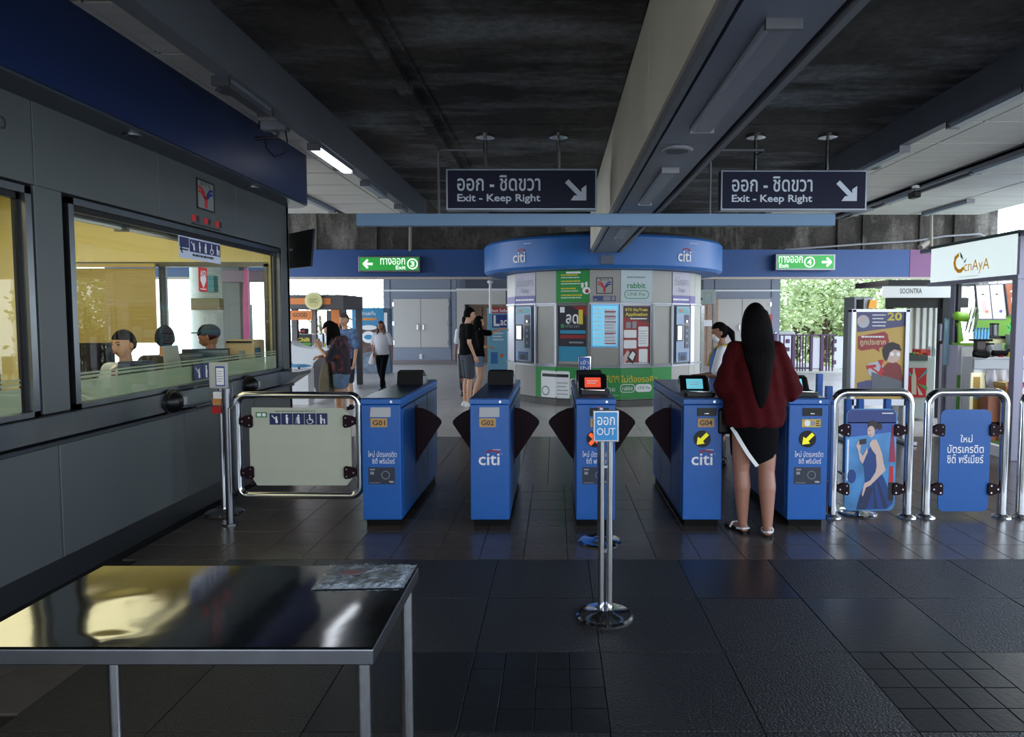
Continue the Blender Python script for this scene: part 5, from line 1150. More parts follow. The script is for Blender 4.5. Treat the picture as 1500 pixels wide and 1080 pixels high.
# the woman in maroon: built for her loose sweater, long hair and wrap skirt
knit = M('maroon knit', (64, 7, 12), .9, spec=.15, noise=.15, scale=30, bump=.25, bscale=60)
def maroon(t, J, tr, wp):
    c = MB()
    c.loft([(0, 0, .80, .205, .13), (0, 0, .83, .225, .145), (0, 0, .95, .235, .155), (0, 0, 1.10, .225, .15), (0, 0, 1.25, .20, .14), (0, -.005, 1.36, .155, .11), (0, -.005, 1.425, .072, .066)])
    c.cap(J['shL'], J['shR'], .065, .065)
    c.cap(J['shL'], J['elL'], .07, .10); c.cap(J['elL'], lerp(J['elL'], J['wrL'], .6), .105, .085); c.cap(lerp(J['elL'], J['wrL'], .6), J['wrL'], .08, .035)
    c.cap(J['shR'], J['elR'], .07, .105); c.cap(J['elR'], lerp(J['elR'], J['wrR'], .6), .108, .085); c.cap(lerp(J['elR'], J['wrR'], .6), J['wrR'], .08, .035)
    c = remesh(c, .010, 6)
    for v in c.v: v.x += .004*math.sin(v.z*60+v.y*30); v.y += .005*math.sin(v.x*55+v.z*14)
    tr(c).build('sweater', knit, t, 60)
    # skirt: ring with an uneven hem (back side seen), overlap edge in white
    n_ = 48; rs = []
    def hem(a):                          # a: 0 = right side (+x), -90 = back (-y)
        x = math.cos(a); y = math.sin(a)
        if y > 0: return .58
        u = (1-x)/2                      # 0 right .. 1 left on the back
        return .60-.07*min(1, u/.55) if u < .55 else .53+(u-.55)/.45*.22
    for k, fr__ in enumerate((0, .12, .4, .7, 1.0)):
        ring = []
        for j in range(n_):
            a_ = 2*PI*j/n_; zt = .90; z = zt+(hem(a_)-zt)*fr__; r1 = (.172, .178, .182, .176, .168)[k]
            ring.append(Vector((r1*math.cos(a_), (.125, .132, .135, .13, .12)[k]*math.sin(a_), z)))
        rs.append(ring)
    c = MB(); c.rings(rs, caps=False); inner = [[Vector((v.x*.965, v.y*.965, v.z)) for v in r_] for r_ in rs[::-1]]; c.rings([rs[-1]]+inner+[rs[0]], caps=False)
    tr(c).build('skirt', M('black skirt', (6, 6, 8), .9, spec=.1), t, 50)
    trim_ = MB(); pl = []
    for u in range(0, 11):
        k = u/10; a_ = math.acos(max(-1, min(1, -.97+.90*k))); x = .178*math.cos(a_)*1.02; y = -.134*math.sin(a_)*1.04; z = .80-.27*k-.02*math.sin(k*PI)
        pl.append(Vector((x, y, z)))
    for i in range(10):
        a_, b_ = pl[i], pl[i+1]; nn = Vector((.012, 0, .007)); trim_.prism([a_-nn, b_-nn, b_+nn, a_+nn], (0, -.004, 0))
    tr(trim_).build('white_trim', white, t)
    sd = MB()
    for S in 'LR':
        an = J['ank'+S]; fd = Vector(J['toe'+S]).normalized(); lt = Vector((fd.y, -fd.x, 0))
        so = MB(); pts_ = [(-.055, .03), (-.062, 0), (-.055, -.03), (.06, -.036), (.16, -.046), (.20, -.025), (.20, .02), (.15, .046), (.06, .034)]
        so.prism([an+fd*u+lt*v+Vector((0, 0, -an.z+.001)) for u, v in pts_], (0, 0, .016)); so.prism([an+fd*u*.5+lt*v*.9+Vector((0, 0, -an.z+.016)) for u, v in pts_[:5]+pts_[6:]], (0, 0, .012))
        sl = tr(so).build('sandal', black, t)
        st_ = MB(); st_.tube([an+fd*.02+lt*.038+Vector((0, 0, -.055)), an-fd*.045+lt*.025+Vector((0, 0, -.045)), an-fd*.058+Vector((0, 0, -.04)), an-fd*.045-lt*.025+Vector((0, 0, -.045)), an+fd*.02-lt*.038+Vector((0, 0, -.055))], .008, 8)
        st_.tube([an+fd*.10+lt*.042+Vector((0, 0, -.072)), an+fd*.10+lt*.02+Vector((0, 0, -.035)), an+fd*.10-lt*.02+Vector((0, 0, -.035)), an+fd*.10-lt*.042+Vector((0, 0, -.072))], .009, 8)
        tr(st_).build('strap', white, sl, True)
    bg_ = MB(); bg_.box((-.24, .10, .72), (-.12, .17, .92), .02); tr(bg_).build('handbag', black, t)
px_ = G(1108, 786)
person('person', 'woman with long black hair in a maroon sweater at the gate, seen from behind', (px_.x, 4.98, 0), 0, H=1.68, skin=skin3, hair='verylong', extra=maroon, leg=1.2, vox=.009,
       pose=dict(shL=(-.15, 0, 1.37), shR=(.15, 0, 1.37), elL=(-.20, .02, 1.10), wrL=(-.16, .22, 1.02), elR=(.255, .03, 1.08), wrR=(.27, .30, 1.05), ankL=(-.075, 0, .085), ankR=(.085, -.09, .085), kneeL=(-.09, .01, .49), kneeR=(.085, -.03, .49), toeL=(-.35, 1, 0), toeR=(.30, 1, 0), hipL=(-.09, 0, .88), hipR=(.09, 0, .88)), hand={'R': (.1, 1, -.15)})
# staff woman behind the gate
vest = M('vest blue', (38, 96, 170), .6)
def staff(t, J, tr, wp):
    m = MB(); hm = Matrix.Rotation(R(10), 3, 'Z') @ Matrix.Rotation(R(-14), 3, 'X'); m.loft([(0, 0, -.105, .035, .03), (0, .002, -.075, .052, .052), (0, 0, -.02, .056, .060), (0, 0, .0, .05, .055)])
    m.v = [J['head']+hm @ (Vector(v)+Vector((0, .045, 0))) for v in m.v]; tr(m).build('face_mask', white, t, True)
    c = MB(); c.loft([(0, 0, .84, .198, .150), (0, 0, 1.08, .186, .145), (0, 0, 1.27, .196, .148), (0, 0, 1.39, .160, .120), (0, 0, 1.41, .10, .09)]); v_ = tr(remesh(c, .011, 3)).build('vest', vest, t, 60)
    y_ = MB(); y_.tube([(-.09, .06, 1.42), (-.07, .13, 1.33), (0, .16, 1.20), (.07, .13, 1.33), (.09, .06, 1.42), (.06, -.07, 1.45), (-.06, -.07, 1.45), (-.09, .06, 1.42)], .014, 8); tr(y_).build('yellow_collar', M('vest yellow', (206, 176, 60), .6), t)
    ph = MB(); ph.box((-.035, .36, 1.03), (.035, .44, 1.045), .004); tr(ph).build('phone', black, t)
    hb_ = MB(); hb_.ell(J['head']+Vector((.03, -.13, -.02)), (.03, .03, .05)); tr(hb_).build('hair_tie', M('red tie', (130, 30, 50), .6), t)
p = P(1058, 500, 7.3)
person('person', 'station staff woman in a blue vest and white face mask looking at her hands', (p.x, 7.3, 0), R(72), H=1.53, skin=skin2, hair='pony', headrot=(10, -14), top_=white, sleeve=.42, bottom=M('dark trousers', (26, 28, 40), .7), blen=.95, shoes=black, extra=staff,
       pose=dict(elL=(-.19, .06, 1.10), wrL=(-.06, .30, 1.07), elR=(.19, .06, 1.10), wrR=(.06, .30, 1.05)), hand={'L': (.3, 1, -.2), 'R': (-.3, 1, 0)})
# couple at the kiosk
tee = M('black tee', (7, 7, 9), .85, spec=.1); denim = M('denim', (92, 116, 146), .8, noise=.15, scale=20); greysh = M('grey shorts', (52, 58, 70), .75)
p = G(684, 598)
person('person', 'man in a black T-shirt and grey shorts standing at the round kiosk', (p.x, p.y+.1, 0), R(-62), H=1.77, skin=skin1, hairm=hair1, top_=tee, sleeve=.32, bottom=greysh, blen=.42, shoes=white, pose=dict(elR=(.20, -.04, 1.12), wrR=(.19, .06, .89), head=(0, .05, 1.585)))
p = G(698, 592)
person('person', 'woman in black top and denim shorts reaching out to the ticket machine', (p.x, p.y+.28, 0), R(-72), H=1.62, skin=skin1, hair='long', top_=tee, sleeve=.5, bottom=denim, blen=.16, shoes=M('tan shoe', (150, 120, 96), .6), pose=dict(elL=(-.10, .26, 1.37), wrL=(-.04, .49, 1.45), shL=(-.16, .03, 1.39), elR=(.20, .02, 1.12), wrR=(.08, .20, 1.10), kneeL=(-.08, .06, .48), ankR=(.10, -.12, .09)), hand={'L': (.1, 1, .1)})
p = G(677, 588)
person('person', 'person in a white shirt mostly hidden behind the man in black', (p.x-.02, p.y+.8, 0), R(20), H=1.64, skin=skin2, top_=white, sleeve=.4, bottom=M('dark trousers', (0, 0, 0)), blen=.9, shoes=black)
# walkers on the left
flor = concrete_mat('floral print', (60, 40, 52), (150, 60, 44), (24, 30, 44), (9, 9, 9))
def tote(t, J, tr, wp):
    c = MB(); c.rings([[Vector((x*k_+.0, y*k_+.20, z)) for x, y in [(.19, .07), (-.19, .07), (-.19, -.07), (.19, -.07)]] for z, k_ in ((.60, .80), (.64, 1.0), (.85, .92), (1.02, .62), (1.06, .5))]); c = remesh(c, .012, 5); 
    b_ = tr(c).build('tote_bag', M('canvas taupe', (120, 112, 98), .9), t, 60)
    h_ = MB(); h_.tube([(.06, .20, 1.02), (.04, .20, 1.16), (-.04, .20, 1.16), (-.06, .20, 1.02)], .010, 8); tr(h_).build('handle', M('canvas taupe', (0, 0, 0)), b_)
    ph = MB(); ph.box((-.035, .30, 1.27), (.035, .315, 1.40), .005); tr(ph).build('phone', M('phone pale', (190, 190, 200), .3), t)
p = P(499, 500, 9.0)
person('person', 'woman in a floral top and denim shorts bent over her phone, carrying a taupe bag', (p.x, 9.0, 0), R(95), H=1.60, skin=skin1, hair='long', headrot=(0, -38), top_=flor, sleeve=.5, bottom=denim, blen=.17, shoes=white, extra=tote, pose=dict(head=(0, .13, 1.53), neck=(0, .05, 1.41), elL=(-.18, .12, 1.13), wrL=(-.05, .28, 1.27), elR=(.18, .12, 1.13), wrR=(.06, .26, 1.14)), hand={'L': (.2, .3, 1)})
p = P(506, 500, 11.8)
blsh = M('blue patterned shirt', (84, 108, 146), .8, noise=.6, scale=16)
person('person', 'brown haired man in a blue patterned shirt behind the woman with the taupe bag', (p.x, 11.8, 0), R(160), H=1.66, skin=skin1, hairm=hair2, top_=blsh, sleeve=.45, bottom=M('dark shorts', (34, 36, 48), .8), blen=.44, shoes=black, pose=dict(elR=(.20, .06, 1.12), wrR=(.10, .22, 1.02)))
p = G(560, 574)
def sbag(t, J, tr, wp):
    c = MB(); c.loft([(.22, .05, .66, .07, .05), (.22, .05, .70, .10, .06), (.20, .05, .86, .07, .05), (.18, .04, .98, .02, .02)]); b_ = tr(remesh(c, .012, 3)).build('cloth_bag', M('cloth bag', (206, 200, 204), .8), t, 60); h_ = MB(); h_.tube([(.19, .05, .95), (.17, .06, 1.2), (.14, .03, 1.43)], .008, 6); tr(h_).build('strap', white, b_)
person('person', 'woman in a white T-shirt and black trousers walking toward the gates', (p.x, p.y, 0), R(172), H=1.52, skin=skin2, hairm=M('hair auburn', (58, 30, 24), .45), hair='long', top_=M('white tee', (196, 194, 200), .75), sleeve=.42, bottom=tee, blen=.95, shoes=black, extra=sbag, pose=dict(elL=(-.24, -.04, 1.14), wrL=(-.27, .02, .90), elR=(.24, -.02, 1.14), wrR=(.14, .14, .96), kneeL=(-.06, .10, .50), ankL=(-.02, .06, .10), kneeR=(.06, -.04, .49), ankR=(.03, -.20, .13)))
# people in the booth
uni = M('uniform shirt', (176, 190, 214), .7)
SP_ = dict(hipL=(-.09, 0, .50), hipR=(.09, 0, .50), kneeL=(-.10, .42, .50), kneeR=(.10, .42, .50), ankL=(-.10, .42, .09), ankR=(.10, .42, .09), pelvis=(0, 0, .54), waist=(0, 0, .68), chest=(0, .01, .87), neck=(0, 0, 1.03), head=(0, .03, 1.19), shL=(-.165, 0, .98), shR=(.165, 0, .98), elL=(-.20, .05, .72), elR=(.20, .05, .72), wrL=(-.14, .28, .74), wrR=(.14, .28, .74))
def tie(t, J, tr, wp):
    c = MB(); c.prism([(-.014, .145, 1.0), (.014, .145, 1.0), (.026, .155, .74), (0, .155, .70), (-.026, .155, .74)], (0, .008, 0)); tr(c).build('necktie', M('tie maroon', (110, 36, 52), .6), t)
    c = MB()
    for s_ in (-1, 1): c.prism([(s_*.01, .10, 1.01), (s_*.07, .10, .985), (s_*.075, .05, 1.02), (s_*.045, .05, 1.035)], (0, .012, 0))
    tr(c).build('collar', white, t)
    c = MB().box((-.22, -.14, .46), (.22, .20, .52), .03); s = tr(c).build('stool_seat', black, t)
def seated(lab, at, face, z=.0, top_m=uni, hair='short', skinm=skin1, headrot=(0, 0), extra=None, H=1.70):
    return person('person', lab, at, face, H=H, pose=SP_, skin=skinm, hair=hair, headrot=headrot, top_=top_m, sleeve=.5, bottom=M('dark trousers', (0, 0, 0)), blen=.95, shoes=black, extra=extra, topz=.50)
hp = P(185, 500, 5.72)
seated('seated booth clerk in a pale blue shirt and dark tie looking out', (-3.60, 5.72, hp.z-1.22), R(172), headrot=(-6, -2), extra=tie)
def stool(lab, x, y, z):
    t = thing('stool', lab, 'stool', (x, y, 0.02)); MB().cyl((x, y), .18, z+.42, z+.48).build('seat', black, t, 40); MB().cyl((x, y), .025, .04, z+.43).build('column', dsteel, t); MB().cyl((x, y), .22, .02, .05).build('base', dsteel, t, 40)
stool('round stool under the seated booth clerk', -3.60, 5.72, hp.z-1.20)
blk2 = M('black jacket', (22, 22, 26), .8)
p = P(241, 500, 6.4)
seated('black haired woman in a dark jacket sitting with her back to the booth window', (p.x, 6.4, P(240, 492, 6.4).z-1.22), R(20), top_m=blk2, hair='bun', H=1.7)
stool('round stool under the woman in the dark jacket in the booth', p.x, 6.4, P(240, 492, 6.4).z-1.20)
def cap_(t, J, tr, wp):
    c = MB(); c.ell(J['head']+Vector((0, -.01, .045)), (.086, .105, .085), 20, 10); tr(c).build('cap', M('cap slate', (52, 70, 92), .8), t, True)
    c = MB(); c.box((-.06, .07, .035), (.06, .16, .045)); c.v = [v+J['head'] for v in c.v]; tr(c).build('cap_brim', M('cap slate', (0, 0, 0)), t)
p = P(312, 500, 7.0)
seated('person in a slate blue cap bent over the far end of the booth desk', (p.x, 6.98, P(300, 492, 7.0).z-1.20), R(100), top_m=blk2, headrot=(0, -25), extra=cap_, skinm=skin2)
stool('round stool under the cap wearer in the booth', p.x, 6.98, P(300, 492, 7.0).z-1.18)
# ================================================================== BACKGROUND LEFT
def q_(px, py, Y): p = P(px, py, Y); return p
def pbox(px0, py0, px1, py1, Y, dep, name, mat, parent=None, bev=0, z0=None):
    a, b = P(px0, py1, Y), P(px1, py0, Y); return bx((a.x, Y, a.z if z0 is None else z0), (b.x, Y+dep, b.z), bev).build(name, mat, parent)
cgr = M('cafe grey', (84, 80, 84), .5); cor = M('cafe orange', (226, 130, 62), .5)
Y = 15.0
t = thing('coffee_kiosk', 'grey and orange coffee kiosk with a round cream emblem past the booth', 'kiosk', (P(465, 0, Y).x, Y+.6, 0))
a, b = P(420, 434, Y), P(503, 434, Y)
for x in (a.x+.05, P(483, 0, Y).x, b.x-.12): bx((x, Y+.1, 0), (x+.12, Y+.22, P(0, 452, Y).z), .0).build('post', cgr, t)
for x in (a.x+.05, b.x-.12): bx((x, Y+1.3, 0), (x+.12, Y+1.42, P(0, 452, Y).z)).build('post', cgr, t)
bx((a.x, Y, P(0, 453, Y).z), (b.x, Y+1.5, P(0, 432, Y).z), .01).build('fascia', cgr, t)
pbox(420, 437, 484, 446, Y-.02, .03, 'orange_stripe', cor, t)
pbox(420, 455, 457, 469, Y-.04, .05, 'name_board', cor, t)
f = Fr((0, Y-.04, 0)); text(f, 'GOOD', P(430, 0, Y).x, P(0, 464.5, Y).z, P(451, 0, Y).x, P(0, 458.5, Y).z, mat=ink, parent=t, bold=.01)
c = P(460, 441, Y-.05); em = MB(); em.tube([(c.x, Y-.09, c.z), (c.x, Y-.02, c.z)], .19, 28); o = em.build('round_emblem', M('emblem cream', (232, 226, 170), .5), t, 40); fpoly(Fr((0, Y-.09, 0)), circ(c.x, c.z, .14), .001, .003).build('emblem_face', M('emblem sand', (214, 206, 140), .5), o)
tlines(Fr((0, Y-.09, 0)), c.x-.09, c.z-.05, c.x+.09, c.z+.06, 3, MB(), .4, .003, .005).build('lettering', M('emblem green', (110, 120, 60), .5), o)
pbox(486, 454, 497, 500, Y+.08, .03, 'orange_panel', cor, t); pbox(480, 455, 485, 545, Y+.08, .05, 'grey_panel', cgr, t)
cb_ = pbox(420, 509, 480, 556, Y+.12, .9, 'counter', white, t, .01, 0.0)
t2 = thing('price_board', 'black menu board with yellow and green lettering on the coffee kiosk counter', 'menu board', tuple(P(443, 508, Y)))
pbox(431, 490, 456, 508.8, Y+.15, .03, 'board', black, t2); f = Fr((0, Y+.15, 0)); text(f, 'Chilli', P(435, 0, Y+.15).x, P(0, 501, Y).z, P(453, 0, Y+.15).x, P(0, 495, Y).z, mat=kyel, parent=t2, bold=.03); tlines(f, P(436, 0, Y).x, P(0, 507, Y).z, P(452, 0, Y).x, P(0, 502, Y).z, 1, MB(), .7).build('lettering', M('lime', (90, 170, 50), .5), t2)
for i, (px, py, w_, h_, m, lab, nm) in enumerate(((437, 489, 5, 5, red, 'small red jar on the coffee kiosk counter shelf', 'jar'), (446, 489, 9, 8, black, 'black espresso machine on top of the coffee kiosk shelf', 'coffee_machine'), (431, 489, 3, 6, M('jar brown', (100, 70, 50), .4), 'brown bottle at the left end of the coffee kiosk shelf', 'bottle'), (462, 508, 4, 6, white, 'white cup stack on the coffee kiosk counter', 'cup_stack'), (470, 508, 4, 8, M('jar pink', (200, 150, 140), .4), 'pink jar on the coffee kiosk counter', 'jar'), (476, 508, 3, 6, kyel, 'yellow tin on the coffee kiosk counter', 'tin'))):
    p = P(px, py, Y+.3); r_ = w_*.0075; hh_ = h_*.0153
    if nm == 'coffee_machine':
        tt = thing(nm, lab, 'machine', tuple(p)); bx((p.x-r_, p.y-.1, p.z), (p.x+r_, p.y+.1, p.z+hh_), .02).build('body', m, tt); bx((p.x-r_*.7, p.y-.11, p.z+hh_*.3), (p.x+r_*.7, p.y-.09, p.z+hh_*.6)).build('front_panel', red, tt)
    else: single(nm, MB().lathe((p.x, p.y, p.z), [(0, 0), (r_, 0), (r_, hh_*.65), (r_*.6, hh_*.8), (r_*.6, hh_), (0, hh_)], 14), m, lab, nm.replace('_', ' ') if nm != 'cup_stack' else 'cups', smooth=40)
pbox(425, 489.3, 460, 490.5, Y+.2, .5, 'shelf', white, t); bx((P(426, 0, Y).x, Y+.6, P(0, 509, Y).z), (P(428, 0, Y).x, Y+.65, P(0, 489, Y).z)).build('shelf_post', dsteel, t); bx((P(458, 0, Y).x, Y+.6, P(0, 509, Y).z), (P(460, 0, Y).x, Y+.65, P(0, 489, Y).z)).build('shelf_post', dsteel, t)
# white curved display in front of cafe
t = thing('curved_display', 'white display counter with a swooping top and a dark curved end near the booth corner', 'display', (P(448, 0, 13.2).x, 13.2, 0))
Yc = 13.2; pts = [P(px, py, Yc) for px, py in ((420, 560), (420, 500), (432, 507), (450, 511), (470, 512), (487, 511), (470, 525), (460, 545), (455, 560))]
MB().prism([(p.x, Yc, max(0, p.z)) for p in pts], (0, .5, 0)).build('body', M('display white', (228, 230, 234), .4), t)
pts = [P(px, py, Yc-.02) for px, py in ((487, 511), (478, 514), (460, 532), (455, 552), (462, 570), (468, 583), (474, 560), (480, 530))]
MB().prism([(p.x, Yc-.04, max(0, p.z)) for p in pts], (0, .5, 0)).build('curved_end', cgr, t)
t = thing('model_plane', 'small blue model plane on a white plinth near the booth corner', 'model', tuple(P(438, 540, 12.6)))
c = P(438, 536, 12.6); MB().box((c.x-.25, 12.5, 0), (c.x+.2, 12.8, c.z-.06)).build('plinth', white, t); MB().loft([(c.x, 12.6, c.z-.06, .02, .02), (c.x, 12.6, c.z-.02, .02, .02)]).build('stand', black, t)
MB().rings([[Vector((c.x+u, 12.6+r_*math.cos(2*PI*k/10), c.z+r_*math.sin(2*PI*k/10))) for k in range(10)] for u, r_ in ((-.22, .01), (-.15, .03), (.1, .035), (.22, .01))]).build('fuselage', M('model blue', (86, 150, 190), .4), t, True); MB().prism([(c.x-.2, 12.6, c.z+.02), (c.x-.22, 12.6, c.z+.14), (c.x-.17, 12.6, c.z+.14), (c.x-.11, 12.6, c.z+.02)], (0, .01, 0)).build('tail_fin', M('model blue', (0, 0, 0)), t); MB().prism([(c.x-.03, 12.4, c.z), (c.x+.05, 12.4, c.z), (c.x+.08, 12.8, c.z), (c.x-.0, 12.8, c.z)], (0, 0, .01)).build('wing', M('model blue', (0, 0, 0)), t)
# blue coffee advert
Y = 19.5
t = thing('coffee_advert', 'tall blue freestanding advert with a coffee cup behind the walking woman', 'advert', (P(545, 0, Y).x, Y, 0))
a, b = P(517, 549, Y), P(562, 451, Y); bx((a.x, Y, .02), (b.x, Y+.4, b.z), .01).build('panel', M('advert blue', (26, 136, 186), .45, noise=.1, scale=1), t)
bx((b.x, Y+.02, .02), (P(570, 0, Y).x, Y+.35, b.z-.02)).build('side_frame', M('advert side', (58, 84, 106), .5), t); pbox(563, 458, 567, 500, Y-.0, .03, 'side_glass', white, t)
f = Fr((0, Y, 0)); q = lambda px, py: (P(px, py, Y).x, P(px, py, Y).z)
text(f, 'ใหม่ กาแฟเย็น', *q(521, 462), *q(550, 456), mat=wht, parent=t, bold=.01); tlines(f, *q(520, 470), *q(553, 465), 1, MB(), .8).build('lettering', M('advert orange', (220, 140, 50), .5), t)
cpb = fpoly(f, [q(*p) for p in ((528, 480), (552, 480), (556, 545), (526, 545))], .001, .004).build('cup_picture', M('cup brown', (84, 58, 52), .5, noise=.5, scale=6), t); fpoly(f, circ(*q(540, 480), .24, .07), .004, .006).build('cup_rim', wht, cpb); fpoly(f, circ(*q(540, 494), .20, .17), .004, .006).build('cup_badge', wht, cpb); fpoly(f, circ(*q(540, 494), .13, .07), .006, .008).build('cup_mark', M('advert blue', (0, 0, 0)), cpb)
fpoly(f, [q(*p) for p in ((518, 520), (561, 512), (561, 548), (518, 548))], .0035, .0055).build('ice_picture', M('ice grey', (96, 112, 130), .4, noise=.6, scale=5), t)
# milk advert by the kiosk
Y = 16.6
t = thing('advert_stand', 'pale blue milk advert stand with a red Best Seller header left of the kiosk', 'advert', (P(728, 0, Y).x, Y, 0))
x0, x1 = P(714, 0, Y).x, P(752, 0, Y).x; zt = P(0, 451, Y).z
bx((x0, Y, .02), (x1, Y+.3, zt), .01).build('panel', M('advert pale blue', (112, 172, 200), .45), t)
f = Fr((0, Y, 0)); q = lambda px, py: (P(px, py, Y).x, P(px, py, Y).z)
frect(f, *q(717, 459), *q(750, 451)).build('header', M('header red', (180, 36, 50), .5), t); text(f, 'Best Seller', *q(719, 457.5), *q(746, 452.5), mat=wht, parent=t, bold=.02)
bp = frect(f, *q(721, 480), *q(752, 461)).build('blue_block', M('block blue', (30, 52, 130), .5), t); text(f, 'L', *q(723, 478), *q(732, 462), mat=wht, parent=bp, d=.006, bold=.04); text(f, 'act', *q(733, 477), *q(746, 467), mat=wht, parent=bp, d=.006, bold=.02)
frect(f, *q(719, 533), *q(729, 516)).build('blue_block', M('carton blue', (50, 110, 170), .5), t); fpoly(f, circ(*q(735, 521), .045), .003, .005).build('orange_dot', orange if 0 else M('dot orange', (210, 96, 50), .5), t); tlines(f, *q(720, 552), *q(745, 540), 3, MB(), .4).build('lettering', blu, t); tlines(f, *q(722, 500), *q(738, 486), 3, MB(), .4).build('lettering', wht, t)
t = thing('pedestal_fan', 'white pole with a round fitting beside the kiosk, hung from above', 'fitting', tuple(P(719, 420, 16.3)))
c = P(718, 413, 16.3); MB().ell(c, (.07, .07, .05)).build('head', white, t, True); MB().tube([c, c+Vector((.0, 0, -.75))], .03, 8, ).build('stem', white, t); MB().tube([c, (c.x, 16.75, c.z+.1)], .02, 6).build('bracket', white, t)
# signs right of the kiosk
Y = 16.9
t = thing('direction_board', 'grey green sign board on the wall just right of the kiosk', 'sign', (P(1033, 0, 17.2).x, 17.1, P(0, 446, 17).z))
a, b = P(1014, 446, 17.1), P(1047, 425, 17.1); bx((a.x, 17.0, a.z), (b.x, 17.12, b.z), .01).build('board', M('board sage', (148, 162, 158), .5), t)
f = Fr((0, 17.0, 0)); o2 = rrect(P(1031, 0, 17).x, P(0, 443, 17).z, P(1042, 0, 17).x, P(0, 429, 17).z, .02); stroke(f, o2+[o2[0]], .015).build('outline', gry, t); fpoly(f, circ(P(1023, 0, 17).x, P(0, 438, 17).z, .03), .002, .004).build('figure', ink, t); fpoly(f, circ(P(1027, 0, 17).x, P(0, 438, 17).z, .03), .002, .004).build('figure', ink, t)
bx((b.x-.06, 17.0, 0), (b.x-.02, 17.08, a.z)).build('post', dsteel, t)
t = thing('display_cabinet', 'amber lit shelf cabinet half hidden right of the kiosk', 'cabinet', (P(1023, 0, 20).x, 20, 0))
a, b = P(1018, 530, 20), P(1027, 448, 20); bx((a.x, 20.05, .02), (b.x, 20.5, b.z)).build('body', M('cabinet dark', (40, 30, 26), .6), t)
amb = M('amber goods', (226, 140, 50), .5, emit=.25)
for k in range(5): z = .3+k*.42; bx((a.x+.02, 20.0, z), (b.x, 20.06, z+.05)).build('shelf', M('cabinet dark', (0, 0, 0)), t); bx((a.x+.03, 20.0, z+.05), (b.x-.03, 20.05, z+.30), .02).build('goods', amb, t)
bx((b.x, 20.0, 0.02), (b.x+.1, 20.1, b.z)).build('post', steel, t)
single('wall_paper', bx((P(1032, 0, 22.8).x, 22.83, P(0, 478, 22.8).z), (P(1044, 0, 22.8).x, 22.87, P(0, 469, 22.8).z)), wht, 'white paper notice on the tan tiles right of the kiosk', 'notice')
single('extinguisher_box', bx((P(1124, 0, 23.4).x, 23.35, P(0, 484, 23.4).z), (P(1131, 0, 23.4).x, 23.52, P(0, 461, 23.4).z), .02), M('extinguisher red', (170, 40, 50), .4), 'narrow red fire box on the wall beside the right double doors', 'fire box')
# ================================================================== FENCE AND PURPLE GATES, TREES
fw = M('fence white', (206, 208, 214), .5)
Y = 21.5
a, b = P(1143, 540, Y), P(1400, 489, Y)
struct('wall_parapet', MB().box((P(1143, 0, 24).x, 24, 0), (8.4, 24.15, P(0, 489, 24).z)).box((-9, 24.6, 0), (P(562, 0, 24.6).x, 24.75, 1.0)), fw)
single('handrail', MB().tube([(P(1143, 0, 23.8).x, 24.05, P(0, 487.2, 23.9).z), (8.4, 24.05, P(0, 487.2, 23.9).z)], .04, 10), steel, 'long steel handrail in front of the white parapet on the right', 'handrail', smooth=True)
pur = M('gate purple', (78, 46, 84), .5)
t = thing('folding_gate', 'purple folding exit gate with frosted panels before the white parapet', 'gate', (P(1200, 0, 20).x, 20, 0))
Yg = 20.0
def gxx(px): return P(px, 0, Yg).x
zt, zb = P(0, 491, Yg).z, .04
for a_, b_ in ((1161, 1166), (1188, 1192), (1203, 1208)): bx((gxx(a_), Yg, zb), (gxx(b_), Yg+.1, zt), .01).build('post', pur, t)
for px in (1144, 1150, 1170, 1174, 1178, 1182, 1213, 1217, 1222): MB().tube([(gxx(px), Yg+.05, zb), (gxx(px), Yg+.05, zt)], .022, 8).build('bar', pur, t)
bx((gxx(1143), Yg+.03, zt-.02), (gxx(1226), Yg+.07, zt+.02)).build('top_rail', pur, t)
bx((gxx(1143), Yg+.04, .1), (gxx(1208), Yg+.06, .15)).build('bottom_rail', pur, t)
bx((gxx(1192.5), Yg+.03, .12), (gxx(1202.5), Yg+.05, zt-.08)).build('panel', fw, t); bx((gxx(1224), Yg+.03, .12), (gxx(1247), Yg+.05, zt-.04)).build('panel', fw, t)
for px in (1152, 1221):
    for py in (500, 512, 531): bx((gxx(px), Yg+.0, P(0, py, Yg).z-.06), (gxx(px)+.12, Yg+.06, P(0, py, Yg).z+.06), .02).build('clamp', pur, t)
t = thing('purple_post', 'short purple gate post with a chrome cap by the right double doors', 'post', (P(1136, 0, 19).x, 19, 0)); bx((P(1132, 0, 19).x, 19, 0), (P(1139, 0, 19).x, 19.15, P(0, 489, 19).z), .02).build('body', pur, t); MB().ell((P(1136, 0, 19).x, 19.05, P(0, 488, 19).z), (.05, .05, .04)).build('cap', chrome, t, True)
leafm = M('leaf green', (184, 198, 142), .6, noise=.5, scale=.8); barkm = M('bark', (90, 74, 60), .9)
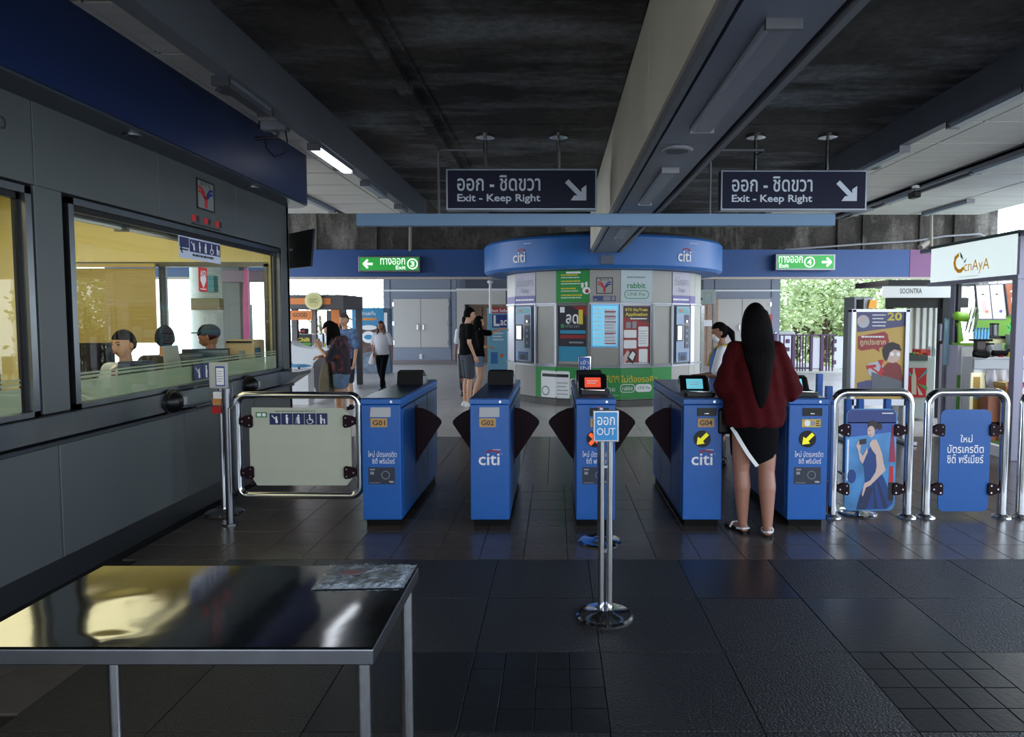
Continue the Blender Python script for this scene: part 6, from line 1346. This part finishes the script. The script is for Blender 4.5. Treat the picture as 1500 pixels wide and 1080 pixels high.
def tree(lab, x, y, ztop, rad, seed, n=2600, group='trees beyond the parapet'):
    r_ = random.Random(seed); t = thing('leafy_tree', lab, 'tree', (x, y, -8), group)
    MB().tube([(x, y, -8), (x+.2, y, -4), (x-.1, y+.1, ztop-rad)], [.28, .22, .1], 10).build('trunk', barkm, t, True)
    br_ = MB()
    for k in range(9):
        a_ = r_.random()*6.28; z = ztop-rad*(1.9-r_.random()); br_.tube([(x, y, z-.6), (x+math.cos(a_)*rad*.7, y+math.sin(a_)*rad*.7, z+.3)], [.08, .02], 6)
    br_.build('branches', barkm, t)['kind'] = 'stuff'
    cl = [(Vector((x+(r_.random()-.5)*rad*1.9, y+(r_.random()-.5)*rad*1.6, ztop-rad*2.6*r_.random()-.3)), .45+.5*r_.random()) for _ in range(46)]
    m = MB()
    for i in range(n):
        c, rr__ = cl[i % len(cl)]; d = Vector((r_.gauss(0, 1), r_.gauss(0, 1), r_.gauss(0, .7))).normalized()*rr__*(.6+.5*r_.random()); p = c+d
        s = .09+.08*r_.random(); u = Vector((r_.gauss(0, 1), r_.gauss(0, 1), r_.gauss(0, .6))).normalized(); v = u.cross(Vector((r_.gauss(0, 1), r_.gauss(0, 1), r_.gauss(0, 1)))).normalized()
        m.add([p-u*s, p+v*s*.45, p+u*s, p-v*s*.45], [(0, 1, 2, 3)])
    me = bpy.data.meshes.new('crown'); me.from_pydata([tuple(q-ORG[t.name]) for q in m.v], [], m.f); me.materials.append(leafm)
    o = bpy.data.objects.new('crown', me); C.objects.link(o); o.parent = t; o['kind'] = 'stuff'
for i, (px, Yt, zt_, rad, lab) in enumerate(((1168, 31, 3.6, 2.2, 'pale green tree beyond the parapet nearest the right double doors'), (1212, 29, 4.2, 2.4, 'leafy tree beyond the parapet behind the purple gate'), (1256, 30, 3.4, 2.0, 'leafy tree beyond the parapet behind the poster stand top'), (1292, 28, 3.9, 2.2, 'leafy tree beyond the parapet left of the black stall'), (1235, 36, 4.6, 3.2, 'tall tree standing behind the others beyond the parapet'), (1150, 38, 4.0, 2.5, 'distant tree at the edge of the right double doors'))):
    tree(lab, P(px, 0, Yt).x, Yt, zt_, rad, 11+i, 3800)
leafm2 = leafm
tree('thin pale tree far beyond the coffee kiosk', P(535, 0, 48).x, 48, 4.4, 2.6, 77, 1500, 'trees beyond the hall on the left')
tree('low pale tree far behind the round cream emblem', P(470, 0, 52).x, 52, 4.2, 2.4, 78, 900, 'trees beyond the hall on the left')
# ================================================================== BACKGROUND RIGHT: poster stand, black stall, tea stall
Y = 8.6
t = thing('poster_stand', 'tall silver framed poster stand with a yellow cartoon advert and number 20', 'poster stand', (P(1290, 0, Y).x, Y, 0))
x0, x1 = P(1248, 0, Y).x, P(1334, 0, Y).x; zt = P(0, 453, Y).z; zb = P(0, 585, Y).z
alu = M('satin aluminium', (170, 172, 180), .35, .8)
MB().box((x0, Y, .05), (x0+.06, Y+.12, zt), .008).box((x1-.06, Y, .05), (x1, Y+.12, zt), .008).box((x0, Y, zt-.035), (x1, Y+.12, zt)).box((x0, Y, zb-.08), (x1, Y+.12, zb)).build('frame', alu, t)
bx((x0-.03, Y-.2, 0), (x0+.09, Y+.35, .05), .01).build('foot', alu, t); bx((x1-.09, Y-.2, 0), (x1+.03, Y+.35, .05), .01).build('foot', alu, t)
ps = bx((x0+.055, Y+.03, zb-.01), (x1-.055, Y+.09, zt-.03)).build('poster', M('poster ochre', (196, 160, 74), .45), t)
f = Fr((0, Y+.03, 0)); q = lambda px, py: (P(px, py, Y+.02).x, P(px, py, Y+.02).z)
def sp(name, pts, m, l=1): return fpoly(f, [q(*p) for p in pts], .0008*l, .0008*l+.0012).build(name, m, ps)
pvio = M('poster violet', (74, 72, 118), .45)
sp('violet_field', ((1256, 456), (1326, 456), (1326, 478), (1256, 487)), pvio); sp('violet_field', ((1256, 561), (1272, 557), (1326, 566), (1326, 576), (1256, 576)), pvio)
sp('round_portrait', [(1265+9*math.cos(k*PI/10), 471+9.5*math.sin(k*PI/10)) for k in range(20)], M('portrait pale', (188, 188, 196), .5), 3); sp('round_portrait', [(1264+4*math.cos(k*PI/8), 468+4*math.sin(k*PI/8)) for k in range(16)], sk, 4)
text(f, '20', *q(1300, 470), *q(1322, 457.5), mat=kyel, parent=ps, bold=.03, d=.004); tlines(f, *q(1278, 480), *q(1299, 459), 4, MB(), .35, .003, .005).build('lettering', wht, ps)
sp('speech_bubble', ((1257, 493), (1296, 486), (1301, 490), (1303, 503), (1299, 508), (1288, 510), (1289, 516), (1281, 511), (1262, 514), (1257, 511)), kred, 2); text(f, 'ถูกประชาก', *q(1260, 508), *q(1298, 497), mat=M('print sand', (214, 190, 150), .5), parent=ps, d=.006, bold=.02); tlines(f, *q(1262, 496), *q(1297, 491), 1, MB(), .5, .005, .006).build('lettering', wht, ps)
sp('figure_coat', ((1292, 541), (1300, 532), (1312, 530), (1320, 536), (1324, 562), (1300, 556), (1290, 550)), M('coat red', (126, 40, 38), .5), 3)
sp('figure_face', [(1308+11*math.cos(k*PI/10), 520+12*math.sin(k*PI/10)) for k in range(20)], sk, 4); sp('figure_hair', ((1294, 522), (1293, 512), (1298, 504), (1308, 501), (1318, 505), (1321, 514), (1319, 514), (1310, 512), (1304, 516), (1300, 528), (1297, 529)), M('poster hair', (0, 0, 0)), 5)
for px in (1307, 1316): sp('figure_eye', [(px+3*math.cos(k*PI/6), 519+3*math.sin(k*PI/6)) for k in range(12)], wht, 6)
sp('grey_machine', ((1277, 545), (1326, 560), (1326, 574), (1277, 574)), M('print grey', (0, 0, 0)) if 0 else M('machine print', (96, 100, 110), .5), 4); sp('white_shape', ((1272, 533), (1290, 528), (1298, 545), (1284, 556), (1272, 548)), M('portrait pale', (0, 0, 0)), 2)
sp('red_hammer', ((1269, 536), (1283, 534), (1284, 538), (1270, 541)), red, 5); sp('red_hammer', ((1276, 540), (1279, 539), (1296, 551), (1294, 553)), red, 5); sp('red_shape', ((1286, 528), (1295, 527), (1292, 536), (1296, 546), (1287, 547), (1291, 537)), red, 6)
bx((P(1250, 0, Y).x, Y+.2, 0.0), (P(1274, 0, Y).x, Y+.5, P(0, 434, Y+.2).z), .0).build('dummy', cgr, t) if 0 else None
t = thing('shop_cabinet', 'grey cabinet with an orange box showing above the poster stand', 'cabinet', (P(1268, 0, 14).x, 14, 0))
bx((P(1251, 0, 14).x, 14.0, 0), (P(1278, 0, 14).x, 14.5, P(0, 435, 14).z)).build('body', M('cabinet grey', (120, 124, 124), .5), t)
bx((P(1264, 0, 14).x, 13.97, 0), (P(1277, 0, 14).x, 14.0, P(0, 437, 14).z)).build('door', M('cabinet pale', (160, 162, 164), .5), t); MB().prism([P(1272, 452, 13.9), P(1275, 439, 13.9), P(1285, 440, 13.9), P(1284, 452, 13.9)], (0, .1, 0)).build('orange_box', M('box orange', (224, 150, 30), .5), t)
# black stall SOONTRA
Y = 10.8
blk = M('stall black', (26, 24, 28), .5)
t = thing('black_stall', 'black framed stall with a white SOONTRA name board beside the tea stall', 'stall', (P(1345, 0, Y).x, Y, 0))
xa, xb = P(1300, 0, Y).x, P(1400, 0, Y).x
zz = lambda py, Y_=Y: P(0, py, Y_).z
bx((xa, Y, zz(418)), (xb+.5, Y+1.2, zz(410)), .0).build('roof', blk, t); bx((xa, Y, zz(451)), (xb+.2, Y+.1, zz(436)), .01).build('beam', blk, t)
nb_ = bx((P(1294, 0, Y-.1).x, Y-.1, zz(436.5)), (xb+.1, Y-.02, zz(420)), .005).build('name_board', M('board lit white', (226, 228, 232), .4, emit=.3), t)
text(Fr((0, Y-.1, 0)), 'SOONTRA', P(1317, 0, Y-.1).x, zz(430.5), P(1349, 0, Y-.1).x, zz(423), mat=ink, parent=nb_)
for a_, b_ in ((1378, 1390),): bx((P(a_, 0, Y).x, Y-.05, 0), (P(b_, 0, Y).x, Y+.1, zz(436)), .0).build('post', blk, t)
for x, y in ((xa+.02, Y+.02), (xa+.02, Y+1.1)): bx((x, y, 0), (x+.08, y+.08, zz(436))).build('post', blk, t)
bwl = bx((P(1330, 0, Y+1.1).x, Y+1.05, .0), (xb+.5, Y+1.15, zz(436))).build('back_wall', M('stall back', (206, 204, 188), .5), t)
for px in (1342, 1352, 1361, 1370): bx((P(px, 0, Y+1).x, Y+1.0, .9), (P(px+5, 0, Y+1).x, Y+1.04, zz(440))).build('curtain_fold', M('stall curtain', (190, 190, 184), .6), bwl)
bx((P(1326, 0, Y-.3).x, Y-.3, .04), (P(1372, 0, Y-.3).x, Y+.3, zz(522)), .01).build('counter', M('counter white', (196, 196, 200), .4), t)
bx((P(1330, 0, Y-.3).x, Y-.32, zz(527)), (P(1360, 0, Y-.3).x, Y-.29, zz(519))).build('counter_trim', cgr, t)
gp = bx((P(1331, 0, Y-.3).x, Y-.33, zz(579)), (P(1358.5, 0, Y-.3).x, Y-.3, zz(537))).build('graphic_panel', M('graphic red', (196, 36, 46), .45), t)
f = Fr((0, Y-.33, 0)); q = lambda px, py: (P(px, py, Y-.33).x, P(px, py, Y-.33).z)
for pts, m in ((((1343, 558), (1358, 540), (1358, 546)), M('graphic teal', (90, 150, 160), .5)), (((1343, 562), (1358, 566), (1358, 572)), M('graphic green', (80, 150, 90), .5)), (((1343, 564), (1352, 579), (1346, 579)), M('graphic pale', (220, 180, 180), .5)), (((1341, 556), (1332, 545), (1332, 550)), M('graphic teal', (0, 0, 0)))): fpoly(f, [q(*p) for p in pts], .001, .003).build('ray_shape', m, gp)
fpoly(f, [q(*p) for p in ((1335, 578), (1335, 552), (1337, 546), (1337, 540), (1340, 540), (1340, 546), (1342, 552), (1342, 578))], .003, .005).build('bottle_picture', M('graphic cream', (206, 190, 176), .5), gp)
tt = thing('snack_tray', 'tray of small coloured snack packs on the black stall counter', 'tray', (P(1342, 0, Y).x, Y-.1, zz(520)))
bx((P(1330, 0, Y-.2).x, Y-.25, zz(522)), (P(1363, 0, Y-.2).x, Y+.1, zz(520.5))).build('tray', wht, tt); r_ = random.Random(4)
for k in range(9):
    x = P(1332+3.3*k, 0, Y-.2).x; bx((x, Y-.22+.1*(k % 2), zz(520.5)), (x+.032, Y-.1+.1*(k % 2), zz(520.5)+.02+.012*(k % 3)), .004).build('snack_pack', [red, kyel, gr, orange if 0 else cor][k % 4], tt)
single('gift_box', bx((P(1347, 0, Y).x, Y-.05, zz(521)), (P(1363, 0, Y).x, Y+.2, zz(512)), .01), M('gift pattern', (176, 60, 50), .5, noise=.8, scale=12), 'red patterned box standing behind the snack tray', 'box')
for k, px in enumerate((1366, 1371)): single('glass_jar', MB().lathe((P(px, 0, Y).x, Y+.05, zz(521.9)), [(0, 0), (.028, 0), (.03, .10), (.02, .12), (.02, .15), (0, .15)], 14), M('jar glass', (190, 200, 206), .2), ('clear jar beside the red box on the black stall counter', 'clear jar at the right end of the black stall counter')[k], 'jar', smooth=40)
# tea stall
XT = 5.06
def tq(px, py, X=XT): p = PXp(px, py, X); return (p.y, p.z)
ft = Fr((XT, 0, 0), (0, -1, 0), (0, 0, 1))       # faces -X; its x axis runs toward the viewer
y1_, y0_ = tq(1364, 400)[0], tq(1491, 400)[0]
t = thing('tea_stall', 'tea stall with a lit white name board and open front on the right', 'stall', (XT+.9, (y0_+y1_)/2, 0))
zb, zt = 2.055, 2.53
alg = M('stall frame grey', (124, 122, 138), .4, .4)
bx((XT, y0_-.02, zb-.02), (XT+.12, y1_, zt), .005).build('sign_box', alg, t)
sf = bx((XT-.012, y0_+.02, zb+.01), (XT, y1_-.01, zt-.02)).build('sign_face', M('sign lit white', (222, 236, 236), .4, emit=.8), t)
bx((XT-.03, y0_-.05, zt-.02), (XT+.14, y1_+.03, zt+.015)).build('sign_cap', M('sign cap green', (50, 66, 62), .5), t); bx((XT-.03, y0_-.05, zb-.04), (XT+.14, y1_+.03, zb+.005)).build('sign_sill', alg, t)
fs = Fr((XT-.012, 0, 0), (0, -1, 0), (0, 0, 1)); amber = M('logo amber', (226, 170, 20), .5, emit=.15)
def sq(px, py): p = PXp(px, py, XT-.012); return (-p.y, p.z)
text(fs, 'cnAyA', *sq(1412, 403), *sq(1450, 377), mat=amber, parent=sf, d=.003)
m = MB(); stroke(fs, [sq(1405, 373), sq(1400, 378), sq(1398.5, 386), sq(1400, 393), sq(1404, 397.5), sq(1408, 397), sq(1412, 392)], .045, .002, .004, m); m.build('logo_ring', amber, sf)
fpoly(fs, [sq(1406.5, 369), sq(1410, 374), sq(1411.5, 381), sq(1408, 377)], .004, .006).build('logo_leaf', M('logo green', (50, 120, 70), .5), sf); fpoly(fs, [sq(1412, 384), sq(1417, 378), sq(1414, 385)], .004, .006).build('logo_leaf', M('logo green', (0, 0, 0)), sf)
text(fs, 'Tea for everyone', *sq(1405, 408), *sq(1434, 402), mat=gry, parent=sf, d=.003)
yc = tq(1393, 500)[0]
bx((XT, yc-.05, 0), (XT+.07, yc+.05, zb), .005).build('column', alg, t); bx((XT+.02, yc-.09, 0), (XT+.06, yc-.05, zb)).build('column_seal', black, t)
bx((XT-.01, y0_-.02, 0), (XT+.09, y0_+.07, zb), .005).build('column', alg, t)
bx((XT, y0_+.07, 0), (XT+.08, yc-.09, .12)).build('kick_plate', white, t)
bx((XT+1.9, y0_-.5, 0), (XT+2.0, y1_+.3, zb+.3)).build('back_wall', M('stall pale', (196, 200, 196), .5), t); M('stall lime', (120, 176, 74), .5)
bx((P(1431, 0, 9.3).x, 9.3, 0), (XT+2.0, 9.36, zb)).build('end_wall', M('stall lime', (0, 0, 0)), t); bx((P(1431, 0, 9.3).x, 9.27, 1.62), (XT+1.9, 9.3, zb)).build('upper_panel', M('stall pale', (196, 200, 196), .5), t)
bx((XT, y0_-.5, zt-.05), (XT+2.0, y1_+.3, zt)).build('roof', alg, t)
# inside the tea stall: built on depth planes seen through the opening
def pth(nm, lab, cat, px, py, Y, group=None): p = P(px, py, Y); return thing(nm, lab, cat, tuple(p), group), p
tt, p = pth('counter_cabinet', 'white corner counter with a lime green side inside the tea stall', 'counter', 1415, 560, 8.5)
a, b = P(1400, 600, 8.55), P(1426, 506, 8.55); bx((a.x, 8.55, .12), (b.x, 8.95, b.z)).build('body', M('counter lilac', (190, 186, 204), .4), tt); bx((a.x, 8.53, .14), (P(1412, 0, 8.5).x, 8.551, P(0, 550, 8.5).z)).build('green_side', M('stall green', (76, 140, 50), .5), tt); bx((P(1412.5, 0, 8.5).x, 8.53, .14), (b.x, 8.551, b.z-.02)).build('white_door', white, tt)
tt, p = pth('fridge_counter', 'white chest counter with a lit glass front in the tea stall', 'counter', 1460, 540, 8.2)
a, b = P(1424, 600, 8.3), P(1497, 523, 8.3); bx((a.x, 8.3, .12), (b.x+.3, 8.75, b.z), .01).build('body', white, tt)
bx((P(1427, 0, 8.3).x, 8.27, P(0, 541, 8.3).z), (b.x+.3, 8.31, P(0, 526, 8.3).z), .01).build('top_band', M('counter grey', (178, 182, 186), .4), tt)
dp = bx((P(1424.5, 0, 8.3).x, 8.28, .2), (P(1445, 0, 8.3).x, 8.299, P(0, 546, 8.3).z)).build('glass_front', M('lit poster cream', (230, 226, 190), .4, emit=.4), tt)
bx((P(1428, 0, 8.3).x, 8.27, .3), (P(1437, 0, 8.3).x, 8.28, P(0, 552, 8.3).z)).build('print', M('print ochre', (190, 150, 60), .5), dp); bx((P(1428, 0, 8.3).x, 8.268, P(0, 584, 8.3).z), (P(1444, 0, 8.3).x, 8.279, P(0, 573, 8.3).z)).build('print', M('print sky', (120, 180, 210), .5), dp)
def cloth(lab, px0, py0, px1, py1, Y, mat, cat='cloth', nm='folded_cloth'):
    a, b = P(px0, py1, Y), P(px1, py0, Y); m = MB(); N = 14; vs = []
    for j in range(7):
        for i in range(N+1):
            u, v = i/N, j/6; vs.append((a.x+(b.x-a.x)*u+.012*math.sin(v*7+u*9), Y+.03*math.sin(u*14+v*2)*(1-.3*v), a.z+(b.z-a.z)*v+(.03*math.sin(u*8) if j == 0 else 0)))
    k = len(vs); vs += [(x, y+.02, z) for x, y, z in vs]
    fs = [(j*(N+1)+i, j*(N+1)+i+1, (j+1)*(N+1)+i+1, (j+1)*(N+1)+i) for j in range(6) for i in range(N)]; fs += [tuple(q+k for q in f_[::-1]) for f_ in fs]
    m.add(vs, fs); return single(nm, m, mat, lab, cat, smooth=60)
cloth('grey white cloth draped on the front of the tea stall counter', 1446, 542, 1478, 575, 8.22, M('cloth pale', (200, 198, 204), .8))
cloth('pink cloth hanging over an ochre box in the tea stall', 1477, 560, 1500, 580, 7.95, M('cloth pink', (206, 110, 130), .8))
tt, p = pth('storage_box', 'ochre storage box under the pink cloth in the tea stall', 'box', 1485, 600, 8.0); bx((P(1476, 0, 8).x, 7.98, .12), (P(1500, 0, 8).x, 8.2, P(0, 562, 8).z), .01).build('body', M('box ochre', (176, 136, 60), .6), tt); bx((P(1476, 0, 8).x-.01, 7.97, P(0, 566, 8).z), (P(1500, 0, 8).x, 8.21, P(0, 561, 8).z)).build('lid', M('box tan', (190, 160, 100), .6), tt)
tt, p = pth('storage_box', 'red brown crate beneath the draped cloth in the tea stall', 'box', 1460, 600, 8.1); bx((P(1450, 0, 8.1).x, 8.08, .12), (P(1473, 0, 8.1).x, 8.26, P(0, 576, 8.1).z), .01).build('body', M('crate brown', (150, 92, 66), .6), tt); bx((P(1452, 0, 8.1).x, 8.07, .2), (P(1471, 0, 8.1).x, 8.08, .35)).build('handle_slot', blackm, tt)
# green fan
tt, p = pth('desk_fan', 'lime green desk fan on the corner counter of the tea stall', 'fan', 1415, 505, 8.6)
lime = M('fan lime', (128, 186, 50), .4); Yf = 8.62; zc = P(0, 506, Yf).z
bs = MB(); pts = rrect(P(1401, 0, Yf).x, Yf-.08, P(1430, 0, Yf).x, Yf+.12, .05); bs.prism([(x, y, zc) for x, y in pts], (0, 0, .03)); bs.build('base', lime, tt)
MB().prism([P(1404, 503, Yf), P(1404, 474, Yf), P(1407, 466, Yf), P(1412, 500, Yf)], (0, .05, 0)).build('stem', lime, tt)
c = P(1409, 464, Yf); MB().cap(c+Vector((-.06, 0, .01)), c+Vector((.04, 0, -.01)), .055, .06).build('motor', lime, tt, True)
c2 = P(1424, 469, Yf); ax_ = Vector((.55, -.3, -.12)).normalized(); uu = ax_.orthogonal().normalized(); vv = ax_.cross(uu); cg = MB()
for rad_, off in ((.165, 0), (.15, .04), (.15, -.04), (.08, .055)):
    ring = [c2+ax_*off+(uu*math.cos(k*PI/12)+vv*math.sin(k*PI/12))*rad_ for k in range(25)]; cg.tube(ring, .005, 6)
for k in range(20): a_ = k*PI/10; d_ = uu*math.cos(a_)+vv*math.sin(a_); cg.tube([c2-ax_*.04+d_*.02, c2-ax_*.04+d_*.15, c2+d_*.165, c2+ax_*.04+d_*.15, c2+ax_*.055+d_*.02], .0022, 4)
cg.build('wire_cage', M('cage grey green', (120, 140, 110), .4), tt)
for k in range(3):
    a_ = k*2*PI/3+.4; d_ = uu*math.cos(a_)+vv*math.sin(a_); e_ = ax_.cross(d_); MB().prism([c2+d_*.02-e_*.02, c2+d_*.13-e_*.05, c2+d_*.14+e_*.03, c2+d_*.03+e_*.02], ax_*.006).build('blade', M('blade smoke', (150, 160, 160), .3), tt)
# bottles, jars, machines
def pot(nm, lab, cat, px, py, Y, prof, mat, group=None, capm=None):
    p = P(px, py, Y); tt = thing(nm, lab, cat, tuple(p), group); MB().lathe(tuple(p), prof, 16).build('body', mat, tt, 40); h = prof[-1][1]; MB().cyl((p.x, p.y), max(.012, prof[-2][0]*1.05), p.z+h, p.z+h+.02, 14).build('lid', capm or black, tt); return tt
bwat = M('water bottle blue', (110, 180, 220), .15)
for k in range(5): pot('water_bottle', ('first', 'second', 'third', 'fourth', 'fifth')[k]+' water bottle from the left in the blue pack in the tea stall', 'bottle', 1428+4.6*k, 497, 8.35, [(0, 0), (.018, 0), (.019, .08), (.012, .10), (.010, .12), (0, .12)], bwat, 'pack of blue water bottles on the tea stall counter', M('cap blue', (60, 110, 190), .4))
tt, p = pth('bottle_tray', 'dark stand carrying the pack of blue water bottles in the tea stall', 'stand', 1438, 523, 8.35); bx((P(1425, 0, 8.35).x, 8.29, P(0, 500, 8.35).z), (P(1451, 0, 8.35).x, 8.42, P(0, 497, 8.35).z)).build('top', blackm, tt); bx((P(1431, 0, 8.35).x, 8.32, P(0, 523, 8.35).z), (P(1443, 0, 8.35).x, 8.40, P(0, 500, 8.35).z)).build('pillar', M('stand brown', (60, 44, 40), .5), tt)
pot('steel_canister', 'grey steel canister behind the water bottles in the tea stall', 'canister', 1456, 492, 8.7, [(0, 0), (.05, 0), (.05, .14), (0, .14)], dsteel)
pot('glass_pitcher', 'clear rounded pitcher on the tea stall counter', 'pitcher', 1449, 523, 8.34, [(0, 0), (.05, 0), (.075, .05), (.07, .12), (.045, .15), (0, .15)], M('pitcher glass', (120, 124, 124), .15))
tt, p = pth('cash_tray', 'dark bundle of black straps on the tea stall counter', 'bundle', 1436, 523, 8.25); m = MB(); m.cap(P(1431, 517, 8.25), P(1443, 519, 8.25), .05, .055); m.cap(P(1428, 520, 8.22), P(1440, 521, 8.22), .03, .03); remesh(m, .008, 3).build('bundle', blackm, tt, 60); MB().tube([P(1441, 514, 8.2), P(1444, 511, 8.2), P(1447, 516, 8.2)], .006, 6).build('strap', black, tt)
tt, p = pth('black_pouch', 'long black pouch lying on the tea stall counter', 'pouch', 1462, 522, 8.25); m = MB(); m.cap(P(1456, 517, 8.28), P(1472, 517, 8.28), .045, .045); remesh(m, .009, 3).build('pouch', blackm, tt, 60); MB().tube([P(1455, 513, 8.23), P(1473, 513, 8.23)], .004, 6).build('zipper', gry, tt)
tt, p = pth('cream_box', 'cream flat box with a black lid above the pouch in the tea stall', 'box', 1458, 503, 8.5); bx((P(1447, 0, 8.5).x, 8.46, P(0, 503, 8.5).z), (P(1472, 0, 8.5).x, 8.66, P(0, 496, 8.5).z), .006).build('body', M('box cream', (214, 208, 160), .5), tt); bx((P(1446, 0, 8.5).x, 8.45, P(0, 496, 8.5).z), (P(1473, 0, 8.5).x, 8.67, P(0, 492, 8.5).z), .004).build('lid', black, tt); bx((P(1450, 0, 8.5).x, 8.5, P(0, 523, 8.5).z), (P(1470, 0, 8.5).x, 8.62, P(0, 503, 8.5).z)).build('support', white, tt)
gstar = M('ornament green', (40, 200, 100), .4)
tt, p = pth('green_ornament', 'bright green star shaped ornament on the tea stall back shelf', 'ornament', 1485, 492, 8.5)
c = P(1485, 481, 8.5); m = MB(); f_ = Fr((0, 8.5, 0)); m.prism([(c.x+(.085 if k % 2 else .045)*math.cos(k*PI/8), 8.5, c.z+(.085 if k % 2 else .045)*math.sin(k*PI/8)) for k in range(16)], (0, .02, 0)); m.build('star', gstar, tt); MB().ell((c.x, 8.49, c.z), (.02, .01, .02)).build('centre', M('lime', (0, 0, 0)), tt); MB().tube([(c.x, 8.51, c.z-.04), (c.x, 8.51, P(0, 500, 8.5).z)], .006, 6).build('stem', gr, tt)
tt, p = pth('blender', 'smoky plastic blender jug below the green ornament in the tea stall', 'blender', 1481, 512, 8.4); MB().lathe(tuple(P(1480, 505, 8.4)), [(0, 0), (.045, 0), (.06, .12), (.055, .13), (0, .13)], 16).build('jug', M('smoky plastic', (130, 150, 144), .15), tt, 40); MB().cyl((P(1480, 0, 8.4).x, 8.4), .05, P(0, 523, 8.4).z, P(0, 505, 8.4).z).build('base', M('smoky base', (90, 110, 104), .4), tt, 40)
tt, p = pth('card_terminal', 'small white card with a red corner on the tea stall counter', 'card', 1492, 512, 8.2); bx((P(1486, 0, 8.2).x, 8.2, P(0, 512, 8.2).z), (P(1497, 0, 8.2).x, 8.22, P(0, 493, 8.2).z)).build('card', wht, tt); bx((P(1491, 0, 8.2).x, 8.19, P(0, 498, 8.2).z), (P(1496, 0, 8.2).x, 8.2, P(0, 495, 8.2).z)).build('red_corner', red, tt); bx((P(1486, 0, 8.2).x, 8.2, P(0, 523, 8.2).z), (P(1497, 0, 8.2).x, 8.3, P(0, 512, 8.2).z)).build('stand', black, tt)
for k, (px, m, lab) in enumerate(((1477, kyel, 'small yellow capped jar on the tea stall counter'), (1481, gr, 'small green capped jar on the tea stall counter'), (1466, red, 'small red dish on the tea stall counter'))):
    p = P(px, 523, 8.26); r_ = .018 if k < 2 else .03; single('small_jar' if k < 2 else 'small_dish', MB().lathe(tuple(p), [(0, 0), (r_, 0), (r_*1.1, .05 if k < 2 else .012), (r_*.7, .06 if k < 2 else .018), (0, .06 if k < 2 else .018)], 12), m, lab, 'jar' if k < 2 else 'dish', smooth=40)
# menu boards
for k, (a, b, c_, d_, m, lab) in enumerate((((1430, 419), (1448, 418), (1453, 467), (1434, 467), wht, 'white menu board with a pink drink, nearest the stall column'), ((1450, 418), (1468, 417), (1473, 467), (1455, 467), wht, 'white menu board with a purple drink, middle of the three'), ((1473, 417), (1491, 415), (1493, 460), (1478, 461), M('board brown', (150, 86, 60), .5, noise=.3, scale=9), 'brown menu board with a milky drink, last of the three'))):
    Ym = 8.75; pts = [P(*q__, Ym) for q__ in (a, b, c_, d_)]; ctr = sum(pts, Vector())/4
    tt = thing('menu_board', lab, 'menu board', tuple(ctr), 'menu boards hanging in the tea stall')
    MB().prism([ctr+(q__-ctr)*1.09 for q__ in pts], (0, .04, 0)).build('frame', M('board frame', (90, 92, 104), .4), tt)
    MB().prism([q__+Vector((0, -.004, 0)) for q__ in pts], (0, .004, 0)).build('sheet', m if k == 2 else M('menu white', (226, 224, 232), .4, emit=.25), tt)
    f = Fr((0, Ym-.004, 0)); x, z = ctr.x, ctr.z
    fpoly(f, [(x-.03, z+.02), (x+.03, z+.02), (x+.045, z-.13), (x-.01, z-.13)], .001, .003).build('drink_picture', (M('drink pink', (224, 180, 190), .5), M('drink pale', (206, 200, 216), .5), M('drink cream', (226, 206, 190), .5))[k], tt); fpoly(f, circ(x+.04, z-.12, .022, .02), .003, .005).build('fruit_picture', (M('fruit orange', (210, 130, 80), .5), M('fruit violet', (100, 96, 170), .5), M('drink cream', (0, 0, 0)))[k], tt); fpoly(f, [(x-.05, z+.09), (x-.02, z+.11), (x+.01, z+.09)], .001, .003).build('title_mark', ink if k < 2 else wht, tt)
    MB().tube([(ctr.x, Ym+.02, ctr.z+.15), (ctr.x, Ym+.02, 2.48)], .008, 6).build('hanger', dsteel, tt)
# outer display rack between the stalls
tt, p = pth('pane_rack', 'pale blue acrylic sheet clipped to the outside of the tea stall column', 'sheet', 1386, 500, 9.0)
bx((P(1385, 0, 8.75).x, 8.75, P(0, 535, 8.75).z), (P(1391, 0, 8.75).x, 8.78, P(0, 466, 8.75).z)).build('sheet', M('acrylic blue', (140, 176, 190), .2), tt); bx((P(1378, 0, 8.8).x, 8.79, P(0, 500, 8.8).z), (P(1386, 0, 8.8).x, 8.85, P(0, 474, 8.8).z), .01).build('clip_box', dsteel, tt); bx((P(1384, 0, 8.8).x, 8.79, 0), (P(1387, 0, 8.8).x, 8.83, P(0, 474, 8.8).z)).build('stand', dsteel, tt)
# low blue gate posts beyond the hoop barriers
for i, (px, py0, Yp) in enumerate(((1202, 548, 7.2), (1216, 566, 6.6), (1244, 585, 6.9), (1262, 585, 6.9), (1302, 585, 6.9))):
    labs_ = ('thin blue post beyond the gate reader on the right', 'blue post just behind the last gate', 'blue post seen through the poster hoop barrier on its left side', 'blue post seen through the middle of the poster hoop barrier', 'blue post seen through the poster hoop barrier on its right side')
    p = P(px, py0, Yp); tt = thing('blue_post', labs_[i], 'post', (p.x, Yp, 0), 'low blue posts behind the right barriers'); bx((p.x-.03, Yp, .01), (p.x+.03, Yp+.06, p.z), .005).build('post', gblue, tt); bx((p.x-.06, Yp-.03, 0), (p.x+.06, Yp+.09, .012)).build('foot', dsteel, tt)
